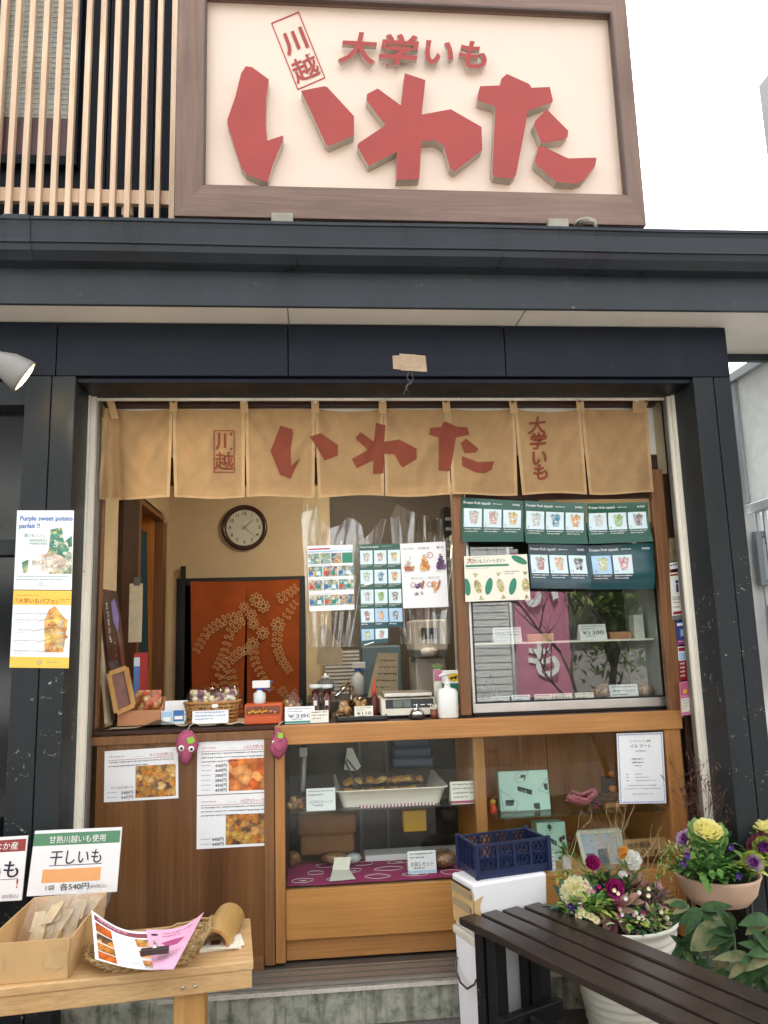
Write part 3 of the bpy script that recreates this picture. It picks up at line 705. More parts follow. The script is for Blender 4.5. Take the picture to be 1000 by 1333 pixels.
def n_y(x, v):
    k = noise.noise(V((x * .022, v * 1.6, 3.1))) * .017 + noise.noise(V((x * .06, v * 3.0, 9.1))) * .009 + noise.noise(V((x * .13, v * 9.0, 2.1))) * .003 + .006 * math.sin(x * .07 + v * 1.2) * v
    f = math.exp(-((x - 152 - 3 * v) / 5.0) ** 2) * .035 - math.exp(-((x - 142) / 9.0) ** 2) * .02       # the fold at the left end
    dr = 0.0
    for i in range(9):
        dx = abs(x - n_seam(i, 0)); dr -= .007 * math.exp(-dx / 9.0) * max(0, 1 - v * 1.6)
        dr += .007 * math.sin((dx - v * 70) * .22) * math.exp(-((dx - v * 55) / 30.0) ** 2) * max(0, 1 - v)  # drag lines from the straps
    return YN - k + f * (.35 + .65 * v) + dr
GAP = [0, 5.5, 2.0, 4.5, 0.6, 0.8, 5.5, 2.2, 0]
def n_pt(i, u, v, lift=0.0):
    l = n_seam(i, v) + (GAP[i] * .5 * max(0, (v - .27) / .73) + .35 if i else 0) ; r = n_seam(i + 1, v) - (GAP[i + 1] * .5 * max(0, (v - .27) / .73) + .35 if i < 7 else 0)
    x = l + (r - l) * u
    yt = n_top(x); yb = 649.5 + (642 - 649.5) * (x - 132) / 718 + 1.5 * math.sin(x * .05)
    return at(x, yt + (yb - yt) * v, n_y(x, v) - lift)
nr = T('noren_curtain', 'tan cloth noren with rust brown lettering across the top of the opening', 'shop curtain', at(490, 648, YN))
for i in range(8):
    b = MB(); b.grid(lambda u, v: n_pt(i, u, 1 - v), 30, 40, 'noren_cloth')
    for u0, u1 in ((0, .045), (.955, 1)): b.grid(lambda u, v: n_pt(i, u0 + (u1 - u0) * u, 1 - v, .0012), 1, 30, 'noren_hem')
    b.grid(lambda u, v: n_pt(i, .045 + .91 * u, 1 - .025 * v, .0012), 16, 1, 'noren_hem')
    b.build('cloth_panel', nr)
for i, (a, c, bt) in enumerate([((142, 515), (150, 545), 0), ((225.5, 516), (226, 536), 1), ((317, 516), (318.5, 537), 0), ((410, 517), (410.5, 538), 0), ((498, 516), (498.5, 538), 0), ((580, 516), (582, 538), 1), ((667, 517), (669.5, 538), 1), ((754.5, 516), (756.5, 538), 1), ((829, 516), (829, 537), 0), ((841, 516), (835, 537), 1)]):
    b = MB(); w = 5
    b.grid(lambda u, v: at(c[0] + (a[0] - c[0]) * v + (u - .5) * 2 * w, c[1] + (a[1] - c[1]) * v, YN - .012 - .008 * math.sin(v * 2.5)), 2, 6, 'noren_hem')
    sp = b.build('strap', nr)
    b = MB(); b.lathe([(.001, .004), (.007, .003), (.008, 0)], at(a[0] + .5, a[1] + 6, YN - .0225), 'button_brown' if bt else 'button_white', 10, (0, -1, 0)); b.build('button', sp)
PR = [
 [(365,554),(380.6,558.5),(381.5,564.5),(378.5,584),(379,606.5),(391,596),(384.5,609.5),(378.5,623),(365,618.5),(352,587),(357.5,573.5)],
 [(403,568.4),(418,563.6),(440,579.5),(440,593),(422.5,599.6),(412,581)],
 [(489.4,550.4),(502,553.4),(500.5,575),(520,572),(542.5,584),(542.5,597.5),(524.5,608.6),(520,603.5),(514,591.5),(500.5,590.6),(499,616),(485.5,617),(486.4,599),(464.5,609.5),(458,597.5),(478.6,585.5),(463,570.5),(469.6,562.4),(487,575)],
 [(560,557),(574.6,555.5),(577,549.5),(581.5,549),(595,555.5),(609,556.4),(611,566),(593.5,569.6),(589,599),(585.4,613.4),(571,612.5),(571.6,569.6),(559,566)],
 [(600,576.5),(607,570.8),(623,584),(620,589),(605,590)],
 [(601.6,593.6),(622,601.4),(643.6,600.5),(640,611.6),(631,616),(620.5,615.5),(601.6,606.5)]]
def n_lift(px, py): 
    i = 0
    v = (py - 532) / 115.0
    return at(px, py, n_y(px, v) - .0028)
b = MB()
for pl in PR:
    vs, fs = cut([(x, -y) for x, y in ccw(pl)], 3.0); b.add([n_lift(x, -y) for x, y in vs], fs, 'noren_print', True)
def n_text(ch, cx, cy, h, bold, shear=0, ang=0):
    vs, fs = glyphs(ch, bold); x0, x1 = min(p[0] for p in vs), max(p[0] for p in vs)
    ca, sa = math.cos(ang), math.sin(ang); pts = []
    for x, y in vs:
        X, Y_ = (x - (x0 + x1) / 2 + shear * y) * h, (y - .36) * h; pts.append(n_lift(cx + X * ca - Y_ * sa, cy - (X * sa + Y_ * ca)))
    b.add(pts, fs, 'noren_print')
n_text('川', 291.5, 574, 24, .03); n_text('越', 291.8, 600.5, 25, .012)
for (x0, y0, x1, y1) in ((278, 560, 305.5, 561.2), (278, 614, 305.5, 615.2), (278, 561, 279.4, 614.2), (304.2, 561, 305.5, 614.2)):
    vs, fs = cut([(x0, -y1), (x1, -y1), (x1, -y0), (x0, -y0)], 5); b.add([n_lift(x, -y) for x, y in vs], fs, 'noren_print', True)
for ch, y, a in (('大', 554, .08), ('学', 574.5, .05), ('い', 596, .1), ('も', 615, .12)): n_text(ch, 698 + (y - 554) * .08, y, 23, .03, .15, a)
b.build('lettering', nr)

# ------------------------------------------------------------------ counter and show cases
ZC = 1.09
xl, xmid, xcp, xr = X_(119, 1000, 0), X_(358, 1000, 0), X_(624, 1000, 0), X_(886, 940, 0)
ct = T('shop_counter', 'long wooden shop counter with brown panel on the left and glass show cases', 'counter', ((xl + xr) / 2, 0, ZF))
DC = 0.55
b = MB(); b.box(xl + .02, xmid - .045, 0.0, .02, ZF, ZC - .05, 'wood_panel'); b.build('front_panel', ct)
b = MB(); b.box(xl, xmid - .002, -.012, .03, Z_(240, 966, 0), Z_(240, 955, 0), 'wood_post'); b.build('panel_rail', ct, bevel=.002)
b = MB(); b.box(xmid - .044, xmid - .003, -.010, .03, ZF, ZC - .055, 'wood_post'); b.build('panel_post', ct, bevel=.002)
b = MB(); b.box(xl, xmid - .046, -.04, -.001, ZF - .018, ZF + .035, 'wood_post'); b.build('skirting', ct, bevel=.002)
zr0, zr1 = Z_(600, 960, 0), Z_(600, 934, 0)
b = MB(); b.box(xmid, xr, -.02, .05, zr0, zr1 - .004, 'wood_amber'); b.build('top_rail', ct, bevel=.004)
b = MB(); b.box(xl - .0, xr, .052 - .05, .5, zr1 - .018, zr1 - .003, 'wood_dark_x'); b.build('counter_top', ct, bevel=.002)
ZT = zr1 - .003
zb = Z_(470, 1154, 0)                                      # sill of the lower case
for x0, x1 in ((xmid, X_(371, 1050, 0)), (X_(862, 1050, 0) + .035, X_(884, 1050, 0) + .03)):
    b = MB(); b.box(x0, x1, -.012, .04, ZF + .005, zr0, 'wood_amber_z'); b.build('case_post', ct, bevel=.003)
xc = X_(627, 1050, .04)
b = MB(); b.box(xc - .028, xc + .022, .03, .065, zb, zr0, 'wood_amber_z'); b.build('divider_post', ct, bevel=.003)
xa, xz = X_(371, 1050, 0), X_(862, 1050, 0) + .035
b = MB(); b.box(xa + .001, xc - .004, .0, .025, Z_(480, 1218, 0), zb, 'wood_honey'); b.build('lower_panel', ct, bevel=.002)
b = MB(); b.box(xc - .002, xz - .001, .0, .025, Z_(480, 1218, 0), zb, 'wood_honey'); b.build('lower_panel', ct, bevel=.002)
b = MB(); b.box(xa + .001, xz - .001, .018, .04, ZF + .003, Z_(480, 1219, 0), 'wood_amber'); b.build('kick_board', ct, bevel=.002)
b = MB(); b.box(xa, xz, .026, DC, zb - .03, zb - .004, 'wood_amber'); b.build('case_floor', ct)
b = MB(); b.box(xa - .02, xa, .041, DC, zb, zr0, 'wood_dark'); b.box(xc - .02, xc + .014, .066, DC, zb, zr0, 'wood_ply'); b.box(xz, xz + .02, .041, DC, zb, zr0, 'wood_amber_z'); b.build('case_side', ct)
xs_ = X_(713, 1010, DC - .02)
b = MB(); b.box(xc + .014, xs_ - .002, DC - .03, DC - .012, zb, zr0, 'wood_ply'); b.box(xs_ + .002, xz, DC - .03, DC - .012, zb, zr0, 'wood_ply'); b.build('back_board', ct)
M('back_dark', (52, 50, 46), 0.3, var=0.3, vs=5)
b = MB(); b.box(xa, xc - .02, DC - .03, DC - .012, zb, zr0, 'back_dark')
for q in (392, 470, 505, 600): x = X_(q, 1050, DC - .05); b.box(x - .006, x + .006, DC - .05, DC - .031, zb, zr0, 'steel_dark')
b.build('sliding_back', ct)
b = MB(); b.box(xa + .001, xc - .03, .006, .010, zb + .001, zr0, 'glass_low'); b.build('glass_pane', ct)
b = MB(); b.box(xc - .05, xz - .001, .014, .018, zb + .001, zr0, 'glass_low'); b.build('glass_pane', ct)
zs = Z_(500, 1050, .09)
b = MB(); b.box(xa + .002, xc - .03, .06, .46, zs - .006, zs, 'glass_shelf'); b.build('glass_shelf', ct)
zs2 = Z_(760, 1056, .09)
b = MB(); b.box(xc + .024, xz - .001, .05, .46, zs2 - .006, zs2, 'glass_shelf'); b.build('glass_shelf', ct)

# ---- refrigerated case standing on the counter
YU0 = 0.05
ux0, ux1 = X_(610, 800, YU0), X_(864, 830, YU0)
uz0, uz1 = ZT + .012, Z_(700, 690, YU0)
uc = T('cooled_display_case', 'steel framed glass display case standing on the counter below green menus', 'display case', ((ux0 + ux1) / 2, YU0, ZT))
b = MB(); z0g = Z_(740, 912, YU0)
b.box(ux0, ux1, YU0, YU0 + .03, uz0, z0g, 'steel'); b.box(ux0, ux0 + .014, YU0, YU0 + .03, z0g, uz1, 'steel'); b.box(ux1 - .012, ux1, YU0, YU0 + .03, z0g, uz1, 'steel'); b.box(ux0, ux1, YU0, YU0 + .03, uz1, uz1 + .03, 'steel')
b.box(ux0, ux1, YU0 + .031, .45, uz0, z0g - .01, 'steel'); b.box(ux0 + .01, ux1 - .01, YU0 + .01, .4, ZT, uz0, 'black_plastic')
b.build('frame', uc, bevel=.003)
b = MB(); b.box(ux0 + .014, ux1 - .012, YU0 + .004, YU0 + .012, z0g, z0g + .008, 'black_plastic'); b.box(ux0 + .014, ux0 + .022, YU0 + .004, YU0 + .012, z0g + .008, uz1, 'black_plastic'); b.box(ux1 - .022, ux1 - .012, YU0 + .004, YU0 + .012, z0g + .008, uz1, 'black_plastic'); b.build('gasket', uc)
b = MB(); b.box(ux0 + .023, ux1 - .023, YU0 + .012, YU0 + .016, z0g + .009, uz1, 'glass_case'); b.build('glass_pane', uc)
b = MB(); zsh = Z_(740, 834, YU0 + .06); b.box(ux0 + .02, ux1 - .02, YU0 + .06, .4, zsh - .008, zsh, 'paper_cream'); b.build('shelf', uc)
M('case_inside', (176, 180, 172), 0.5, var=0.05)
b = MB(); b.box(ux0 + .003, ux0 + .012, YU0 + .031, .45, z0g, uz1, 'case_inside'); b.box(ux1 - .012, ux1 - .003, YU0 + .031, .45, z0g, uz1, 'case_inside'); b.box(ux0 + .012, ux1 - .012, .44, .45, z0g, uz1, 'back_dark'); b.box(ux0, ux1, YU0 + .031, .45, uz1, uz1 + .03, 'case_inside'); b.build('lining', uc)

def card(px0, py0, px1, py1, Y, name='price_card', label='', text=None, th=.34, base='paper', z=None, tilt=.0, band=None, skew=0, seed=0, n=3, ink='ink_grey', group=None):
    "small printed card standing at depth Y"
    b0, b1 = at(px0, py1, Y), at(px1, py1 + skew, Y); h = (at(px0, py0, Y) - b0).length
    if z is not None: b0.z = z; b1.z = z
    up = V((0, math.sin(tilt), math.cos(tilt))) * h
    s = Sheet([b0 + up, b1 + up, b1, b0], None, base, off=0)
    if text: s.write(text, .5, .66, th, ink, align='c', w=.8 if len(text) > 3 else None)
    s.lines(.08, .1, .92, .42 if text else .85, n if not text else 2, ink, seed=seed)
    if text: s.lines(.2, .72, .85, .9, 1, ink, seed=seed + 5)
    if band: s.rect(.0, .86, 1, .97, band, 1)
    # fold-back stand
    bk_ = V((0, .004, 0)); s.quad(b0 + up * .97 + bk_, b1 + up * .97 + bk_, b1 + V((0, h * .7, 0)), b0 + V((0, h * .7, 0)), base)
    return s.done(name, label, 'price card', group)
zsC = z0g - .01
for k, (a, c_, l, tx) in enumerate([((622, 902), (641, 912), 'small white price card first from the left in the cold case', None), ((642, 900), (664, 911), 'small white price card second from the left in the cold case', None), ((667, 898), (691, 910), 'small white price card third from the left in the cold case', None), ((697, 897), (720, 909), 'price card with orange top edge in the cold case', None), ((721, 896), (746, 908), 'price card with bold black lettering in the cold case', 'キャラメル'), ((750, 895), (774, 907), 'tilted price card with red lettering in the cold case', None)]):
    card(a[0], a[1], c_[0], c_[1], YU0 + .035, 'price_card', l, tx, .4, 'paper_cream' if k > 2 else 'paper', zsC, .3, None, -1, k, 2, 'ink' if k == 4 else ('ink_red' if k == 5 else 'ink_grey'), 'price cards in the cold case')
card(795, 884, 832, 904, YU0 + .05, 'price_card', 'larger white price card at the right end of the cold case floor', None, .3, 'paper', zsC, .2, None, -1, 8, 3, 'ink_grey')
card(643, 813, 680, 833, YU0 + .08, 'price_card', 'grey white price card at the left of the cold case shelf', None, .3, 'paper', zsh, .2, None, 0, 9, 4, 'ink_grey')
card(756, 810, 791, 831, YU0 + .08, 'price_card', 'tilted price card reading 1300 yen on the cold case shelf', '¥1300', .34, 'paper', zsh, .25, None, 0, 12, 3, 'ink')
b = MB(); p = at(704, 834, YU0 + .12); b.box(p.x - .062, p.x + .062, p.y, p.y + .08, zsh, zsh + .035, 'card_box'); b.build('paper_box', label='flat tan box in the middle of the cold case shelf', cat='box', bevel=.002)
b = MB(); p = at(808, 832, YU0 + .12); b.box(p.x - .05, p.x + .055, p.y, p.y + .08, zsh, zsh + .034, 'card_box_red'); b.build('paper_box', label='brownish box beside the 1300 yen card on the cold case shelf', cat='box', bevel=.002)
M('card_white', (214, 216, 208), .5); 
b = MB(); b.box(X_(827, 830, YU0 + .1), X_(840, 830, YU0 + .1), YU0 + .1, YU0 + .16, zsh, zsh + .11, 'card_white'); b.build('white_carton', label='narrow white carton at the right end of the cold case shelf', cat='carton', bevel=.002)
cells('bread', [(150, 104, 60), (184, 136, 84), (120, 80, 46)], 60, .4, .3)
for q, r, l in ((792, .075, 'long brown loaf in wrapping beside the price card in the cold case'), (838, .04, 'small brown loaf at the right end of the cold case')):
    b = MB(); p = at(q, 902, YU0 + .12); b.ball((p.x, p.y, zsC + .032), (r, .045, .034), 'bread', 14, .3, q, 4); o = b.build('wrapped_loaf', label=l, cat='bread')
    b = MB(); b.ball((p.x, p.y, zsC + .033), (r * 1.1, .05, .038), 'plastic_bag', 14, .35, q + 1, 5); b.build('wrapping', o)
b = MB(); p = at(638, 893, YU0 + .2)
for k in range(9):
    a = k * 2.4; b.tube([(p.x + .03 * math.cos(a), p.y + .02 * math.sin(a), zsC), (p.x + .036 * math.cos(a + .3), p.y + .02 * math.sin(a), zsC + .05), (p.x + .01 * math.cos(a), p.y, zsC + .1 + .01 * (k % 3))], .0025, 'black_plastic', 5)
b.build('wire_ornament', label='dark wire ornament at the left end of the cold case', cat='ornament')

# ---- green drink menus and the sweet potato leaflet
M('menu_green', (8, 78, 60), 0.16, var=0.05, vs=3); M('menu_teal', (6, 66, 74), 0.16, var=0.05, vs=3); M('menu_tile', (212, 230, 236), 0.3, var=0.02); M('menu_tile_sky', (170, 204, 232), 0.3, var=0.1)
CUPC = {'a': (206, 190, 178), 'b': (216, 160, 160), 'c': (236, 192, 84), 'd': (196, 218, 206), 'e': (56, 140, 190), 'f': (240, 178, 110), 'g': (214, 220, 218), 'h': (142, 190, 102), 'i': (130, 108, 112), 'j': (176, 110, 110), 'k': (232, 184, 140), 'l': (90, 84, 98), 'm': (206, 214, 150), 'n': (226, 136, 152)}
for k, c in CUPC.items(): cells('drink_' + k, [c, tuple(min(255, x + 26) for x in c), tuple(int(x * .88) for x in c), (225, 236, 240)], 130, .3)
M('leaf_garnish', (120, 160, 90), .5, var=.1)
def cup(s, u, v, w, h, key, l=3):
    "drinks cup inside a tile centred at u, v"
    t = w * .5
    s.poly([(u - t, v - h * .32), (u + t, v - h * .32), (u + t * .62, v + h * .45), (u - t * .62, v + h * .45)], 'drink_' + key, l)
    for q in range(4): s.disc(u + (q - 1.5) * t * .45, v - h * .34 + (q % 2) * h * .05, w * .2, 'drink_' + key, l + 1, 8, 1, .2)
    s.disc(u + t * .2, v - h * .42, w * .12, 'leaf_garnish', l + 2, 6, 1, .3); s.disc(u, v + h * .08, w * .11, 'ink_white', l + 2, 8)
def menu(c, Y, keys, name, label, m='menu_green', curl=None, header=True, tiles=None, sky=0, tw=.29, u00=.03):
    s = Sheet(c, Y, m, curl, .002, sub=(8, 10))
    s.write('Frozen fruit squash', .03, .135, .088, 'ink_white', bold=.02, w=.43)
    s.lines(.50, .1, .76, .14, 1, 'ink_white', .7); s.write('¥490', .82, .135, .07, 'ink_white', w=.12)
    for k, key in enumerate(keys):
        u0 = u00 + k * (tw + .03)
        if u0 > .95: continue
        s.rect(u0, .24, u0 + tw, .66, 'menu_tile_sky' if k in (sky if isinstance(sky, tuple) else ()) else 'menu_tile', 1)
        cup(s, u0 + tw * .55, .44, .15, .32, key); s.write(str(ord(key) - 96), u0 + .02, .63, .08, 'ink_grey', 3)
        s.lines(u0 + .01, .69, u0 + tw * .95, .80, 2, 'ink_white', .5, seed=k, last=.8)
    return s.done(name, label, 'menu poster', 'green drink menu posters')
cu = lambda k, a: (lambda u, v: a * (v * v) * .03 + .004 * math.sin(u * 4 + k) + .012 * math.sin(v * 5 + k) * (v))
Ym = -0.022
menu([(601, 648), (681.5, 652), (681.5, 705.5), (601, 706)], Ym, 'abc', 'menu_poster', 'green drink menu at the left end of the top row', curl=cu(1, .6))
menu([(682.5, 652), (763, 655), (763.5, 709), (682.5, 708)], Ym, 'def', 'menu_poster', 'green drink menu with blue cup in the middle of the top row', curl=cu(2, .6))
menu([(764, 655.5), (843, 653.5), (846.5, 706), (764.5, 709)], Ym, 'ghi', 'menu_poster', 'green drink menu with pale and brown cups, right end of the top row', curl=cu(3, .5))
menu([(688, 708), (764, 710), (768, 767), (690, 766)], Ym - .006, 'jkl', 'menu_poster', 'teal drink menu with three tiles in the lower row', 'menu_teal', cu(4, .4))
menu([(764.5, 710.5), (850, 707), (851, 767), (768.5, 767.5)], Ym - .008, 'mn', 'menu_poster', 'teal drink menu with only two tiles in the lower row', 'menu_teal', cu(5, .4), sky=(0,), u00=.05)
cells('candy_wrap', [(222, 210, 160), (198, 200, 140), (236, 226, 190), (170, 160, 96)], 90, .4); M('sp_green', (26, 128, 98), .3, var=.1); M('sp_purple', (110, 62, 90), .5, var=.15)
s = Sheet([(604, 724), (686, 721.5), (690.5, 780.5), (606, 783.5)], Ym - .01, 'paper_cream')
s.write('大', .04, .16, .15, 'ink_red', bold=.02); s.write('学いもスイートポテト', .13, .16, .10, 'ink', w=.52); s.lines(.14, .03, .55, .06, 1, 'ink_grey'); s.rect(.02, .2, .70, .245, 'sp_green'); s.lines(.02, .27, .62, .31, 1, 'ink_grey'); s.lines(.62, .36, .86, .46, 2, 'ink')
for q, (u, v, a, m_) in enumerate([(.03, .68, .12, 'sp_green'), (.2, .68, .25, 'candy_wrap'), (.37, .68, -.25, 'sp_green'), (.55, .67, .22, 'candy_wrap'), (.74, .7, -.28, 'sp_green'), (.94, .68, 0, 'candy_wrap'), (.87, .12, 1.1, 'sp_green')]):
    pts = []
    for k in range(16):
        t = 2 * PI * k / 16; x, y = .055 * math.cos(t), .19 * math.sin(t) * (1.0 if m_ == 'sp_green' else .8); pts.append((min(1, max(0, u + x * math.cos(a) + y * math.sin(a) * .7)), min(1, max(0, v - x * math.sin(a) * 1.3 + y * math.cos(a)))))
    s.poly(pts, m_, 2 + q % 2)
    if m_ == 'candy_wrap':
        for sg_ in (-1, 1):
            cx_, cy_ = u + sg_ * math.sin(a) * .14, v + sg_ * math.cos(a) * .2
            s.poly([(cx_, cy_), (min(1, cx_ + .05), cy_ + sg_ * .09), (max(0, cx_ - .03), cy_ + sg_ * .1)], m_, 3)
s.done('leaflet', 'cream leaflet of wrapped sweet potatoes beside the lower green menus', 'leaflet')

# ------------------------------------------------------------------ things inside the shop
# round wall clock
p = at(318, 686, YB - .045); cr = .155
ck = T('wall_clock', 'round wall clock with dark wooden rim on the plaster back wall', 'clock', (p.x, p.y, p.z - cr))
M('clock_rim', (66, 34, 26), .25, var=.2); M('clock_face', (216, 212, 196), .4, var=.02)
b = MB(); b.lathe([(cr * .80, 0.012), (cr * .84, .03), (cr * .92, .042), (cr, .03), (cr, 0), (cr * .8, 0)], (p.x, p.y + .042, p.z), 'clock_rim', 40, (0, -1, 0), cap=False); b.build('rim', ck)
b = MB(); b.lathe([(0.0001, .012), (cr * .82, .012)], (p.x, p.y + .042, p.z), 'clock_face', 40, (0, -1, 0), False, cap=False)
for k in range(1, 13):
    a = PI / 2 - k * PI / 6; b.text(str(k), (p.x + cr * .64 * math.cos(a), p.y + .029, p.z + cr * .64 * math.sin(a) - .011), (1, 0, 0), (0, 0, 1), .032, 'ink', 0, 'c', .02)
b.build('dial', ck)
b = MB()
for a, l, w in ((math.radians(44), .5, .006), (math.radians(-42), .66, .004)): b.bar((p.x - math.cos(a) * cr * .15, p.y + .026, p.z - math.sin(a) * cr * .15), (p.x + math.cos(a) * cr * l, p.y + .026, p.z + math.sin(a) * cr * l), .0015, w, 'ink', (0, 1, 0))
b.build('hands', ck)
b = MB(); b.lathe([(.0001, .036), (cr * .84, .036)], (p.x, p.y + .042, p.z), 'glass_clear', 40, (0, -1, 0), False, cap=False); b.build('glass', ck)
# orange split curtain in the doorway
cloth('orange_cloth', (172, 86, 44), 0.15, 260); M('stencil', (206, 162, 112), .9, var=.1)
YO = YB - .03
oc = T('doorway_curtain', 'orange split curtain with pale flower stencil hanging in the dark doorway', 'curtain', at(320, 930, YO))
def o_y(x, v): return YO - .012 - .006 * math.sin(x * .11) - .012 * v * noise.noise(V((x * .03, v, 2)))
b = MB()
for (a0, a1, b0, b1) in ((248, 321, 251, 316), (321, 390, 322, 389)):
    b.grid(lambda u, v: (lambda px, py, vv: at(px, py, o_y(px, vv)))((a0 + (a1 - a0) * u) * v + (b0 + (b1 - b0) * u) * (1 - v), 757 + (960 - 757) * (1 - v) - 3 * v * u * (a0 > 300), 1 - v), 20, 20, 'orange_cloth')
b.build('cloth_panel', oc)
b = MB()
def o_pt(px, py): return at(px, py, YO - .034)
def spray(pts, n, size, m='stencil'):
    for k in range(n):
        t = k / (n - 1) * (len(pts) - 1); i = min(int(t), len(pts) - 2); f = t - i
        x = pts[i][0] + (pts[i + 1][0] - pts[i][0]) * f; y = pts[i][1] + (pts[i + 1][1] - pts[i][1]) * f
        dx, dy = pts[i + 1][0] - pts[i][0], pts[i + 1][1] - pts[i][1]; L = math.hypot(dx, dy); dx /= L; dy /= L
        for sg_ in (-1, 1):
            ax, ay = dx * .55 - dy * sg_ * .85, dy * .55 + dx * sg_ * .85; s_ = size * (1 - .3 * k / n)
            blob(x + ax * s_ * .75, y + ay * s_ * .75, ax, ay, s_ * .62, s_ * .42)
def blob(x, y, ax, ay, l, w, hollow=True):
    o_ = []; i_ = []
    for q in range(9):
        t = 2 * PI * q / 9; c_, s_ = math.cos(t), math.sin(t)
        for ls, k in ((o_, 1), (i_, .55)): ls.append(o_pt(x + ax * l * c_ * k - ay * w * s_ * k, y + ay * l * c_ * k + ax * w * s_ * k))
    kk = len(b.v)
    b.add(o_ + i_, [(q, (q + 1) % 9, 9 + (q + 1) % 9, 9 + q) for q in range(9)], 'stencil')
spray([(316, 802), (290, 808), (270, 822), (257, 845)], 12, 6.5); spray([(316, 806), (300, 822), (292, 850), (282, 868)], 11, 6); spray([(316, 846), (304, 856), (290, 870), (276, 902)], 9, 6)
spray([(300, 872), (306, 900), (312, 925)], 8, 5.5); spray([(290, 880), (294, 905), (290, 930)], 8, 5); spray([(362, 780), (375, 774), (384, 766)], 5, 6); spray([(372, 804), (378, 794), (384, 786)], 4, 5)
spray([(362, 816), (360, 840), (366, 858), (376, 872)], 11, 6); spray([(329, 840), (332, 862), (342, 882), (352, 896)], 10, 5.5); spray([(365, 896), (372, 905), (380, 914)], 5, 5)
for x, y, r in ((334, 781, 10), (343, 789, 9), (362, 813, 10), (342, 824, 9), (329, 838, 9), (318, 790, 7), (327, 800, 8), (330, 812, 8), (320, 846, 7)):
    for k in range(8): a = k * PI / 4; blob(x + math.cos(a) * r * .6, y + math.sin(a) * r * .6, math.cos(a), math.sin(a), r * .38, r * .24)
b.build('stencil', oc)
# teal cloth in the side doorway
cloth('teal_cloth', (50, 70, 78), .1, 200)
b = MB(); xq = XI - .015
ya_, yb2 = yl(192), yl(205)
b.grid(lambda u, v: V((xq - .012 - .01 * math.sin(u * 11), ya_ + (yb2 - ya_) * u * (.55 + .45 * (1 - v)), atx(192, 690, XI).z * v + atx(192, 872, XI).z * (1 - v))), 14, 6, 'teal_cloth')
b.build('teal_cloth', label='dark teal cloth hanging in the side doorway left of the clock', cat='cloth')
# boards and frames leaning at the left end of the counter
def board(c, Y0, Y1, name, label, cat, m, paint=None, th=.012, group=None):
    "upright board from four pixel corners; near edge at Y0, far edge at Y1"
    P = [at(c[0][0], c[0][1], Y0), at(c[1][0], c[1][1], Y1), at(c[2][0], c[2][1], Y1), at(c[3][0], c[3][1], Y0)]
    s = Sheet(P, None, m, off=0); n = s.n * -th
    s.add([p_ for p_ in P] + [p_ + n for p_ in P], [(0, 4, 5, 1), (1, 5, 6, 2), (2, 6, 7, 3), (3, 7, 4, 0), (4, 7, 6, 5)], m)
    if paint: paint(s)
    return s.done(name, label, cat, group)
M('board_brown', (58, 34, 28), .3, var=.25); M('board_photo', (110, 66, 54), .3, var=.4, vs=20); M('lilac', (128, 118, 178), .4, var=.2)
def bp(s):
    s.vwrite('さつまいも', .22, .1, .065, 'ink_white'); s.vwrite('・・・・・・', .45, .4, .05, 'ink_white'); s.poly([(.5, .1), (.75, .06), (.9, .2), (.7, .35), (.5, .25)], 'lilac'); s.poly([(.6, .3), (.85, .35), (.98, .6), (.8, .9), (.62, .75), (.7, .5)], 'board_photo')
board([(131, 766), (153, 770), (172, 930), (150, 936)], .10, .34, 'poster_board', 'brown poster board with white vertical writing leaning at the counter end', 'board', 'board_brown', bp)
board([(129, 800), (134, 806), (148, 940), (140, 942)], .08, .14, 'thin_board', 'pale thin board leaning in front of the brown poster board', 'board', 'paper_old')
fr_ = at(158, 930, .2)
pf = T('picture_frame', 'pale wooden picture frame leaning beside the tan gift box', 'frame', (fr_.x, fr_.y, ZT))
c4 = [at(*q, .045 + .03 * k) for q, k in (((142, 877), 0), ((164, 869), 1), ((174, 918), 1), ((152, 928), 0))]
b = MB()
for k in range(4): b.bar(c4[k], c4[(k + 1) % 4], .018, .016, 'wood_bench_y', (0, 1, .2))
b.build('frame', pf); s = Sheet(c4, None, 'board_photo', off=-.004); s.build('picture', pf)
s = MB(); q = at(178, 760, .42)
s.box(q.x - .028, q.x + .03, .40, .416, at(178, 836, .42).z, q.z, 'paper_old'); s.box(q.x - .008, q.x + .018, .395, .419, q.z - .01, q.z + .03, 'steel_dark'); s.build('paper_pad', label='old paper pad clipped to the dark post left of the doorway', cat='pad')
b = MB(); q = at(179, 850, .34); b.box(q.x - .012, q.x + .014, .33, .5, ZT, q.z, 'ink_red'); b.box(q.x - .012, q.x + .014, .328, .3295, ZT + .04, q.z - .05, 'ink_blue'); b.box(q.x - .0122, q.x + .0142, .326, .3275, q.z - .06, q.z - .02, 'menu_tile'); b.build('booklet', label='narrow upright booklet with coloured spine behind the leaning boards', cat='booklet')
# kitchen behind the vinyl
M('machine_white', (214, 210, 202), .35, var=.05); M('kitchen_grey', (112, 116, 116), .5, var=.15); M('bluegrey', (104, 128, 138), .5, var=.1); M('water_blue', (40, 96, 190), .3, var=.1)
def gbox(px0, py0, px1, py1, Y, d): a, c_ = at(px0, py1, Y), at(px1, py0, Y); return a.x, c_.x, Y, Y + d, a.z, c_.z
kb = T('kitchen_bench', 'grey kitchen bench with splashback along the back wall behind the counter', 'kitchen bench', (at(500, 920, 1.3).x, 1.3, ZF))
b = MB(); x0, x1, y0, y1, z0, z1 = gbox(400, 908, 600, 960, 1.25, .65); b.box(x0, 1.6, y0, y1, ZF, z1, 'steel_dark'); b.build('worktop', kb)
b = MB(); x0, x1, y0, y1, z0, z1 = gbox(424, 845, 500, 905, 1.85, .02); b.box(x0, x1, y0, y1, z0, z1, 'white_board')
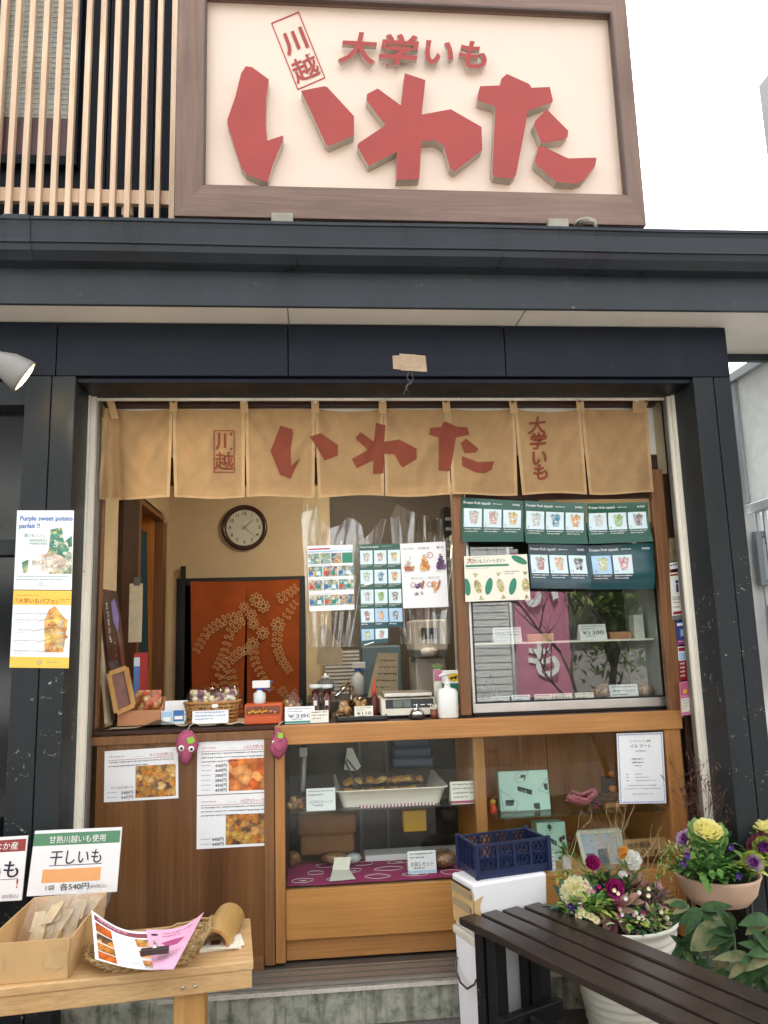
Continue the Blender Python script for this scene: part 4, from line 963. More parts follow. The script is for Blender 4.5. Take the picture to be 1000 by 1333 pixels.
for k in range(14): b.box(x0, x1, y0 - .004, y0 - .001, z0 + k * .024, z0 + .006 + k * .024, 'kitchen_grey')
b.build('splash_blind', kb)
cm = T('softcream_machine', 'white kitchen machine with dark screen and round nozzle behind the vinyl sheet', 'machine', (at(562, 900, 1.2).x, 1.2, at(562, 905, 1.25).z))
b = MB(); b.box(*gbox(540, 806, 582, 848, 1.2, .4), 'machine_white'); b.box(*gbox(543, 855, 580, 905, 1.26, .34), 'machine_white'); b.build('body', cm, bevel=.01)
b = MB(); b.box(*gbox(549, 817, 568, 832, 1.19, .009), 'black_plastic'); b.build('screen', cm)
b = MB(); q = at(559, 850, 1.17); b.lathe([(.04, 0), (.05, .02), (.05, .04), (.02, .05)], (q.x, q.y, q.z - .02), 'white_plastic', 18); b.box(*gbox(540, 846, 580, 856, 1.2, .3), 'kitchen_grey'); b.build('nozzle', cm)
b = MB(); b.box(*gbox(580, 660, 592, 745, 1.3, .1), 'black_plastic'); 
for k in range(6): z_ = at(586, 745 - k * 13, 1.3).z; b.box(at(581, 700, 1.3).x, at(591, 700, 1.3).x, 1.292, 1.2995, z_ + .01, z_ + .03, 'kitchen_grey')
b.build('rack', label='black slatted rack on the wall above the white machine', cat='rack', bevel=.002)
b = MB(); q = [at(412, 866, .9), at(446, 866, .9), at(446, 846, .9), at(424, 812, .9), at(416, 816, .9)]; b.prism(q, (0, .004, 0), 'paper_old'); b.build('paper_note', label='crumpled old paper note pinned behind the vinyl sheet at left', cat='note')
s = Sheet([(492, 850), (518, 850), (518, 908), (478, 908)], .8, 'paper_old'); s.lines(.2, .15, .95, .9, 5, 'ink', .3); s.done('paper_list', 'handwritten pale list standing behind the weighing scale', 'paper')
b = MB(); b.box(*gbox(472, 840, 522, 906, 1.35, .25), 'bluegrey'); b.build('appliance', label='blue grey appliance between the paper list and the sink', cat='appliance', bevel=.01)
fa = MB(); q = at(458, 898, .9); fa.tube([(q.x, .9, at(458, 925, .9).z), (q.x, .9, at(458, 893, .9).z), (q.x - .02, .88, at(455, 890, .9).z), (q.x - .09, .8, at(440, 905, .9).z)], [.014, .014, .014, .011], 'chrome', 10); fa.build('tap', label='chrome sink tap behind the tray of snack bags', cat='tap')
def bottle(px, py0, py1, Y, r, name, label, m, cap='white_plastic', zbase=None, capfrac=.3, sprayer=False, cat='bottle'):
    q = at(px, py1, Y); z = q.z if zbase is None else zbase; h = at(px, py0, Y).z - z
    t = T(name, label, cat, (q.x, Y, z))
    b = MB(); b.lathe([(r * .9, 0), (r, .006), (r, h * (1 - capfrac) * .8), (r * .4, h * (1 - capfrac)), (r * .4, h * (1 - capfrac) + .004)], (q.x, Y, z), m, 18); b.build('body', t)
    b = MB(); zz = z + h * (1 - capfrac) + .003
    if sprayer:
        b.lathe([(r * .45, 0), (r * .45, h * .08), (r * .3, h * .1)], (q.x, Y, zz), 'water_blue', 14)
        b.box(q.x - .03, q.x + .045, Y - .012, Y + .012, zz + h * .1, z + h, cap); b.prism([(q.x + .005, Y - .006, zz + h * .1), (q.x + .012, Y - .006, zz + h * .1), (q.x + .05, Y - .006, zz - h * .02), (q.x + .043, Y - .006, zz - h * .03)], (0, .012, 0), 'water_blue'); b.box(q.x + .0455, q.x + .056, Y - .009, Y + .009, z + h * .9, z + h * .98, 'water_blue')
    else: b.lathe([(r * .5, 0), (r * .5, h * capfrac * .4), (r * .2, h * capfrac * .5), (r * .12, h * capfrac)], (q.x, Y, zz), cap, 14)
    b.build('spray_head' if sprayer else 'cap', t, bevel=.002 if sprayer else 0); return t
M('clear_plastic', (214, 220, 220), .2, var=.05)
bottle(466, 862, 905, 1.0, .035, 'spray_bottle', 'spray bottle with blue neck at the kitchen sink', 'clear_plastic', sprayer=True)
bottle(424, 877, 900, .8, .045, 'storage_jar', 'grey storage jar behind the two red jars', 'kitchen_grey', cat='jar')

# vinyl sheet with three sheets of print
YV = 0.14
def v_y(u, v): 
    k = noise.noise(V((u * 4.5, v * .9, 1.7))) * .05 + noise.noise(V((u * 10, v * 2.2 + u, 4.2))) * .014 * (.4 + v) + .02 * math.sin(u * 9 + v * 1.5)
    return YV + k * .8
def v_top(prof, x):
    for (xa_, ya_), (xb_, yb_) in zip(prof, prof[1:]):
        if x <= xb_: return ya_ + (yb_ - ya_) * max(0, (x - xa_) / (xb_ - xa_))
    return prof[-1][1]
for (a0, a1, b0, b1, y1, prof, l) in ((392, 503, 402, 466, 842, [(392, 672), (398, 657), (401, 655), (414, 656), (419, 678), (430, 688), (444, 683), (452, 673), (462, 676), (471, 684), (474, 702), (482, 694), (497, 675), (503, 676)], 'wavy clear vinyl sheet on the left with the photo sheet taped to it'), (508, 590, 522, 586, 838, [(508, 676), (513, 662), (517, 656), (528, 662), (545, 669), (560, 672), (575, 676), (578, 700), (590, 712)], 'wavy clear vinyl sheet on the right with the soft ice menu taped to it')):
    b = MB(); b.grid(lambda u, v: (lambda w: at((a0 + (a1 - a0) * u) * (1 - w) + (b0 + (b1 - b0) * u) * w, (lambda t_: t_ + (y1 - t_) * w)(v_top(prof, a0 + (a1 - a0) * u)), v_y(u + a0 * .01, w)))(1 - v), 70, 60, 'vinyl'); b.build('vinyl_sheet', label=l, cat='vinyl sheet')
YP = 0.055
PH = []
for k, cc in enumerate([[(54, 130, 110), (226, 214, 180), (90, 150, 150), (90, 150, 190), (220, 226, 216)], [(40, 120, 100), (226, 190, 110), (90, 150, 120), (224, 230, 220), (90, 170, 180)], [(60, 140, 150), (30, 90, 150), (220, 224, 210), (208, 170, 130)]]): cells('photo_print_%s' % 'abc'[k], cc, 70, .3)
s = Sheet([(400, 711), (459, 709), (461.5, 793.5), (403, 796)], YP, 'paper')
s.rect(.02, .04, .5, .062, 'ink_red', 1); s.rect(.0, .08, 1, .1, 'menu_tile_sky', 1)
for r, (v0, ws) in enumerate(((.12, (.27, .24, .24, .25)), (.32, (.32, .33, .35)), (.53, (.32, .34, .34)), (.76, (.33, .33, .34)))):
    u = .01
    for k, w in enumerate(ws): s.rect(u, v0, u + w - .015, v0 + .16, 'sp_green' if (r, k) == (0, 3) else 'photo_print_%s' % 'abc'[(r + k) % 3], 1); u += w
    s.lines(.02, v0 - .022, .9, v0 - .002, 1, 'ink_grey', seed=r)
M('skin_print', (222, 180, 150), .5, var=.05); M('shirt_red', (206, 70, 50), .5, var=.05); M('shirt_blue', (50, 110, 170), .5, var=.05)
for k in range(16):
    r = k // 6; u = .06 + (k % 6) * .165; v = (.40, .61, .84)[r]; s.disc(u, v - .05, .022, 'skin_print', 3, 8); s.poly([(u - .05, v + .055), (u - .04, v - .005), (u + .04, v - .005), (u + .05, v + .055)], ('shirt_blue', 'sp_green', 'shirt_red', 'menu_tile')[k * 7 % 4], 2)
s.done('photo_sheet', 'white sheet of small group photographs hanging on the vinyl at left', 'printed sheet')
def col_menu(c, keys, rows, name, label, m, u0s=(.03, .36, .69), sky=()):
    s = Sheet(c, YP - .004, m)
    top = .07 if len(rows) > 1 or rows[0] < .3 else .05
    return s
s = Sheet([(467, 709), (520.5, 707.5), (523, 790), (468.5, 791)], YP - .004, 'menu_green'); s.write('Frozen fruit squash', .03, .055, .04, 'ink_white', w=.45, bold=.02); s.lines(.55, .035, .95, .05, 1, 'ink_white')
for r in range(3):
    for k in range(3):
        u0, v0 = .03 + k * .335, .1 + r * .31; s.rect(u0, v0, u0 + .30, v0 + .22, 'menu_tile'); cup(s, u0 + .15, v0 + .11, .15, .15, 'abcdefghi'[r * 3 + k]); s.lines(u0, v0 + .232, u0 + .27, v0 + .28, 2, 'ink_white', seed=r * 3 + k)
s.poly([(.1, .64), (.28, .61), (.29, .63), (.11, .66)], 'ink_white', 4)
s.done('menu_sheet', 'green nine tile drink menu in the middle of the vinyl', 'menu', None)
s = Sheet([(468, 791), (522.5, 790), (524, 816), (469, 817.5)], YP - .005, 'menu_teal')
for k in range(3): u0 = .03 + k * .335; s.rect(u0, .06, u0 + .31, .74, 'menu_tile_sky' if k else 'menu_tile'); cup(s, u0 + .15, .42, .14, .5, 'jkl'[k]); s.lines(u0, .8, u0 + .25, .94, 1, 'ink_white', seed=k)
s.done('menu_strip', 'teal strip of three drinks below the nine tile menu', 'menu')
s = Sheet([(469, 817.5), (507, 816.5), (507, 834), (489, 836), (489, 840.5)][:4] and [(469, 817.5), (506, 816.5), (506, 836), (470, 841)], YP - .006, 'menu_teal')
for k in range(2): u0 = .04 + k * .49; s.rect(u0, .08, u0 + .44, .72, 'menu_tile_sky' if k == 0 else 'menu_tile'); cup(s, u0 + .22, .42, .2, .5, 'mn'[k])
s.poly([(.1, .95), (.45, .84), (.47, .9), (.12, 1.0)], 'ink_white', 4); s.done('menu_strip', 'lowest teal strip with only two drinks under the vinyl menus', 'menu')
s = Sheet([(521, 708), (579.5, 705), (584, 790), (525, 792)], YP - .003, 'paper')
cells('cream_white', [(236, 230, 222), (214, 204, 196), (246, 244, 240)], 60, .4); cells('cream_orange', [(232, 160, 84), (240, 186, 116), (206, 130, 60)], 60, .4); cells('cream_purple', [(96, 62, 116), (128, 92, 148), (66, 40, 86)], 60, .4); cells('cone', [(176, 100, 64), (196, 124, 80)], 60, .4)
for u, key, t in ((.17, 'cream_white', 'プレミアム'), (.52, 'cream_orange', 'さつまいも'), (.88, 'cream_purple', '紫いも')):
    s.write(t, u, .10, .042, 'ink', align='c', bold=.01, w=.24 if len(t) > 3 else .15)
    for q in range(6): s.disc(u + (q % 2 - .5) * .015, .2 + q * .034, .035 + q * .015, key, 2 + q, 12, .5, .1)
    s.poly([(u - .12, .36), (u + .12, .36), (u + .09, .43), (u - .09, .43)], 'cone' if u < .3 else key, 8); s.lines(u - .12, .45, u + .12, .47, 1, 'ink_grey')
for u, k1, k2, t in ((.36, 'cream_purple', 'drink_i', '紫いもパフェ'), (.72, 'cream_orange', 'drink_k', '大学いもパフェ')):
    s.write(t, u - .02, .56, .036, 'ink', align='c', w=.26)
    for q in range(9): s.disc(u + random.uniform(-.07, .07), .68 + random.uniform(-.06, .16), .045, (k1, k2)[q % 2], 2 + q % 4, 9, .8, .2)
    s.poly([(u + .04, .7), (u + .1, .58), (u + .14, .6), (u + .09, .72)], 'cone', 6); s.ring(u - .12, .65, .06, .012, 'ink_red', 6)
s.ring(.64, .2, .07, .012, 'ink_red', 9); s.lines(.60, .18, .68, .22, 2, 'ink_red'); s.rect(.36, .77, .41, .80, 'ink_white', 8)
s.done('ice_menu', 'white soft ice menu with purple and orange cones on the vinyl', 'menu')

# ------------------------------------------------------------------ things on the counter
cloth('burlap', (206, 190, 160), .05, 160)
x0, x1 = at(146, 940, .06).x, at(319, 940, .06).x
b = MB(); b.box(x0 - .02, x1, .02, .3, ZT, ZT + .006, 'glass_shelf'); b.build('glass_tray', label='thin glass tray under the burlap cloth at the left of the counter', cat='tray')
b = MB(); b.grid(lambda u, v: V((x0 + (x1 - x0) * u, .025 + .26 * v, ZT + .008 + .02 * max(0, noise.noise(V((u * 9, v * 3, 1)))) * (1 - v) + (.028 * math.exp(-((u - .36) / .1) ** 2) * math.exp(-(v / .2) ** 2)))), 60, 12, 'burlap'); b.build('burlap_cloth', label='rumpled burlap cloth on the glass tray under the gift boxes', cat='cloth')
ZB = ZT + .0135
def P0(px, py, Y, z): q = at(px, py, Y); return V((q.x, Y, z))
# open tan box
gb = T('gift_box', 'open tan cardboard box holding a snack bag at the counter end', 'box', P0(182, 940, .13, ZB))
x0, x1 = at(153, 930, .08).x, at(209, 930, .08).x; zt1_, zt2_ = at(180, 925, .08).z, at(180, 908, .2).z
b = MB(); b.box(x0, x1, .08, .084, ZB, zt1_, 'card_box_red'); b.box(x0, x1, .2, .204, ZB, zt2_, 'card_box_red'); b.box(x0, x1, .084, .2, ZB, ZB + .004, 'card_box_red')
for x in (x0, x1 - .004): b.prism([(x, .084, ZB + .004), (x, .2, ZB + .004), (x, .2, zt2_ - .002), (x, .084, zt1_)], (.004, 0, 0), 'card_box_red')
b.build('body', gb)
cells('snack_print', [(226, 170, 104), (200, 60, 40), (236, 200, 150), (180, 110, 60)], 45, .2)
b = MB(); q = at(192, 930, .14); b.grid(lambda u, v: V((q.x - .055 + .11 * u, .15 - .03 * math.sin(PI * u) * math.sin(PI * v), ZB + .03 + .11 * v)), 10, 8, 'snack_print'); b.grid(lambda u, v: V((q.x - .055 + .11 * (1 - u), .151 + .02 * math.sin(PI * u) * math.sin(PI * v), ZB + .03 + .11 * v)), 10, 8, 'snack_print'); b.build('snack_bag', label='orange and red snack bag inside the tan cardboard box', cat='snack bag')
bs_ = T('brochure_stand', 'white brochure holder with blue pamphlets beside the tan box', 'brochure holder', P0(225, 942, .08, ZB))
b = MB(); x0, x1 = at(210, 930, .07).x, at(240, 930, .07).x; zz = at(225, 925, .07).z; b.box(x0, x1, .07, .074, ZB, zz, 'paper_blue'); b.box(x0, x1, .075, .12, ZB, ZB + .01, 'paper_blue'); b.prism([(x0, .121, ZB + .002), (x1, .121, ZB + .002), (x1, .150, zz + .035), (x0, .150, zz + .035)], (0, .004, 0), 'paper'); b.build('holder', bs_)
b = MB(); xm_ = (x0 + x1) / 2; b.box(x0 + .004, xm_ - .003, .066, .0695, ZB + .004, zz - .004, 'menu_tile_sky'); b.box(xm_ + .003, x1 - .002, .066, .0695, ZB + .012, zz, 'shirt_blue'); b.box(x0 + .008, xm_ - .008, .064, .0658, ZB + .012, ZB + .03, 'ink_white'); b.box(xm_ + .008, x1 - .006, .064, .0658, ZB + .02, ZB + .034, 'ink_white'); b.build('pamphlet', bs_)
# wicker basket with bags of sweets
wood('wicker', (214, 164, 100), (170, 118, 64), 'x', 2, .5)
def basket(name, label, cx, cy, z, rx, ry, h, m='wicker', rings=6, flare=1.15, n=34, back=0, r=.0045):
    t = T(name, label, 'basket', (cx, cy, z)); b = MB()
    for j in range(rings):
        f = j / (rings - 1); k = 1 + (flare - 1) * f
        pts = []
        for i in range(n * 2 + 1):
            a = 2 * PI * i / (n * 2); w = .004 * (1 if (i + j) % 2 else -1)
            ex = 4.0; ca, sa = math.cos(a), math.sin(a); q_ = (abs(ca) ** ex + abs(sa) ** ex) ** (-1 / ex)
            pts.append((cx + (rx * k + w) * ca * q_, cy + (ry * k + w) * sa * q_, z + .006 + h * f + back * max(0, sa) ** 2 * f))
        b.tube(pts, r if j < rings - 1 else r * 1.5, m, 6, cap=False)
    b.build('weave', t); b = MB()
    for i in range(n):
        a = 2 * PI * i / n; ex = 4.0; ca, sa = math.cos(a), math.sin(a); q_ = (abs(ca) ** ex + abs(sa) ** ex) ** (-1 / ex)
        b.tube([(cx + rx * ca * q_, cy + ry * sa * q_, z + .004), (cx + rx * flare * ca * q_, cy + ry * flare * sa * q_, z + h + back * max(0, sa) ** 2)], r * .7, m, 5)
    b.build('stakes', t)
    b = MB(); b.box(cx - rx, cx + rx, cy - ry, cy + ry, z, z + .004, m); b.build('base', t); return t
q = at(277, 935, .16); basket('wicker_basket', 'wicker basket full of wrapped purple and white sweets on the counter', q.x, .16, ZB, .10, .06, .075, flare=1.14)
M('sweet_cream', (226, 214, 170), .5, var=.1); M('sweet_purple', (150, 84, 120), .5, var=.15); M('label_white', (232, 232, 228), .5, var=.02)
for k, (px, py, Y, key) in enumerate([(254, 908, .17, 0), (270, 908, .18, 1), (286, 909, .16, 0), (300, 905, .17, 1), (262, 917, .13, 1), (281, 917, .12, 1), (298, 916, .13, 0)]):
    q = at(px, py, Y); t = T('sweets_bag', 'clear bag of purple and cream sweets in the wicker basket', 'sweets bag', (q.x, Y, q.z - .03), 'bags of sweets in the wicker basket')
    rd = random.Random(k); b = MB()
    for i in range(9): b.ball((q.x + rd.uniform(-.03, .03), Y + rd.uniform(-.02, .02), q.z + rd.uniform(-.025, .025)), rd.uniform(.011, .015), 'sweet_cream' if (i + key) % 3 else 'sweet_purple', 8)
    b.build('sweets', t); b = MB(); b.ball((q.x, Y, q.z), (.045, .033, .042), 'plastic_bag', 12, .4, k, 5); b.build('wrapper', t)
    if k in (1, 3, 5): b = MB(); b.quad((q.x - .012, Y - .036, q.z - .012), (q.x + .014, Y - .036, q.z - .01), (q.x + .013, Y - .035, q.z + .006), (q.x - .013, Y - .035, q.z + .004), 'label_white'); b.build('label', t)
card(250, 927, 297, 944, .045, 'price_card', 'wide handwritten card in front of the wicker basket', None, .3, 'paper', ZB, .15, None, 0, 21, 3, 'ink_blue')
# orange drawer box with spray bottle on top
M('orange_plastic', (206, 86, 36), .35, var=.06); M('window_film', (120, 60, 34), .15, var=.2)
ob = T('drawer_box', 'small orange two storey box with clear compartments on the counter', 'drawer box', P0(342, 943, .07, ZT))
x0, x1 = at(318, 930, .05).x, at(367, 930, .05).x; zz = at(342, 917, .05).z; zm = ZT + (zz - ZT) * .45
b = MB(); b.box(x0, x1, .062, .16, ZT, zz, 'orange_plastic'); b.build('body', ob, bevel=.003)
b = MB(); b.box(x0 + .003, x1 - .003, .052, .0605, ZT + .003, zm - .003, 'orange_plastic'); b.build('drawer', ob, bevel=.002)
b = MB()
for a_, c_ in ((x0 + .008, (x0 + x1) / 2 - .004), ((x0 + x1) / 2 + .004, x1 - .008)): b.box(a_, c_, .056, .0605, zm + .006, zz - .008, 'window_film')
for k in range(14): b.ball((x0 + .02 + (x1 - x0 - .04) * (k / 13), .052, zm + .012 + .003 * (k % 3)), .006, 'sweet_purple' if k > 7 and k % 2 else 'sp_gold', 7)
M('sp_gold', (214, 160, 50), .4, var=.1); b.build('compartment', ob)
t = bottle(338, 886, 918, .10, .026, 'spray_bottle', 'white spray bottle with blue trigger standing on the orange box', 'clear_plastic', zbase=zz, capfrac=.45, sprayer=True)
cells('gold_snack', [(220, 170, 84), (184, 130, 66), (236, 206, 140), (140, 96, 60)], 70, .3, .4)
def snackbag(px, py0, py1, Y, r, label, m='gold_snack', z=None, group=None):
    q = at(px, (py0 + py1) / 2, Y); h = at(px, py0, Y).z - (z if z is not None else ZT); zz_ = z if z is not None else ZT
    t = T('snack_bag', label, 'snack bag', (q.x, Y, zz_), group); b = MB(); rd = random.Random(px)
    for i in range(16): b.ball((q.x + rd.uniform(-r, r) * .7, Y + rd.uniform(-.02, .02), zz_ + h * rd.uniform(.12, .8)), (rd.uniform(.011, .02),) * 3, m, 7, .5, i)
    b.build('chips', t); b = MB(); b.ball((q.x, Y, zz_ + h * .5), (r * 1.05, .03, h * .52), 'plastic_bag', 14, .35, px, 5); b.build('wrapper', t)
snackbag(381, 901, 930, .16, .042, 'clear bag of golden chips behind the large price card')
snackbag(446, 910, 936, .14, .033, 'clear bag of brown chips on the black tray')
snackbag(470, 908, 930, .22, .03, 'small bag of chips at the back of the black tray')
card(371, 920, 410, 942, .045, 'price_card', 'large white price card with green lower edge by the red jars', '¥380', .3, 'paper', ZT, .2, 'ink_green', 0, 31, 3, 'ink_grey')
card(404, 925, 428, 941, .042, 'price_card', 'small handwritten card leaning beside the large price card', None, .3, 'paper_cream', ZT, .2, None, 0, 33, 3, 'ink')
M('jar_red', (92, 30, 26), .3, var=.3)
for q_, l in ((411, 'left of two clear jars of red snack sticks'), (426, 'right of two clear jars of red snack sticks')):
    q = P0(q_, 930, .15, ZT); t = T('snack_jar', l, 'jar', q); h = at(q_, 891, .15).z - ZT; b = MB()
    for k in range(14): a = k * 2.4; r_ = .005 + .011 * math.sqrt(k / 14); b.tube([(q.x + r_ * math.cos(a), q.y + r_ * math.sin(a), ZT + .004), (q.x + r_ * math.cos(a + .2), q.y + r_ * math.sin(a + .2), ZT + h * (.78 + .1 * math.sin(k)))], .0042, 'jar_red', 6)
    b.build('sticks', t); b = MB(); b.lathe([(.024, .002), (.025, .01), (.025, h * .9)], q, 'glass_clear', 20); b.build('glass', t); b = MB(); b.lathe([(.0255, h * .9), (.027, h * .91), (.027, h), (.0001, h)], q, 'clear_plastic', 20); b.build('lid', t)
    b = MB(); b.box(q.x - .008, q.x + .006, q.y - .0285, q.y - .0265, ZT + h * .42, ZT + h * .56, 'label_white'); b.build('label', t)
tr = MB(); x0, x1 = at(440, 935, .05).x, at(503, 935, .05).x; tr.box(x0, x1, .04, .27, ZT, ZT + .006, 'black_plastic')
for a_ in ((x0 - .006, x0, .034, .276), (x1, x1 + .006, .034, .276)): tr.box(*a_, ZT + .003, ZT + .02, 'black_plastic')
tr.box(x0, x1, .034, .04, ZT + .003, ZT + .02, 'black_plastic'); tr.box(x0, x1, .27, .276, ZT + .003, ZT + .02, 'black_plastic'); tr.build('black_tray', label='black plastic tray with chip bags in the middle of the counter', cat='tray', bevel=.002)
card(462, 914, 486, 931, .05, 'price_card', 'yellowish handwritten price card standing on the black tray', '¥110', .34, 'paper_cream', ZT + .0065, .2, None, 0, 41, 2, 'ink')
bottle(488, 882, 922, .2, .019, 'sauce_bottle', 'dark sauce bottle with red pointed cap behind the black tray', 'jar_red', 'shirt_red', ZT, .45)
# weighing scale
sc = T('weighing_scale', 'white digital weighing scale with black display on the counter', 'scale', P0(531, 930, .15, ZT))
M('scale_body', (222, 214, 194), .4, var=.04); M('display', (96, 104, 92), .3, var=.05)
x0, x1 = at(497, 925, .1).x, at(567, 925, .1).x; zz = at(530, 909, .1).z; zp = at(530, 903, .1).z
b = MB(); b.prism([(x0, .10, ZT + .012), (x1, .10, ZT + .012), (x1, .125, zz), (x0, .125, zz)], (0, .18, 0), 'scale_body'); b.box(x0 + .02, x1 - .02, .12, .26, ZT, ZT + .0115, 'black_plastic'); b.build('body', sc, bevel=.004)
def sf(u, v): return V((x0 + (x1 - x0) * u, .0985 + .025 * v, ZT + .012 + (zz - ZT - .012) * v))
b = MB(); b.quad(sf(.08, .4), sf(.98, .4), sf(.98, .92), sf(.08, .92), 'black_plastic'); b.build('front_strip', sc)
b = MB(); d_ = V((0, -.001, 0)); b.quad(sf(.22, .46) + d_, sf(.55, .46) + d_, sf(.55, .88) + d_, sf(.22, .88) + d_, 'display'); b.text('2', sf(.38, .5) + d_, (1, 0, 0), (0, .16, 1), .026, 'ink', .0008)
for k in range(3): b.quad(sf(.6 + .13 * k, .55) + d_, sf(.68 + .13 * k, .55) + d_, sf(.68 + .13 * k, .6) + d_, sf(.6 + .13 * k, .6) + d_, 'ink_white')
b.build('display', sc)
b = MB(); b.box(x0 + .012, x1 - .01, .105, .30, zz + .006, zp + .002, 'steel'); b.tube([((x0 + x1) / 2, .2, zz - .004), ((x0 + x1) / 2, .2, zz + .006)], .02, 'steel_dark'); b.build('pan', sc, bevel=.003)
# bell, toothpicks, pump bottle, paper bag
q = P0(543, 932, .03, ZT); t = T('service_bell', 'shiny chrome service bell in front of the scale', 'bell', q)
b = MB(); b.lathe([(.036, .006), (.036, .012), (.0335, .016)], q, 'black_plastic', 20); b.build('base', t); b = MB(); b.lathe([(.033, .016), (.031, .028), (.024, .038), (.012, .045), (.0001, .047)], q, 'chrome', 24); b.tube([q + V((0, 0, .046)), q + V((0, 0, .056))], .003, 'chrome'); b.ball(q + V((0, 0, .057)), .005, 'chrome', 8); b.build('dome', t)
q = P0(565, 931, .04, ZT); t = T('toothpick_cup', 'small brown cup of toothpicks beside the white pump bottle', 'cup', q)
M('cup_brown', (124, 66, 36), .3, var=.2); b = MB(); b.lathe([(.012, 0), (.015, .002), (.016, .038), (.014, .038), (.013, .006)], q, 'cup_brown', 16); b.build('cup', t); b = MB()
for k in range(7): a = k * .9; b.tube([q + V((0, 0, .01)), q + V((.016 * math.cos(a), .012 * math.sin(a), .058))], .0012, 'paper_cream', 5)
b.build('toothpicks', t)
q = P0(584, 934, .0 + .03, ZT); t = T('pump_bottle', 'white pump dispenser bottle by the middle wooden post', 'bottle', q); hh = at(584, 896, .03).z - ZT
def rr_(w, d, z): return [(q.x + w * c * ((abs(c) ** 4 + abs(s_) ** 4) ** -.25), q.y + d * s_ * ((abs(c) ** 4 + abs(s_) ** 4) ** -.25), z) for c, s_ in ((math.cos(2 * PI * i / 24), math.sin(2 * PI * i / 24)) for i in range(24))]
b = MB(); lv = [(.04, .026, 0), (.044, .03, .006), (.044, .03, hh * .86), (.036, .024, hh * .97), (.012, .012, hh * 1.03), (.012, .012, hh * 1.12)]; vs = []; 
for w, d, z in lv: vs += rr_(w, d, ZT + z)
fs = [(j * 24 + i, j * 24 + (i + 1) % 24, (j + 1) * 24 + (i + 1) % 24, (j + 1) * 24 + i) for j in range(5) for i in range(24)] + [tuple(range(24))[::-1], tuple(120 + i for i in range(24))]
b.add(vs, fs, 'white_plastic', True); b.build('body', t); b = MB(); zq = ZT + hh * 1.12; b.lathe([(.013, 0), (.013, .018), (.006, .02), (.006, .045)], (q.x, q.y, zq - .004), 'white_plastic', 14); b.tube([(q.x + .008, q.y, zq + .042), (q.x - .02, q.y - .01, zq + .045), (q.x - .036, q.y - .016, zq + .038)], [.008, .007, .005], 'white_plastic', 8); b.build('pump', t)
M('bag_yellow', (232, 186, 40), .5, var=.05); M('bag_green', (22, 120, 96), .5, var=.05)
x0, x1 = at(584, 900, .1).x, at(601, 900, .1).x; z1_ = at(590, 873, .1).z
t = T('shopping_bag', 'paper carrier with yellow oval and black cat mark behind the pump bottle', 'paper carrier', ((x0 + x1) / 2, .1, ZT))
b = MB(); b.box(x0 - .02, x1, .1, .16, ZT, z1_ - .055, 'bag_green'); b.box(x0 - .02, x1, .1, .16, z1_ - .0548, z1_, 'paper'); b.build('carrier', t)
b = MB(); cxb, czb = (x0 + x1) / 2 - .004, z1_ - .030
b.add([(cxb + .026 * math.cos(2 * PI * i / 20), .0985, czb + .019 * math.sin(2 * PI * i / 20)) for i in range(20)], [tuple(range(20))], 'bag_yellow')
b.add([(cxb + x, .0978, czb + z) for x, z in [(-.018, -.006), (-.014, .002), (-.006, .004), (.004, .003), (.008, .008), (.010, .011), (.012, .007), (.016, .007), (.017, .001), (.012, -.002), (.011, -.010), (.008, -.010), (.006, -.005), (-.006, -.004), (-.009, -.011), (-.012, -.010), (-.012, -.004), (-.017, -.001)][::-1]], [tuple(range(18))], 'ink'); b.box(x0 - .015, x1 - .004, .0975, .0995, ZT + .03, ZT + .05, 'bag_yellow'); b.build('print', t)
M('pink_pack', (196, 120, 150), .4, var=.15)
b = MB(); q = at(571, 885, .16); b.box(q.x - .018, q.x + .014, .17, .2, ZT, q.z + .045, 'paper_cream'); b.box(q.x - .018, q.x + .014, .168, .1695, q.z - .005, q.z + .044, 'pink_pack')
for k in range(5): b.tube([(q.x, .185, q.z + .04), (q.x + .02 * (k - 2) * .6, .18, q.z + .075 - .006 * abs(k - 2))], .003, 'leaf_garnish', 5)
b.build('pink_packet', label='tall packet with pink label and green ribbon behind the pump bottle', cat='packet')

# ------------------------------------------------------------------ sheets and felt toys on the front panel
cells('food_dice', [(232, 168, 70), (206, 128, 40), (240, 206, 140), (74, 40, 58), (226, 176, 96), (180, 130, 60)], 46, .3)
cells('food_slices', [(226, 116, 40), (238, 146, 66), (204, 92, 30), (244, 170, 100)], 26, .3)
cells('food_sticks', [(210, 140, 60), (190, 120, 50), (226, 176, 104), (84, 52, 64), (200, 160, 80)], 42, .3)
def pricesheet(c, name, label, title, intro, pic, prices, px0, pv, left):
    s = Sheet(c, 0, 'paper_gloss', off=.0025)
    s.rect(.05, .185, .94, .193, 'ink_red'); s.lines(.06, .11, .40, .165, 1, 'ink_red'); s.rect(.42, .14, .55, .143, 'ink_grey'); s.write(title, .93, .165, .09, 'ink_red', align='r', w=.04 * len(title))
    s.lines(.06, .22, .94, .22 + .075 * intro, intro, 'ink', .4)
    s.rect(px0, pv, .965, .95, pic, 1)
    for k, (sm, t) in enumerate(prices): v = .95 - (len(prices) - 1 - k) * .092; s.lines(left - .12, v - .045, left + .1, v - .01, 1, 'ink'); s.write(t, px0 - .03, v, .075, 'ink', align='r', bold=.012, w=.16)
    if px0 < .43 and len(prices) == 2 and 'サ' in title: s.write(title, px0 - .03, .75, .055, 'ink', align='r', w=.3)
    return s.done(name, label, 'price sheet')
pricesheet([(136.5, 978), (232, 972), (232.5, 1039), (135.5, 1044.5)], 'price_sheet', 'white price sheet with diced sweet potato picture on the brown panel', 'サイコロ大学いも', 2, 'food_dice', [('', '340円'), ('', '347円')], .42, .33, .16)
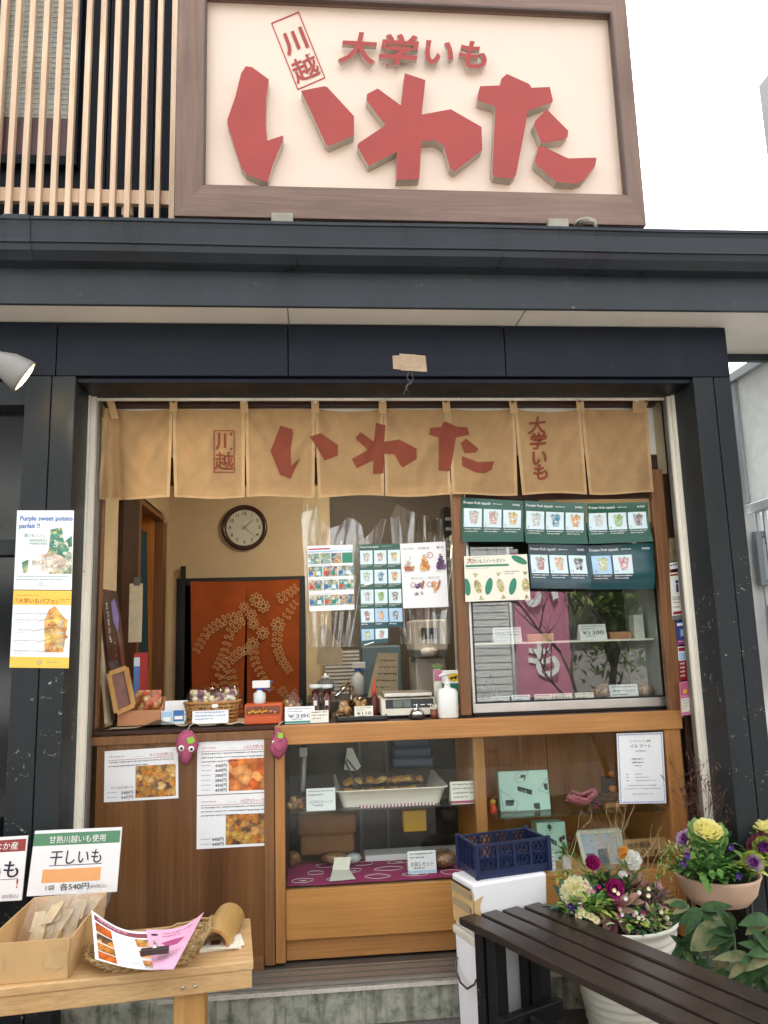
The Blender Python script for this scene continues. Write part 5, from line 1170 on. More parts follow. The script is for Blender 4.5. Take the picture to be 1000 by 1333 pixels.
pricesheet([(257, 966), (349.5, 962), (350, 1031), (256.5, 1035)], 'price_sheet', 'upper price sheet with orange potato slices on the brown panel', 'いわた大学いも', 3, 'food_slices', [('', t) for t in ('440円', '449円', '280円', '286円', '450円', '459円')], .44, .35, .18)
pricesheet([(256.5, 1036), (350, 1032), (350.5, 1100.5), (256, 1105.5)], 'price_sheet', 'lower price sheet with candied potato sticks below the orange slices', '小江戸スティック', 3, 'food_sticks', [('', '440円'), ('', '449円')], .40, .38, .18)
M('felt_pink', (178, 88, 118), .95, var=.08, vs=30, bmp=.3, bs=300); M('felt_green', (150, 200, 70), .9, var=.05); M('stitch', (122, 52, 78), .9, var=0)
def felt(outline, name, label, eyes, smile=None, Y=-.03):
    cx_ = sum(p_[0] for p_ in outline) / len(outline); cy_ = sum(p_[1] for p_ in outline) / len(outline)
    t = T(name, label, 'felt toy', at(cx_, max(p_[1] for p_ in outline), Y)); b = MB(); n = len(outline)
    rings = [(1, .012), (.96, .0), (.82, -.012), (.55, -.02), (.25, -.023)]
    vs = []
    for k, d in rings: vs += [at(cx_ + (x - cx_) * k, cy_ + (y - cy_) * k, Y + d) for x, y in outline]
    o_ = ccw(outline) is outline
    fs = [(j * n + i, j * n + (i + 1) % n, (j + 1) * n + (i + 1) % n, (j + 1) * n + i) for j in range(4) for i in range(n)] + [tuple(4 * n + i for i in range(n)), tuple(range(n))[::-1]]
    b.add(vs, fs, 'felt_pink', True); b.build('body', t); b = MB()
    for i in range(n * 2):
        a_, c_ = outline[i // 2], outline[(i // 2 + 1) % n]; f = .5 * (i % 2) + .1; g = f + .28
        P_ = [at(cx_ + (a_[0] + (c_[0] - a_[0]) * q - cx_) * .88, cy_ + (a_[1] + (c_[1] - a_[1]) * q - cy_) * .88, Y - .0115) for q in (f, g)]; b.tube(P_, .0012, 'stitch', 5)
    if smile: b.tube([at(x, y, Y - .026) for x, y in smile], .0015, 'stitch', 6)
    b.build('stitching', t)
    for ex, ey, r in eyes:
        b = MB(); q = at(ex, ey, Y - .024); b.ball(q, (r, .004, r), 'ink_white', 12); e = b.build('eye', t); b = MB(); b.ball(q + V((.0015, -.0035, -.001)), (r * .5, .002, r * .5), 'ink', 10); b.build('pupil', e)
    return t
t = felt([(232, 956), (240, 950), (250, 951), (257, 961), (259, 970), (256, 978), (250, 982), (248, 990), (243, 996), (236, 994), (234, 985), (230, 978), (229, 966)], 'felt_potato', 'pink felt sweet potato toy with two round white eyes', [(236, 974, .012), (249, 975, .012)])
b = MB(); b.prism([at(x, y, -.058) for x, y in ccw([(243, 961), (251, 959), (254, 965), (250, 968), (245, 968)])], (0, .003, 0), 'felt_green'); b.build('leaf', t); b = MB(); b.tube([at(244, 951, -.03), at(247, 945, -.026), at(252, 942, -.02)], .0012, 'paper_cream', 5); b.build('string', t)
t = felt([(361, 946), (368, 954), (374, 963), (375, 972), (372, 979), (368, 984), (363, 989), (355, 984), (351, 977), (351, 968), (355, 960), (358, 952)], 'felt_potato', 'winking pink felt sweet potato toy with stitched smile', [(356, 966, .006)], [(357, 973), (361, 978), (366, 978), (370, 971)])
b = MB(); b.prism([at(x, y, -.056) for x, y in ccw([(362, 954), (368, 954), (369, 960), (365, 962), (362, 960)])], (0, .003, 0), 'felt_green'); b.tube([at(363, 966, -.055), at(366, 964, -.055), at(369, 966, -.055)], .0012, 'stitch', 5); b.build('leaf', t); b = MB(); b.tube([at(361, 947, -.03), at(364, 942, -.026), at(369, 939, -.02)], .0012, 'paper_cream', 5); b.build('string', t)

# ------------------------------------------------------------------ inside the lower cases
M('enamel', (244, 238, 222), .25, var=.04, vs=5); M('glazed', (220, 158, 74), .18, var=.3, vs=40, bmp=.3, bs=60, coat=.5); M('glazed_dark', (178, 114, 56), .18, var=.3, vs=40, bmp=.3, bs=60, coat=.5); M('glazed_gold', (240, 198, 110), .2, var=.25, vs=40, bmp=.3, bs=60, coat=.5)
yf = .10; pl_, pr_ = at(446, 1046, yf), at(574, 1043, yf); rl, rr = at(438, 1027, yf - .01), at(582, 1022, yf - .01); zrim = zs + .068
yb3 = atz(510, 1000, zrim).y
tray = T('food_tray', 'cream enamel tray of glazed sweet potato on the glass shelf', 'tray', ((pl_.x + pr_.x) / 2, yf, zs))
b = MB(); x0, x1, X0, X1 = pl_.x, pr_.x, rl.x, rr.x
def ringp(xa_, xb_, ya_, yb_, z, r=.025):
    pts = []
    for cx_, cy_, a0 in ((xb_ - r, yb_ - r, 0), (xa_ + r, yb_ - r, PI / 2), (xa_ + r, ya_ + r, PI), (xb_ - r, ya_ + r, 1.5 * PI)):
        for k in range(5): a = a0 + k * PI / 8; pts.append((cx_ + r * math.cos(a), cy_ + r * math.sin(a), z))
    return pts
lv = [ringp(x0, x1, yf, yb3 - .02, zs + .001), ringp(X0 + .004, X1 - .004, yf - .012, yb3, zrim - .002), ringp(X0 - .006, X1 + .006, yf - .02, yb3 + .008, zrim), ringp(X0 - .006, X1 + .006, yf - .02, yb3 + .008, zrim + .004), ringp(X0 + .006, X1 - .006, yf - .008, yb3 - .004, zrim + .003), ringp(x0 + .006, x1 - .006, yf + .006, yb3 - .026, zs + .006)]
vs = [p_ for l in lv for p_ in l]; k_ = 20
b.add(vs, [(j * k_ + i, j * k_ + (i + 1) % k_, (j + 1) * k_ + (i + 1) % k_, (j + 1) * k_ + i) for j in range(5) for i in range(k_)], 'enamel', True); b.add(lv[0], [tuple(range(k_))[::-1]], 'enamel'); b.add(lv[5], [tuple(range(k_))], 'enamel'); b.build('body', tray)
b = MB()
for k in range(22): xk = x0 + .07 + (x1 - x0 - .1) * k / 22; b.box(xk, xk + .006, yf - .026, yf - .024, zs + .001, zs + .012, 'felt_pink'); b.box(xk + .006, xk + .013, yf - .026, yf - .024, zs + .001, zs + .012, 'label_white')
b.build('edge_strip', tray)
rd = random.Random(5); k = 0
GL = ('glazed', 'glazed_dark', 'glazed_gold', 'glazed')
for row in range(3):
    for c_ in range(13):
        x = x0 + .03 + (x1 - x0 - .09) * (c_ + rd.uniform(-.3, .3)) / 12; y = yf + .045 + row * (yb3 - yf - .1) / 2 + rd.uniform(-.01, .01); r = rd.uniform(.017, .025)
        b = MB(); R_ = Matrix.Rotation(rd.uniform(0, 3), 3, 'Z') @ Matrix.Rotation(rd.uniform(-.5, .5), 3, 'X'); b.ball((x, y, zs + .036 + .008 * row + r * .8), (r * 1.3, r, r * .66), GL[(k * 7 + row) % 4], 10, .55, k, 2.2, R_); k += 1
        b.build('sweet_potato_chunk', label='glazed brown sweet potato chunk in the cream enamel tray', cat='sweet potato', group='glazed sweet potato chunks in the tray')
b = MB(); q0 = at(452, 992, .24); q1 = at(466, 1014, .2); q2 = at(474, 1016, .2); q3 = at(463, 1022, .17)
b.tube([q3, q0 + V((-.006, 0, 0)), q0 + V((.0, 0, .012)), q0 + V((.008, 0, 0)), q2], .004, 'steel_dark', 6); b.ball(q2, (.012, .008, .008), 'steel_dark', 8); b.ball(q3, (.01, .008, .012), 'steel_dark', 8); b.build('tongs', label='dark metal tongs resting in the enamel tray', cat='tongs')
card(399, 1027, 437, 1056, .068, 'price_card', 'white price card left of the enamel tray on the glass shelf', '小江戸スティック', .14, 'paper', zs, .2, None, -1, 51, 4, 'ink_grey')
card(588, 1020, 625, 1049, .066, 'price_card', 'white price card right of the enamel tray by the wooden divider', None, .14, 'paper_cream', zs, .2, 'felt_pink', -1, 53, 4, 'ink_grey')
snackbag(386, 1036, 1058, .13, .045, 'clear bag of yellow crisps at the left end of the glass shelf', z=zs)
M('cloth_pink', (172, 52, 104), .9, var=.08)
zc_ = zb + .002; yb4 = atz(480, 1120, zc_).y
b = MB(); x0, x1 = xa + .004, xc - .035
def cl(u, v): return V((x0 + (x1 - x0) * u, .03 + (yb4 - .03) * v, zc_ + .004 + .003 * noise.noise(V((u * 9, v * 6, 0)))))
b.grid(cl, 40, 16, 'cloth_pink')
rd = random.Random(3)
for k in range(13):
    u0, v0 = .08 + (k % 5) * .2 + .07 * (k // 5), .2 + (k // 5) * .3; L = rd.uniform(.05, .075); pts = []
    for i in range(15): t_ = 2 * PI * i / 14; pts.append(cl(min(.99, u0 + L * math.cos(t_) * (1 + .2 * math.sin(t_ * 2 + k))), v0 + .09 * math.sin(t_)) + V((0, 0, .002)))
    b.tube(pts, .0011, 'ink_white', 5)
    if k % 3 == 0: b.tube([cl(u0 - .02, v0) + V((0, 0, .002)), cl(u0, v0 - .03) + V((0, 0, .002)), cl(u0 + .02, v0) + V((0, 0, .002))], .0015, 'ink_white', 5)
b.build('pink_cloth', label='magenta cloth printed with white potato outlines on the case floor', cat='cloth')
zq = zc_ + .008
card(532, 1113, 569, 1142, .09, 'price_card', 'white trial set price card with pale teal edge on the magenta cloth', 'お試しセット', .22, 'paper', zq, .2, 'menu_tile_sky', -2, 61, 3, 'ink')
s = MB(); q = [cl(.22, .05), cl(.36, .10), cl(.33, .4), cl(.24, .42)]; q = [p_ + V((0, 0, .006 + .01 * (k > 1))) for k, p_ in enumerate(q)]; s.quad(*q, 'paper_cream'); s.quad(q[3], q[2], q[2] + V((.01, .02, .045)), q[3] + V((.01, .02, .045)), 'paper_cream'); s.build('folded_card', label='small blank folded card lying on the magenta cloth', cat='card')
q = atz(381, 1129, zq); b = MB(); b.ball((q.x + .005, q.y + .02, zq + .030), .033, 'bread', 14, .25, 4, 6); b.build('moss_ball', label='round brown twine ball at the left of the magenta cloth', cat='ball')
for q_, w, l, m_ in ((436, .06, 'clear pack of brown biscuits at the back of the magenta cloth', 'food_sticks'), (461, .035, 'small clear pack beside the brown biscuits', 'clear_plastic')):
    q = atz(q_, 1127, zq); b = MB(); b.ball((q.x, q.y + .03, zq + .024), (w, .03, .022), m_, 14, .1, 2, 2); o = b.build('biscuit_pack', label=l, cat='biscuit pack'); b = MB(); b.ball((q.x, q.y + .03, zq + .025), (w * 1.12, .036, .027), 'plastic_bag', 14, .3, 5, 5); b.build('wrapper', o)
q = atz(582, 1131, zq); b = MB(); b.ball((q.x - .01, q.y + .03, zq + .032), (.06, .05, .033), 'bread', 16, .15, 6, 3); o = b.build('wrapped_loaf', label='glossy brown wrapped loaf behind the trial set card', cat='bread'); b = MB(); b.ball((q.x - .01, q.y + .03, zq + .034), (.068, .056, .038), 'plastic_bag', 16, .25, 3, 5); b.build('wrapper', o)
b = MB(); b.box(X_(474, 1115, .42), xc - .036, .33, .44, zb, zb + .03, 'paper'); b.build('white_paper', label='folded white paper at the back of the lower case', cat='paper', bevel=.004)
M('paper_bag', (150, 108, 70), .8, var=.12, bmp=.4, bs=18)
for k, (a_, c_, e_, f_) in enumerate(((390, 1088, 462, 1112), (386, 1062, 464, 1086))):
    b = MB(); x0, x1, y0, y1, z0, z1 = gbox(a_, e_ * 0 + f_, c_ * 0 + e_, c_, .36, .12); b.box(x0, x1, y0, y1, z0, z1, 'paper_bag'); b.build('paper_sack', label=('lower' if k == 0 else 'upper') + ' brown paper sack lying at the dark back of the lower case', cat='paper sack', bevel=.02, seg=3)
M('tray_blue', (74, 90, 116), .5, var=.1)
for k in range(3):
    b = MB(); x0, x1, y0, y1, z0, z1 = gbox(511 + k, 998 - k * 13, 566 - k * 2, 987 - k * 13, .36, .12); b.box(x0, x1, y0, y1, z0, z1, 'tray_blue'); b.build('blue_container', label=('lowest', 'middle', 'topmost')[k] + ' of three stacked grey blue containers behind the enamel tray', cat='container', bevel=.015, seg=3)
b = MB(); b.box(*gbox(525, 1082, 556, 1056, .36, .1), 'bag_yellow'); b.build('yellow_box', label='dim yellow box at the back of the lower case', cat='box', bevel=.004)
b = MB(); b.tube([at(394, 1030, .4), at(396, 985, .4)], .012, 'white_plastic'); b.box(*gbox(390, 985, 400, 974, .39, .03), 'white_plastic'); b.build('white_hook', label='white plastic rod with hook at the left back of the show case', cat='hook')
b = MB(); b.prism([at(x, y, .4) for x, y in ccw([(448, 1002), (452, 974), (459, 974), (470, 998), (464, 1004)])], (0, .01, 0), 'white_plastic'); b.build('plastic_bag', label='white plastic bag hanging behind the enamel tray', cat='plastic bag', bevel=.003)
# right hand case
M('mint', (192, 228, 214), .5, var=.03); M('mint_dark', (46, 64, 62), .6, var=.05); M('cream_side', (222, 218, 198), .6, var=.04)
def giftbox(c, Y, d, z, label, lean=.0, base='mint'):
    BL, BR = at(c[0], c[3], Y), at(c[2], c[3], Y); h = at(c[0], c[1], Y).z - BL.z; BL.z = BR.z = z
    up = V((0, lean, 1)).normalized() * h; dp = V((0, d, -lean * d)); b = MB(); b.obox(BL, BR - BL, dp, up, base)
    t = b.build('gift_box', label=label, cat='gift box', bevel=.003, group='mint gift boxes')
    s = Sheet([BL + up, BR + up, BR, BL], None, base, off=.002)
    for pl in ([(.42, .02), (.62, .02), (.5, .28), (.38, .3), (.32, .15)], [(.02, .45), (.36, .8), (.3, .98), (.05, .98)], [(.98, .2), (.98, .62), (.78, .5)], [(.66, .95), (.72, .85), (.8, .95)]):
        for a_, e_ in zip(pl, pl[1:] + pl[:1]):
            dx, dy = e_[0] - a_[0], e_[1] - a_[1]; L = math.hypot(dx, dy) or 1; nx, ny = -dy / L * .006, dx / L * .006; s.poly([a_, e_, (e_[0] + nx, e_[1] + ny), (a_[0] + nx, a_[1] + ny)], 'mint_dark')
        cx_, cy_ = sum(p_[0] for p_ in pl) / len(pl), sum(p_[1] for p_ in pl) / len(pl)
        for k in range(9): s.rect(max(.01, cx_ + random.uniform(-.09, .08)), max(.01, cy_ + random.uniform(-.1, .08)), min(.97, cx_ + random.uniform(.0, .1)), min(.98, cy_ + random.uniform(0, .02) + .01), 'mint_dark', 2) if k % 2 else None
    s.poly([(.36, .42), (.38, .38), (.66, .5), (.64, .62), (.37, .5)], 'mint_dark', 2); s.write('いも', .43, .53, .09, 'mint', 4, ang=-.25); s.build('print', t); return t
giftbox((652, 1002, 717, 1053), .16, .05, zs2, 'mint gift box standing upright on the right hand glass shelf', .12)
giftbox((703, 1078, 740, 1128), .20, .1, zb, 'mint gift box standing on the case floor behind the flower vase', .1)
b = MB(); x0, x1, y0, y1, z0, z1 = gbox(650, 1130, 712, 1074, .3, .12); b.box(x0, x1, y0, y1, zb, z1, 'cream_side'); b.box(x0 + .04, x1 - .05, y0 - .002, y0 - .0005, z1 - .05, z1 - .004, 'mint_dark'); b.build('gift_box', label='pale cream gift box lying behind the blue crate in the case', cat='gift box', bevel=.003)
q = at(643, 1053, .1); t = T('folk_doll', 'tiny red and yellow folk doll beside the mint gift box', 'doll', (q.x, .12, zs2)); b = MB(); b.lathe([(.012, 0), (.018, .012), (.016, .03), (.009, .04)], (q.x, .12, zs2), 'shirt_red', 14); b.build('body', t); b = MB(); b.ball((q.x, .12, zs2 + .05), .014, 'sp_gold', 10); b.build('head', t)
M('rope_pink', (196, 110, 124), .8, var=.1); q = at(757, 1048, .14); b = MB()
for k in range(9): a = k * .7; b.tube([(q.x + .065 * math.cos(a + u) * (1 - .1 * (k % 3)), q.y + .03 * math.sin(a + u) - .005 * k, zs2 + .012 + .006 * k + .025 * abs(math.cos(a + u))) for u in [i * .3 for i in range(12)]], .006, 'rope_pink', 6)
b.build('rope_wreath', label='pink twisted rope wreath on the right hand glass shelf', cat='wreath')
M('berry', (150, 34, 84), .3, var=.15); leafmat('leaf_dusty', (92, 124, 88), (130, 154, 112)); q = at(776, 1046, .12); t = T('berry_sprig', 'sprig of magenta berries and dusty green leaves on the glass shelf', 'sprig', (q.x, .12, zs2)); b = MB(); rd = random.Random(2)
for k in range(7): b.ball((q.x + rd.uniform(-.025, .03), .12 + rd.uniform(-.02, .02), zs2 + rd.uniform(.01, .04)), .009, 'berry', 8)
b.build('berries', t); b = MB()
for k in range(9): leaf(b, (q.x, .12, zs2 + .02), (rd.uniform(-1, 1), rd.uniform(-.8, .3), rd.uniform(.2, 1.2)), (0, 0, 1), .045, .026, 'leaf_dusty')
b.build('leaves', t)
q0, q1 = at(783, 1040, .15), at(806, 1040, .15); t = T('display_stand', 'small brown wooden stand partly behind the white choir notice', 'stand', ((q0.x + q1.x) / 2, .15, zs2)); b = MB(); b.box(q0.x, q1.x + .03, .13, .2, zs2 + .05, zs2 + .058, 'wood_post'); b.box(q0.x + .004, q0.x + .012, .14, .19, zs2, zs2 + .0495, 'wood_post'); b.box(q0.x + .01, q1.x + .03, .13, .2, zs2, zs2 + .018, 'wood_amber'); b.box(q0.x + .02, q1.x, .17, .2, zs2 + .0585, zs2 + .12, 'wood_dark'); b.build('shelf', t, bevel=.002)
M('pumpkin', (206, 120, 56), .5, var=.1); q = at(799, 1020, .15); b = MB(); b.ball((q.x, .155, zs2 + .075), (.022, .02, .016), 'pumpkin', 14, .15, 1, 4); b.build('toy_pumpkin', label='small orange toy pumpkin on the brown stand', cat='pumpkin'); b = MB(); b.ball((q.x, .175, zs2 + .135), (.016, .014, .014), 'pumpkin', 14, .15, 2, 4); b.build('toy_pumpkin', label='higher orange toy pumpkin at the back of the brown stand', cat='pumpkin')
s = Sheet([(802.5, 955), (862.5, 953), (867.5, 1045.5), (806.5, 1046.5)], -.001, 'paper_gloss', off=.002)
for k in range(28): s.rect(.02 + k * .0345, .012, .02 + k * .0345 + .02, .03, 'ink_blue'); s.rect(.02 + k * .0345, .97, .02 + k * .0345 + .02, .988, 'ink_blue')
for k in range(40): s.rect(.02, .03 + k * .0235, .045, .03 + k * .0235 + .013, 'ink_blue'); s.rect(.955, .03 + k * .0235, .98, .03 + k * .0235 + .013, 'ink_blue')
s.write('コーラス メンバー募集', .5, .13, .035, 'ink', align='c', w=.45); s.write('イル マーレ', .5, .21, .062, 'ink', align='c', shear=.2, w=.45); s.write('~Il Mare~', .5, .27, .04, 'ink', align='c', shear=.2, w=.26)
s.lines(.3, .36, .72, .42, 1, 'ink'); s.lines(.3, .41, .72, .47, 1, 'ink'); s.lines(.36, .46, .62, .5, 1, 'ink')
for k in range(3): s.lines(.16, .58 + k * .045, .28, .61 + k * .045, 1, 'ink'); s.lines(.36, .58 + k * .045, .84, .61 + k * .045, 1, 'ink', last=.3 + .3 * k)
s.lines(.2, .74, .8, .77, 1, 'ink', last=1); s.lines(.12, .785, .9, .81, 1, 'ink', last=1); s.lines(.28, .86, .72, .89, 1, 'ink', last=1)
s.done('choir_notice', 'white choir notice with dashed blue border on the right hand glass', 'notice')
# case floor, right
q0, q1 = atz(760, 1130, zb), None; t = T('framed_picture', 'white and gold photo frame with grey street picture', 'photo frame', at(782, 1128, .12)); c4 = [at(*p_) for p_ in ((752, 1084, .2), (806, 1080, .2), (813, 1126, .12), (763, 1130, .12))]
b = MB()
for k in range(4): b.bar(c4[k], c4[(k + 1) % 4], .014, .014, 'paper_cream', (0, 1, .2))
b.build('frame', t); M('photo_grey', (186, 196, 204), .3, var=.05); M('photo_dark', (96, 104, 112), .4, var=.2); s = Sheet(c4, None, 'photo_grey', off=-.003); s.poly([(.05, .95), (.1, .6), (.3, .62), (.34, .95)], 'photo_dark'); s.poly([(.36, .95), (.4, .5), (.62, .5), (.66, .95)], 'photo_dark'); s.build('picture', t)
q = at(738, 1128, .07); t = T('bud_vase', 'tiny white bud vase with green leaves and brown buds', 'vase', (q.x, .07, zb)); b = MB(); b.box(q.x - .018, q.x + .018, .055, .085, zb, zb + .065, 'white_plastic'); b.build('vase', t, bevel=.004); b = MB(); leafmat('leaf_fresh', (74, 128, 56), (118, 162, 80)); rd = random.Random(8)
for k in range(12): leaf(b, (q.x, .07, zb + .065), (rd.uniform(-1, 1), rd.uniform(-.7, .4), rd.uniform(.1, .9)), (0, 0, 1), .055, .02, 'leaf_fresh', .4)
for dx in (-.02, .022): b.tube([(q.x, .07, zb + .06), (q.x + dx, .07, zb + .115)], .0018, 'leaf_fresh', 5); b.ball((q.x + dx, .07, zb + .122), (.007, .007, .012), 'jar_red', 8)
b.build('flowers', t)
M('kraft_yellow', (220, 178, 104), .7, var=.08); b = MB(); b.box(X_(714, 1130, .04), X_(775, 1130, .04), .03, .3, zb - .003, zb - .001 + .003, 'kraft_yellow'); b.build('paper_mat', label='yellow paper mat under the bud vase', cat='mat')
card(717, 1110, 724, 1131, .045, 'price_card', 'narrow white card half hidden behind the blue crate', None, .3, 'paper', zb + .003, .15, 'menu_tile_sky', 0, 71, 3)
c4 = [(813, 1094), (867, 1090), (869, 1113), (814, 1117)]; t = T('wooden_notice', 'small wooden plank notice with black brush writing in the case', 'notice board', at(841, 1117, .07)); b = MB(); P_ = [at(*q_, .07) for q_ in c4]; b.prism(P_[::-1], (0, .012, 0), 'wood_bench'); b.build('plank', t, bevel=.002)
s = Sheet([P_[0], P_[1], P_[2], P_[3]], None, 'wood_bench', off=.0015); s.write('地方発送', .06, .46, .36, 'ink', bold=.012, w=.56); s.write('承ります', .36, .9, .38, 'ink', bold=.012, w=.58); s.build('lettering', t)

# ------------------------------------------------------------------ on the walls outside
cells('parfait_green', [(40, 140, 116), (226, 210, 150), (30, 120, 98), (240, 236, 220), (60, 150, 126)], 60, .3); cells('parfait_pale', [(236, 222, 206), (224, 204, 186), (214, 190, 166), (244, 238, 230)], 30, .3); cells('parfait_yellow', [(246, 214, 116), (240, 190, 100), (248, 230, 170), (232, 166, 92)], 30, .3)
s = Sheet([(22.5, 664.5), (96.5, 664.5), (93.5, 768), (18, 767.5)], YW, 'paper')
s.write('Purple sweet potato', .06, .13, .088, 'ink_blue', bold=.045, w=.92); s.write('parfait !!', .05, .225, .088, 'ink_blue', bold=.045, w=.36); s.write('『紫いもパフェ』', .12, .34, .055, 'ink_green', w=.42); s.write('¥490(8%)', .24, .395, .04, 'ink_green', w=.3); s.write('¥500(10%)', .24, .435, .04, 'ink_green', w=.3)
s.poly([(.6, .24), (.8, .22), (.84, .4), (.98, .32), (.99, .8), (.6, .8), (.5, .62), (.58, .5)], 'parfait_green', 1)
for r in (.30, .24, .17, .1): s.disc(.62 - r * .1, .66 + .0 * r, r, 'parfait_pale' if int(r * 100) % 2 == 0 else 'cream_white', 2 + int((.3 - r) * 20), 20, .55, .03)
s.poly([(.12, .66), (.24, .62), (.22, .78), (.15, .8)], 'parfait_green', 2); s.lines(.04, .83, .95, .9, 2, 'ink_green', .4, last=.9); s.ring(.47, .93, .04, .01, 'ink_green', 2, 4)
s.done('parfait_poster', 'white purple sweet potato parfait poster, upper one on the dark left column', 'poster')
M('poster_yellow', (240, 196, 80), .5, var=.03)
s = Sheet([(18, 768.5), (93.5, 769), (89.5, 870), (12.5, 869)], YW, 'paper')
s.rect(0, 0, 1, .19, 'poster_yellow'); s.rect(0, .86, 1, 1, 'poster_yellow'); s.lines(.06, .06, .7, .09, 1, 'ink_red', .4); s.write('『大学いもパフェ』', .05, .165, .075, 'ink_red', w=.72, bold=.01); s.lines(.8, .11, .98, .16, 2, 'ink_red')
s.poly([(.55, .4), (.62, .25), (.72, .2), (.9, .36), (.96, .38), (.9, .8), (.58, .8)], 'parfait_yellow', 1)
for k in range(26): s.disc(.62 + .3 * random.random(), .34 + .42 * random.random(), .05, ('parfait_yellow', 'cream_orange', 'parfait_pale')[k % 3], 2 + k % 4, 9, .6, .2)
for k, (v, w) in enumerate(((.32, .6), (.40, .4), (.53, .3), (.67, .4), (.8, .45))): s.lines(.05 + .06 * (k == 2), v - .02, .05 + w, v, 1, 'ink', .6, last=1); s.lines(.08, v + .015, .3, v + .03, 1, 'ink_grey', .5); s.poly([(.05 + w, v), (.7, v - .05), (.7, v - .045), (.05 + w, v + .005)], 'ink', 7)
s.ring(.5, .93, .045, .012, 'ink_blue', 2, 4); s.lines(.62, .92, .95, .95, 1, 'ink_grey')
s.done('parfait_poster', 'yellow edged candied sweet potato parfait poster below the white one', 'poster')
b = MB(); 
for k, pl in enumerate(([(511, 463), (540, 461), (541, 483), (512, 480)], [(520, 460), (554, 463), (556, 484), (522, 482)], [(523, 465), (553, 466), (552, 479), (526, 478)])): b.prism([at(x, y, YW - .003 - .0015 * k) for x, y in ccw(pl)], (0, .0012, 0), 'tape_wall')
b.build('tape_patch', label='crinkled brown tape patch on the dark header above the noren', cat='tape')
b = MB(); b.tube([at(532, 484, YW - .006), at(530, 492, YW - .01), at(536, 499, YW - .02), at(528, 503, YW - .02), at(533, 512, YW - .02)], .0012, 'ink_grey', 5); b.tube([at(536, 484, YW - .006), at(538, 494, YW - .01), at(531, 500, YW - .02), at(525, 514, YW - .02)], .001, 'ink_grey', 5); b.build('thread', label='tangled grey thread dangling from the tape patch', cat='thread')
def sticker(c, Y, m, name, label, cat='sticker', fn=None):
    s = Sheet(c, Y, m, off=.004)
    if fn: fn(s)
    return s.done(name, label, cat)
M('st_kraft', (120, 104, 76), .6, var=.1); M('st_blue', (36, 70, 150), .4, var=.1); M('st_red', (150, 34, 40), .4, var=.1); M('st_purple', (150, 60, 130), .4, var=.1)
Ys = -.02
sticker([(870, 701), (885, 699.5), (886.5, 730), (871.5, 732)], Ys, 'st_kraft', 'door_sticker', 'brown sticker at the top of the strip beside the right frame', fn=lambda s: (s.write('川', .5, .75, .3, 'ink', align='c'),))
sticker([(871.5, 733), (886.5, 731), (887, 739), (872, 741.5)], Ys, 'paper', 'door_sticker', 'thin white lettered sticker below the brown one', fn=lambda s: s.lines(.05, .2, .95, .8, 1, 'ink', .8))
def f1(s): s.rect(.02, .03, .98, .07, 'st_red'); s.rect(.2, .12, .8, .45, 'menu_tile'); s.disc(.5, .2, .13, 'sp_purple', 2, 8); s.poly([(.38, .42), (.42, .25), (.58, .25), (.62, .42)], 'sp_purple', 3); s.write('CO-EDO', .5, .58, .11, 'ink_grey', align='c', bold=.03, w=.8); s.lines(.1, .62, .9, .8, 2, 'ink_grey'); s.rect(.1, .82, .9, .88, 'st_red'); s.rect(0, .9, 1, 1, 'kitchen_grey')
sticker([(871.5, 746), (888.5, 744), (892, 806), (875, 808)], Ys, 'paper_cream', 'door_sticker', 'tall cream sticker with purple figure on the strip', fn=f1)
def f2(s): s.rect(.05, .08, .95, .2, 'ink_white'); s.rect(.25, .3, .8, .7, 'ink_grey'); s.rect(.35, .36, .7, .64, 'menu_tile_sky', 2); s.rect(0, .78, 1, 1, 'st_purple'); s.lines(.1, .84, .9, .95, 1, 'ink_white')
sticker([(880, 809), (894, 808), (895.5, 838), (881.5, 840)], Ys, 'st_blue', 'door_sticker', 'blue and purple sticker below the tall cream one', fn=f2)
def f3(s): s.rect(.05, .03, .95, .14, 'st_red'); s.rect(.05, .18, .95, .4, 'menu_tile_sky'); [s.lines(.1, .48 + k * .12, .9, .56 + k * .12, 1, 'ink_white', .8) for k in range(4)]; s.rect(.0, .0, 1, .42, 'paper', 0.5)
sticker([(882, 842), (896, 841), (898, 884), (884.5, 886)], Ys, 'st_red', 'door_sticker', 'red and white sticker low on the strip', fn=f3)
def f4(s): s.rect(.1, .05, .9, .4, 'felt_pink'); s.disc(.5, .3, .22, 'sp_gold', 2); s.rect(.1, .5, .9, .9, 'cream_side'); s.lines(.2, .55, .8, .85, 4, 'ink_grey')
s = sticker([(884, 888), (897, 886), (899, 930), (886, 932)], -.05, 'pink_pack', 'leaflet_holder', 'pink leaflet holder lowest on the strip beside the frame', 'leaflet holder', f4)
# spotlight at the left edge
M('lamp_shell', (136, 134, 130), .35, var=.06); YLm = -.50
mc = at(33, 491, YLm); axd = (RM @ V((.81, -.585, -.37))).normalized()
lp = T('spot_lamp', 'lit white spotlight with flared shade hanging at the top left', 'lamp', mc)
b = MB(); b.lathe([(.062, 0), (.066, .002), (.064, .02), (.054, .07), (.036, .105), (.03, .115), (.03, .13), (.033, .132), (.033, .17), (.03, .172), (.028, .22), (.0001, .225)], mc, 'lamp_shell', 28, -axd, cap=False); b.build('shade', lp)
m, t, n, p = _new('lamp_lens'); p.inputs['Base Color'].default_value = (1, .9, .75, 1); p.inputs['Emission Color'].default_value = (1, .68, .28, 1); p.inputs['Emission Strength'].default_value = 2.6
b = MB(); b.lathe([(.0001, -.006), (.04, -.004), (.06, .003)], mc, 'lamp_lens', 28, -axd, cap=False); b.build('lens', lp)
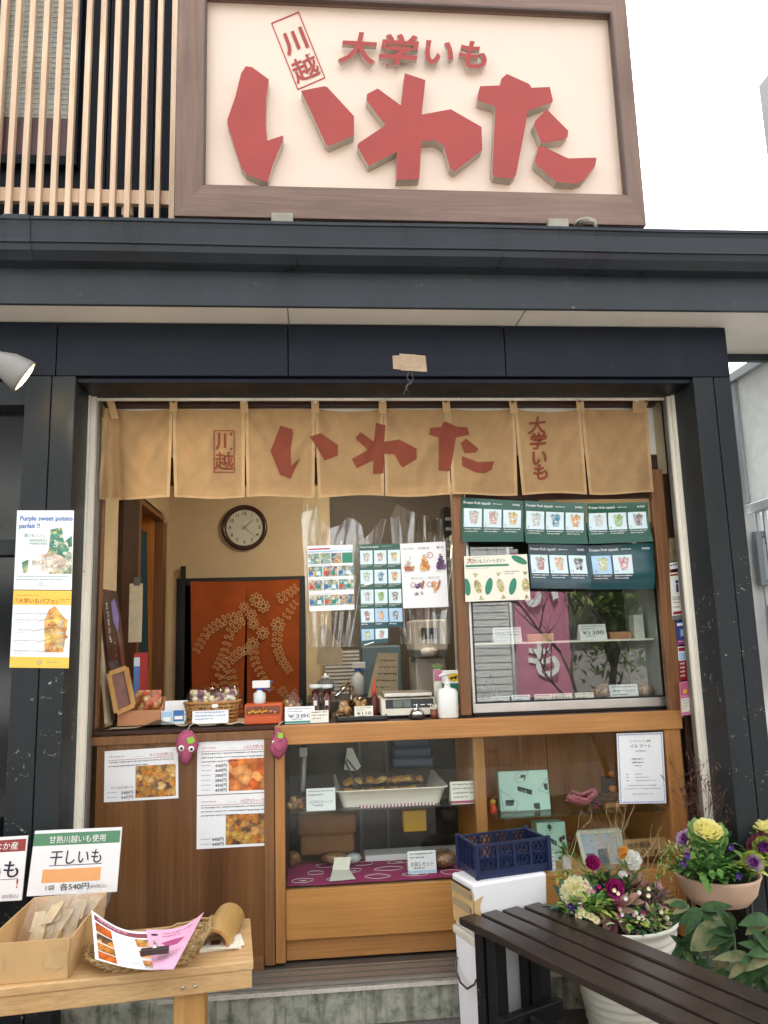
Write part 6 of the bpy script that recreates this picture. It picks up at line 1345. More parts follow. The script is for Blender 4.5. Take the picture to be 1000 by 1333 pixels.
b = MB(); b.lathe([(.0335, .126), (.035, .13), (.035, .138), (.0335, .142)], mc, 'black_plastic', 24, -axd, cap=False); b.tube([mc - axd * .18, mc - axd * .2 + V((-.05, .02, .03)), mc - axd * .2 + V((-.09, .06, .06))], .012, 'lamp_shell'); b.build('bracket', lp)
sl = bpy.data.lights.new('spot_lamp_light', 'SPOT'); sl.energy = 2.5; sl.color = (1, .82, .58); sl.spot_size = math.radians(75); sl.spot_blend = .6; sl.shadow_soft_size = .05
so = bpy.data.objects.new('spot_lamp_light', sl); COL.objects.link(so); so.parent = lp; so.location = axd * .02; so.rotation_euler = (-axd).to_track_quat('Z', 'Y').to_euler()
# ceiling lamp in the shop, whose reflection shows on the clock
pl_ = T('ceiling_lamp', 'warm round ceiling lamp inside the shop hidden above the noren', 'lamp', (0.25, .95, 2.38)); b = MB(); b.lathe([(.17, .10), (.18, .09), (.17, .03), (.1, 0), (.0001, -.008)], (.25, .95, 2.38), 'lamp_glass', 28)
m, t, n, p = _new('lamp_glass'); p.inputs['Base Color'].default_value = (.9, .85, .75, 1); p.inputs['Emission Color'].default_value = (1, .87, .68, 1); p.inputs['Emission Strength'].default_value = 7.5
b.build('diffuser', pl_)
b = MB(); b.lathe([(.185, .10), (.185, .118), (.0001, .12)], (.25, .95, 2.38), 'white_plastic', 28); b.build('base', pl_)

# ------------------------------------------------------------------ next door, right
M('alu', (176, 182, 186), .4, .3, var=.05); M('alu_grey', (128, 134, 138), .45, .3, var=.06); leafmat('panel_pale', (214, 216, 214), (224, 226, 224), .25, .75); M('wall_white', (222, 222, 220), .8, var=.05)
pt = T('partition_screen', 'tall aluminium framed screen with pale blue panels beyond the right corner', 'screen', (2.22, .7, 0))
b = MB(); xw = 2.24; ztp, zlo = 2.77, 2.01
y0, y1 = -1.4, .45
b.box(xw - .03, xw + .05, y0, y1, ztp - .05, ztp, 'alu'); b.box(xw - .02, xw + .03, y0, y1, zlo, zlo + .05, 'alu'); b.box(xw - .03, xw + .05, y1, y1 + .07, 0, ztp, 'alu'); b.box(xw - .02, xw + .02, y1 - .09, y1 - .002, zlo + .051, ztp - .051, 'alu')
b.build('frame', pt, bevel=.004)
b = MB(); b.box(xw - .006, xw + .006, y0, y1 - .09, zlo + .051, ztp - .051, 'panel_pale'); b.build('panel', pt)
b = MB()
for k in range(18): b.box(xw - .008, xw + .008, y1 - .14 - k * .06, y1 - .128 - k * .06, 1.2, zlo - .001, 'alu')
b.build('bars', pt)
nb = T('neighbour_house', 'white walled neighbouring house with grey tiled roof edge at the right', 'house', (4.5, 4.5, 0)); b = MB(); b.box(2.5, 7.5, 2.4, 9, 0, 3.35, 'wall_white'); b.build('wall', nb)
m, t, n, p = _new('roof_tiles'); w_ = N(t, 'ShaderNodeTexBrick', Scale=9.0); w_.inputs['Color1'].default_value = rgb(108, 104, 104); w_.inputs['Color2'].default_value = rgb(132, 126, 124); w_.inputs['Mortar'].default_value = rgb(60, 58, 58); w_.inputs['Mortar Size'].default_value = .03; t.links.new(mapped(t, (1, 1, 1)), w_.inputs['Vector']); t.links.new(w_.outputs[0], p.inputs['Base Color'])
b = MB(); b.prism([(2.3, 2.2, 3.3), (7.8, 2.2, 3.3), (7.8, 5.5, 4.2), (2.3, 5.5, 4.2)], (0, .05, -.09), 'roof_tiles'); b.build('roof', nb)
for k, (y0_, y1_, l) in enumerate(((692, 763, 'upper grey framed meter box on the white post at right'), (788, 905, 'lower grey framed meter box on the white post at right'))):
    t = T('meter_box', l, 'meter box', at(1000, y1_, .3)); Ym_ = .3; z1, z0 = at(995, y0_, Ym_).z, at(995, y1_, Ym_).z; x0 = at(981 + k * 11, 720, Ym_).x; b = MB(); wq = .03
    b.box(x0, x0 + wq, Ym_ - .04, Ym_, z0, z1, 'alu_grey'); b.box(x0 + .37, x0 + .4, Ym_ - .04, Ym_, z0, z1, 'alu_grey'); b.box(x0 + wq, x0 + .37, Ym_ - .04, Ym_, z0, z0 + wq, 'alu_grey'); b.box(x0 + wq, x0 + .37, Ym_ - .04, Ym_, z1 - wq, z1, 'alu_grey'); b.build('frame', t, bevel=.003)
    b = MB(); b.box(x0 + wq, x0 + .37, Ym_ - .02, Ym_ - .005, z0 + wq, z1 - wq, 'alu'); [b.ball((x0 + .06, Ym_ - .021, z_), .006, 'steel_dark', 6) for z_ in (z0 + .06, z1 - .06)]; b.build('door', t)
sw = MB(); sw.box(xr1 + .001, xr1 + .5, .34, .38, 0, 2.0, 'wall_white'); sw.build('white_wall', label='narrow white wall beside the shop corner behind the meter boxes', cat='wall')
m, t, n, p = _new('tower_tile'); w_ = N(t, 'ShaderNodeTexBrick', Scale=2.2); w_.inputs['Color1'].default_value = rgb(44, 45, 45); w_.inputs['Color2'].default_value = rgb(34, 35, 36); w_.inputs['Mortar'].default_value = rgb(64, 64, 64); mpp = mapped(t, (1, 1, 1), (PI / 2, 0, 0)); t.links.new(mpp, w_.inputs['Vector']); t.links.new(w_.outputs[0], p.inputs['Base Color'])
q = at(988, 112, 15); b = MB(); b.box(q.x, q.x + 6, 11, 15, 0, q.z, 'tower_tile'); b.build('grey_building', label='far grey tiled building at the right edge of the sky', cat='building')

M('orange_card', (206, 116, 66), .7, var=.06)
M('ink_deep', (34, 26, 56), .6, var=0)
M('tape_orange', (236, 172, 112), .6, var=.04)
M('band_green', (88, 140, 106), .6, var=.02)
M('band_red', (150, 62, 60), .6, var=.02)
M('sp_green_dark', (54, 72, 50), .6, var=.3, vs=60)
M('black_brown', (62, 48, 46), .5, var=.1)
M('tape_grey', (160, 146, 118), .4, var=.08)
M('rust', (140, 66, 34), .7)
# ------------------------------------------------------------------ bench with boxes, left
ZL = .46
FR, BR = atz(330, 1251, ZL), atz(336, 1194, ZL); FL, BL = atz(0, 1287, ZL), atz(0, 1214, ZL)
ud = (FR - FL).normalized(); Lb = 1.75; wd = (BR - FR); wd = wd - ud * wd.dot(ud)
bn = T('wooden_bench', 'low pale wooden bench carrying cardboard boxes and leaflets at the left', 'bench', FR - ud * Lb / 2 - V((0, 0, ZL)))
b = MB(); b.obox(FR - ud * Lb, ud * Lb, wd, V((0, 0, -.026)), 'wood_bench'); b.build('seat', bn, bevel=.004)
b = MB(); b.obox(FR - ud * Lb + wd.normalized() * .004 - V((0, 0, .0262)), ud * (Lb - .004), wd.normalized() * .03, V((0, 0, -.052)), 'wood_bench'); b.build('apron', bn, bevel=.003)
wn = wd.normalized()
for px in (-.24,):
    for d0, tw in ((.036, .09), (.30, .09)):
        b = MB(); o = FR + ud * px + wn * d0; b.obox(V((o.x, o.y, 0)), ud * .095, wn * .07, V((0, 0, ZL - .027)), 'wood_bench_y'); b.build('leg', bn, bevel=.004)
for d0 in (.036, .30):
    b = MB(); o = FR - ud * (Lb - .2) + wn * d0; b.obox(V((o.x, o.y, 0)), ud * .095, wn * .07, V((0, 0, ZL - .027)), 'wood_bench_y'); b.build('leg', bn, bevel=.004)
b = MB()
for k in (-.21, -.175): o = FR + ud * k + V((0, 0, -.055)); b.lathe([(.0001, .003), (.004, .0025), (.006, 0)], o + wn * .003, 'steel', 12, -wn)
b.build('bolt', bn)
# cardboard boxes with signs
def carton(dx, label, inner='card_box', tapes=True):
    A = atz(98, 1276, ZL + .001) + dx; TRf = at(93, 1221, A.y) + dx * 0; zt = at(93, 1221, A.y - dx.y).z
    TRf = at(93, 1221, A.y - dx.y) + dx; TRb = atz(140, 1161, zt) + dx; TLb = atz(45, 1168, zt) + dx; TLf = TRf + (TLb - TRb) * 1.03
    t = T('cardboard_box', label, 'cardboard box', (TRf + TLb) / 2 - V((0, 0, (TRf.z - ZL - .001))))
    dn = V((0, 0, -(zt - ZL - .0012))); k = .93
    cen = (TRf + TLb) / 2
    top = [TLf, TRf, TRb, TLb]; bot = [cen + (p_ - cen) * k + dn for p_ in top]
    b = MB()
    for i in range(4):
        j = (i + 1) % 4; inn = (cen - (top[i] + top[j]) / 2).normalized() * .004
        a_, c_, e_, f_ = bot[i], bot[j], top[j], top[i]
        b.add([a_, c_, e_, f_] + [q_ + inn for q_ in (a_, c_, e_, f_)], [(0, 1, 2, 3), (7, 6, 5, 4), (3, 2, 6, 7), (1, 5, 6, 2), (0, 3, 7, 4)], inner if (i in (1, 3) and inner != 'card_box') else 'card_box')
    b.add([p_ + V((0, 0, .002)) for p_ in bot], [(0, 1, 2, 3)], 'card_box')
    b.build('body', t)
    if tapes:
        fn_ = (bot[1] - bot[0]).cross(V((0, 0, 1))).normalized()
        def fp(u, v, l): return bot[0] * (1 - u) * (1 - v) + bot[1] * u * (1 - v) + top[1] * u * v + top[0] * (1 - u) * v + fn_ * l
        b = MB(); b.grid(lambda u, v: fp(.70 + .27 * u, .28 + .42 * v + .04 * math.sin(u * 9), .002 + .002 * abs(noise.noise(V((u * 5, v * 5, 1))))), 16, 8, 'tape_brown'); b.grid(lambda u, v: fp(.03 + .2 * u, .35 + .3 * v, .002), 4, 3, 'tape_brown'); b.quad(fp(.80, .78, .003), fp(.93, .80, .003), fp(.93, 1.0, .003), fp(.8, 1.0, .003), 'card_box'); b.build('tape', t)
    return t, top, bot
t, top, bot = carton(V((0, 0, 0)), 'open cardboard box of dried sweet potato bags on the pale bench')
t2, top2, bot2 = carton(V((-.40, .02, 0)), 'cardboard box with orange inner side cut by the left edge', 'orange_card')
pass
Yb = top[3].y + .002
def signboard(c, name, label, bandm, band, title, price, under=True, right=False):
    P_ = [at(*q_, Yb + .012) for q_ in c]
    s = Sheet(P_, None, 'paper', off=0); n_ = s.n * -.006; s.add(P_ + [q_ + n_ for q_ in P_], [(4, 7, 6, 5), (0, 4, 5, 1), (1, 5, 6, 2), (2, 6, 7, 3), (3, 7, 4, 0)], 'foam')
    s.rect(.0, .045, .985, .235, bandm, 1)
    if right:
        s.write(band, .90, .19, .13, 'ink_white', align='r', bold=.01); s.write(title, .93, .62, .3, 'ink_deep', align='r', bold=.03); s.rect(.4, .66, .93, .668, 'ink_deep'); s.write('!', .94, .80, .2, 'ink_red', align='r', bold=.02); s.write('(8%税込)', .96, .95, .07, 'ink_grey', align='r')
    else:
        s.write(band, .50, .195, .125, 'ink_white', align='c', bold=.008, w=.64); s.write(title, .50, .52, .25, 'ink_deep', align='c', bold=.012, shear=.05, w=.58); s.rect(.21, .545, .80, .556, 'ink_deep')
        s.rect(.145, .605, .80, .81, 'tape_orange', 1); s.write('1袋', .2, .92, .09, 'ink', w=.1); s.write('各540円', .36, .925, .115, 'ink', bold=.02, w=.32); s.write('(8%税込)', .69, .915, .06, 'ink_grey', w=.19)
    return s.done(name, label, 'price sign')
pass
signboard([(45.5, 1082), (159, 1077), (152, 1161), (34.5, 1167)], 'price_sign', 'white dried sweet potato sign with green band above the cardboard box', 'band_green', '甘熟川越いも使用', '干しいも', '')
signboard([(-78, 1095), (36.5, 1088), (28, 1172), (-88, 1179)], 'price_sign', 'white sign with dark red band cut by the left edge', 'band_red', 'なか産', 'いも', '', right=True)
M('dried_potato', (206, 184, 146), .6, var=.15, vs=30)
cb = (bot[0] + bot[1] + bot[2] + bot[3]) / 4; eu = (bot[1] - bot[0]); ev = (bot[3] - bot[0])
for k, (u, v, l) in enumerate(((-.24, .10, 'left'), (-.04, .14, 'second from left'), (.12, .2, 'third from left'), (.27, .26, 'rightmost'))):
    o = cb + eu * u + ev * (v - .15) + V((0, 0, .014)); b = MB(); rd = random.Random(k)
    up_ = (V((.25, .35, .8))).normalized(); sd = eu.normalized()
    for i in range(5): q_ = o + sd * rd.uniform(-.035, .0) + up_ * (.01 + .018 * i) + sd.cross(up_).normalized() * rd.uniform(-.006, .006); b.obox(q_, (sd + up_ * rd.uniform(-.3, .3)) * .035, (up_ + sd * rd.uniform(-.3, .3)) * .06, sd.cross(up_).normalized() * .004, 'dried_potato')
    t_ = T('dried_potato_bag', l + ' of four clear bags of dried sweet potato standing in the cardboard box', 'snack bag', o, 'bags of dried sweet potato in the box'); b.build('slices', t_)
    b = MB(); nn = sd.cross(up_).normalized()
    for sg_ in (1, -1): b.grid(lambda a, c_: o + sd * (a - .5) * .12 + up_ * c_ * .17 + nn * sg_ * (.016 * math.sin(PI * a) * math.sin(PI * min(1, c_ * 1.1)) + .003 * noise.noise(V((a * 6, c_ * 6, k)))), 12, 14, 'plastic_bag')
    b.build('wrapper', t_)
    if k == 3: b = MB(); b.obox(o - nn * .02 + sd * -.03 + up_ * .02, sd * .05, up_ * .09, nn * .001, 'sp_green_dark'); b.build('label', t_)
pass
# leaflet basket
zb_ = ZL + .001; q = atz(192, 1252, zb_); q2 = atz(266, 1200, ZL + .11)
wood('wicker_pale', (206, 178, 128), (170, 138, 90), 'x', 2, .6)
bk = T('leaflet_basket', 'shallow loosely woven basket holding leaflets on the pale bench', 'basket', q); b = MB()
cx_, cy_ = q.x, q.y + .03; rx, ry = .185, .115; rd = random.Random(9); wa = math.radians(8)
def bpos(a, f, w=0): 
    ca, sa = math.cos(a), math.sin(a); qq = (abs(ca) ** 3.2 + abs(sa) ** 3.2) ** (-1 / 3.2); x, y = (rx * (.78 + .22 * f) + w) * ca * qq, (ry * (.78 + .22 * f) + w) * sa * qq
    rise = .035 + .05 * max(0, ca * .95 - abs(sa) * .2)
    return V((cx_ + x * math.cos(wa) - y * math.sin(wa), cy_ + x * math.sin(wa) + y * math.cos(wa), zb_ + .005 + rise * f))
for j in range(7):
    f = j / 6; b.tube([bpos(2 * PI * i / 60, f, .004 * (1 if (i + j) % 2 else -1)) + V((0, 0, rd.uniform(-.003, .003))) for i in range(61)], .003 if j < 6 else .0045, 'wicker_pale', 5, cap=False)
for k in range(14):
    a = rd.uniform(0, 6.28); b.tube([bpos(a + i * .16, .85 + .3 * math.sin(i * 1.3 + k), rd.uniform(-.006, .008)) for i in range(7)], .0026, 'wicker_pale', 5)
b.build('weave', bk); b = MB()
for k in range(40): a = 2 * PI * k / 40; b.tube([bpos(a, 0), bpos(a, .5, .005), bpos(a, 1.0)], .0026, 'wicker_pale', 5)
b.build('stakes', bk)
b = MB(); b.grid(lambda u, v: V((cx_ + (u - .5) * rx * 1.45, cy_ + (v - .5) * ry * 1.45, zb_ + .003)), 1, 1, 'wicker_pale'); b.build('base', bk)
M('flyer_head', (132, 62, 74), .6, var=.03); M('flyer_pink', (224, 168, 194), .5, var=.04); M('flyer_deep', (170, 70, 120), .6, var=.05)
def a3(px, py, z): return atz(px, py, z)
s = Sheet([a3(119, 1186, .60), a3(196, 1214, .555), a3(222, 1264, .500), a3(124, 1250, .515)], None, 'paper_gloss', lambda u, v: -.03 * math.sin(PI * u) * (1 - v * .5) - .01 * math.sin(PI * v), .004, sub=(14, 14))
s.rect(.04, .05, .98, .15, 'flyer_head'); s.lines(.1, .07, .9, .13, 1, 'flyer_pink', .8)
for k in range(4): s.rect(.05, .18 + k * .2, .30, .36 + k * .2, ('food_slices', 'food_dice', 'food_sticks', 'food_slices')[k], 1); s.lines(.34, .2 + k * .2, .66, .34 + k * .2, 4, 'ink_grey', .35, seed=k); s.lines(.34, .17 + k * .2, .45, .2 + k * .2, 1, 'ink_red')
for k in range(3): s.rect(.68, .18 + k * .27, .96, .36 + k * .27, ('food_sticks', 'food_slices', 'snack_print')[k], 1); s.lines(.68, .38 + k * .27, .96, .43 + k * .27, 2, 'ink_grey')
s.done('price_leaflet', 'curled white price leaflet with food pictures in the shallow basket', 'leaflet')
s = Sheet([a3(190, 1210, .565), a3(266, 1187, .62), a3(226, 1262, .512), a3(200, 1262, .504)], None, 'flyer_pink', lambda u, v: -.03 * math.sin(PI * u) * (1 - v), .0, sub=(14, 12))
s.lines(.25, .10, .8, .24, 2, 'flyer_deep', .6); s.disc(.12, .14, .06, 'ink', 2, 10, .6); s.poly([(.25, .36), (.45, .3), (.75, .34), (.62, .44), (.35, .44)], 'flyer_deep', 2); s.disc(.3, .5, .07, 'sweet_cream', 3, 12, .7); s.ring(.3, .5, .08, .02, 'flyer_deep', 4); s.lines(.2, .6, .8, .8, 4, 'ink_grey', .3)
s.done('pink_leaflet', 'pink leaflet with purple potato picture standing in the basket', 'leaflet')
b = MB(); p0, p1 = a3(183, 1240, .545), a3(220, 1236, .545); b.bar(p0, p1, .022, .016, 'black_brown', (0, 0, 1)); b.lathe([(.008, 0), (.010, .004), (.004, .008), (.004, .014), (.008, .018), (.0001, .02)], (p0 + p1) / 2 + V((0, 0, .008)), 'steel', 14); b.build('paper_clip', label='dark bulldog clip with metal grip holding the leaflets', cat='clip', bevel=.002)
# cards and bamboo weight
for k, (dx, r_, l) in enumerate(((0, .0, 'bottom'), (.006, .10, 'middle'), (-.005, -.12, 'topmost'))):
    c = atz(283, 1231, ZL) + V((dx, dx, 0)); b = MB(); R_ = Matrix.Rotation(r_ + .12, 3, 'Z'); w, d = .075, .05
    cs = [c + R_ @ V((x, y, 0)) + V((0, 0, .0012 + .0035 * k)) for x, y in ((-w, -d), (w, -d), (w, d), (-w, d))]; b.obox(cs[0], cs[1] - cs[0], cs[3] - cs[0], V((0, 0, .003)), 'paper_cream')
    for i in range(3): b.obox(cs[0] + (cs[1] - cs[0]) * (.1 + .3 * i) + (cs[3] - cs[0]) * .3 + V((0, 0, .0031)), (cs[1] - cs[0]) * .2, (cs[3] - cs[0]) * .4, V((0, 0, .0003)), ('board_photo', 'paper_old', 'kitchen_grey')[(i + k) % 3])
    b.build('shop_card', label=l + ' card stack under the bamboo half pipe on the bench', cat='card stack')
wood('bamboo', (206, 170, 104), (182, 140, 76), 'y', .6, .35, .6)
e0, e1 = atz(277, 1233, ZL + .012), atz(299, 1196, ZL + .02); ax_ = (e1 - e0); sd = ax_.cross(V((0, 0, 1))).normalized(); ri, ro = .044, .053
b = MB()
def bam(u, v, r): a = PI * u; return e0 + ax_ * v + sd * (math.cos(a) * r) + V((0, 0, 1)) * (math.sin(a) * r * (1 + .02 * math.sin(v * 6)))
b.grid(lambda u, v: bam(u, v, ro), 24, 10, 'bamboo'); b.grid(lambda u, v: bam(1 - u, v, ri), 24, 4, 'wicker'); 
for v in (0, 1): b.grid(lambda u, w: bam(u if v else 1 - u, v, ri + (ro - ri) * w), 24, 1, 'wicker', False)
for u in (0, 1): b.quad(bam(u, 0, ri), bam(u, 0, ro), bam(u, 1, ro), bam(u, 1, ri), 'wicker')
b.build('bamboo_pipe', label='split bamboo half pipe lying on cards as a paperweight', cat='bamboo')

# ------------------------------------------------------------------ foam boxes and blue crate
A, B = at(592, 1320, -.32), at(626, 1338, -.46); zt = at(616, 1152, B.y).z
Tf, Tb = atz(616, 1152, zt), atz(583, 1139, zt); Tr = atz(712, 1136, zt)
e1_, e2_ = Tr - Tf, Tb - Tf; ex = e1_.normalized(); ey = (e2_ - ex * e2_.dot(ex)).normalized(); wx, wy = e1_.length, max(e2_.dot(ey), .17)
def foam(z0, z1, s0, s1, label, extra):
    t = T('foam_box', label, 'foam box', V((Tf.x, Tf.y, 0)) + ex * wx / 2 + ey * wy / 2 + V((0, 0, z0)))
    b = MB(); c = V((Tf.x, Tf.y, 0)) + ex * wx / 2 + ey * wy / 2
    def rg(s, z): return [c + ex * (wx / 2 * s * sx) + ey * (wy / 2 * s * sy) + V((0, 0, z)) for sx, sy in ((-1, -1), (1, -1), (1, 1), (-1, 1))]
    vs = rg(s0, z0) + rg(s1, z1); b.add(vs, [(3, 2, 1, 0), (4, 5, 6, 7), (0, 1, 5, 4), (1, 2, 6, 5), (2, 3, 7, 6), (3, 0, 4, 7)], 'foam'); b.build('body', t, bevel=.008); extra(t, rg); return t
zmid = at(592, 1205, A.y).z
def exl(t, rg):
    b = MB(); r = rg(1.03, zmid - .03); b.add(r + rg(1.03, zmid - .001), [(3, 2, 1, 0), (4, 5, 6, 7), (0, 1, 5, 4), (1, 2, 6, 5), (2, 3, 7, 6), (3, 0, 4, 7)], 'foam_dirty'); b.build('lid', t, bevel=.006)
    b = MB(); r0, r1 = rg(1.0, zmid - .14), rg(1.0, zmid - .14); p0, p1 = r0[3], r0[0]; n_ = -ex * .012
    b.tube([p0 + (p1 - p0) * .1 + V((0, 0, .03)), p0 + (p1 - p0) * .12 + n_, p0 + (p1 - p0) * .5 + n_ * 2 - V((0, 0, .028)), p0 + (p1 - p0) * .8 + n_ * 2 - V((0, 0, .03)), p1 + n_ + V((0, 0, -.005)), p1 + n_ * .3 + V((0, 0, .01))], .004, 'steel_dark', 6); b.build('handle', t)
def exu(t, rg):
    b = MB(); z0, z1 = zmid + .012, zt - .015
    def sp_(u, v, l=0): a0, a1 = rg(.97, z0)[3], rg(.97, z0)[0]; c0, c1 = rg(1, z1)[3], rg(1, z1)[0]; return (a0 + (a1 - a0) * u) * (1 - v) + (c0 + (c1 - c0) * u) * v - ex * (.003 + l)
    def fp_(u, v, l=0): a0, a1 = rg(.97, z0)[0], rg(.97, z0)[1]; c0, c1 = rg(1, z1)[0], rg(1, z1)[1]; return (a0 + (a1 - a0) * u) * (1 - v) + (c0 + (c1 - c0) * u) * v - ey * (.003 + l)
    b.grid(lambda u, v: sp_(u, .02 + .9 * v, .003 * abs(noise.noise(V((u * 4, v * 7, 2))))), 8, 16, 'tape_brown'); b.grid(lambda u, v: fp_(.0 + (.10 + .03 * math.sin(v * 7)) * u, .02 + (.72 + .1 * u) * v, .004 * abs(noise.noise(V((u * 4, v * 7, 2))))), 6, 16, 'tape_brown'); b.build('tape', t)
    b = MB(); b.quad(sp_(.05, .93, .004), sp_(.95, .93, .004), sp_(.95, .99, .004), sp_(.05, .99, .004), 'black_brown'); b.grid(lambda u, v: sp_(.05 + .9 * u, .74 + .14 * v, .0065), 3, 2, 'tape_grey'); b.grid(lambda u, v: sp_(.1 + .8 * u, .42 + .16 * v, .0065), 3, 2, 'tape_grey'); b.build('marks', t)
pass
foam(0.0, zmid - .031, .95, .98, 'tall white foam box with wire handle standing on the ground', exl)
foam(zmid, zt, .96, 1.0, 'white foam box patched with brown tape, upper one under the blue crate', exu)
zk = zt + .001; f0, f1, f2 = atz(622, 1146, zk), atz(716, 1133, zk), atz(594, 1130, zk); ex2 = (f1 - f0); wk = ex2.length; ex2.normalize(); ey2 = V((-ex2.y, ex2.x, 0)); dk = max(.16, (f2 - f0).dot(V((-ex2.y, ex2.x, 0)))); hk = at(622, 1101, f0.y).z - zk
cr_ = T('folding_crate', 'dark blue plastic lattice crate on top of the foam boxes', 'crate', f0 + ex2 * wk / 2 + ey2 * dk / 2)
def side(o, d, L, inw):
    b = MB(); n_ = inw * .006; up_ = V((0, 0, 1)); th = inw * .012
    b.obox(o + up_ * .0, d * L, th, up_ * hk * .24, 'crate_blue'); b.obox(o + up_ * hk * .93, d * L, th, up_ * hk * .07, 'crate_blue')
    for f in (0, .27, .5, .73, .965): b.obox(o + d * L * f + up_ * hk * .2405, d * L * .035, th, up_ * hk * .689, 'crate_blue')
    for p_ in range(4):
        x0 = (.035, .305, .535, .765)[p_] * L; x1 = (.27, .5, .73, .965)[p_] * L; n = 3; st = (x1 - x0) / n
        for i in range(n):
            for sg_ in (1, -1):
                a_ = x0 + st * (i if sg_ > 0 else i + 1); c_ = a_ + sg_ * st
                b.bar(o + n_ + d * a_ + up_ * hk * .24, o + n_ + d * c_ + up_ * hk * .585, .0028 + .0003 * sg_, .004, 'crate_blue', inw); b.bar(o + n_ + d * c_ + up_ * hk * .585, o + n_ + d * a_ + up_ * hk * .93, .004 + .0004 * sg_, .005, 'crate_blue', inw)
        b.obox(o + d * x0 + inw * .0035 + up_ * hk * .57, d * (x1 - x0), inw * .005, up_ * .006, 'crate_blue')
    b.build('side_panel', cr_)
side(f0, ex2, wk, ey2); side(f0 + ey2 * dk, ex2, wk, -ey2); side(f0 + ey2 * .0125, ey2, dk - .025, ex2); side(f0 + ex2 * wk + ey2 * .0125, ey2, dk - .025, -ex2)
b = MB(); b.obox(f0 + ex2 * .013 + ey2 * .013 + V((0, 0, .004)), ex2 * (wk - .026), ey2 * (dk - .026), V((0, 0, .006)), 'crate_blue'); b.build('floor', cr_)
for o in (f0, f0 + ex2 * wk, f0 + ey2 * dk, f0 + ex2 * wk + ey2 * dk): b = MB(); b.obox(o - ex2 * .008 - ey2 * .008, ex2 * .016, ey2 * .016, V((0, 0, hk + .006)), 'crate_blue'); b.build('corner_post', cr_, bevel=.003)

# ------------------------------------------------------------------ dark bench, right
ZK = .46
ends = [((597, 1194), (617, 1191)), ((625, 1188.5), (644.5, 1185.5)), ((653, 1184), (672.5, 1180.5)), ((680.5, 1178.5), (700, 1175))]
fd = (atz(798, 1290, ZK) - atz(597, 1194, ZK)); bd_ = (atz(1000, 1296, ZK) - atz(700, 1175, ZK)); dirn = (fd.normalized() + bd_.normalized()).normalized()
db = T('slatted_bench', 'dark brown slatted bench with black legs across the lower right', 'bench', atz(800, 1250, ZK) - V((0, 0, ZK)))
LB = 1.5; perp = V((-dirn.y, dirn.x, 0)); 
if perp.dot(V((1, 0, 0))) < 0: perp = -perp
p00, p11 = atz(597, 1194, ZK), atz(700, 1175, ZK); wtot = (p11 - p00).dot(perp); wsl = wtot / 4.45
for k in range(4):
    b = MB(); a_ = atz(*ends[k][0], ZK); o = p00 + perp * ((a_ - p00).dot(perp)) + dirn * ((p11 - p00).dot(dirn) * k / 3.4)
    b.obox(o, dirn * LB, perp * wsl, V((0, 0, -.026)), 'bench_black'); b.build('slat', db, bevel=.005, seg=3)
def rail(o, d, L, p, w, h, name='leg'): b = MB(); b.obox(o, d * L, p * w, V((0, 0, h)), 'bench_leg'); b.build(name, db, bevel=.004)
o0 = p00 + dirn * .045
for e_ in (0, LB - .2):
    for k_, f in enumerate((.03, wtot - .10)):
        o = o0 + dirn * e_ + perp * f; rail(V((o.x, o.y, 0)), dirn, .045, perp, .07, ZK - .0265); o = o + dirn * .055 + perp * .005; rail(V((o.x, o.y, 0.06)), dirn, .05, perp, .05, ZK - .09, 'brace')
    rail(o0 + dirn * (e_ + .05) + perp * .09 + V((0, 0, -.075 + .0)), dirn, .04, perp, wtot - .2, .046, 'cross_rail')
    rail(o0 + dirn * (e_ + .108) + perp * .03 + V((0, 0, .13 - ZK)), dirn, .035, perp, wtot - .06, .06, 'stretcher')
o = o0 + dirn * .15 + perp * (wtot * .5 - .03); rail(V((o.x, o.y, .145)), dirn, LB - .35, perp, .05, .035, 'stretcher')
b = MB(); q = at(642, 1229, p00.y - .03); b.ball(o0 + dirn * .075 + perp * .045 + V((0, 0, -.05)), .008, 'rust', 8); b.build('bolt', db)

# ------------------------------------------------------------------ planters
M('pot_white', (232, 228, 212), .5, var=.06, bmp=.1); M('soil', (40, 30, 24), .95, var=.3, vs=40, bmp=.8, bs=80); M('pot_clay', (206, 172, 146), .6, var=.1, vs=7, bmp=.08)
leafmat('leaf_green', (58, 104, 44), (104, 146, 66)); leafmat('leaf_deep', (34, 72, 40), (66, 106, 58), .4); leafmat('leaf_blue', (84, 116, 96), (122, 150, 124)); leafmat('leaf_burg', (86, 34, 50), (134, 76, 86)); leafmat('leaf_pinkgreen', (172, 120, 122), (140, 142, 90)); leafmat('leaf_yellow', (150, 170, 74), (196, 204, 110)); leafmat('leaf_hell', (26, 52, 26), (60, 94, 46), .5); leafmat('leaf_mottled', (70, 92, 54), (128, 122, 86), .4); leafmat('leaf_straw', (176, 158, 112), (206, 192, 150))
leafmat('petal_cream', (252, 246, 200), (252, 250, 224), .6, .4); leafmat('petal_butter', (250, 242, 158), (252, 248, 196), .6, .4); leafmat('petal_purple', (140, 60, 150), (184, 110, 190), .6, .35); leafmat('petal_lilac', (190, 150, 196), (220, 196, 216), .6, .35); leafmat('petal_magenta', (156, 30, 110), (196, 60, 140), .5, .35); leafmat('petal_white', (240, 240, 232), (248, 248, 244), .6, .4); leafmat('petal_violet', (50, 34, 100), (84, 60, 140), .6, .2); leafmat('petal_pink', (206, 140, 160), (226, 180, 184), .6, .35); leafmat('petal_orange', (236, 168, 50), (246, 200, 84), .6, .35); leafmat('leaf_heather', (150, 138, 112), (178, 160, 140)); leafmat('kale_green', (106, 150, 84), (160, 190, 120), .5, .3)
M('stem_green', (92, 116, 62), .6, var=.15); M('stem_brown', (84, 60, 48), .7, var=.2); M('stem_straw', (186, 160, 120), .7, var=.15)
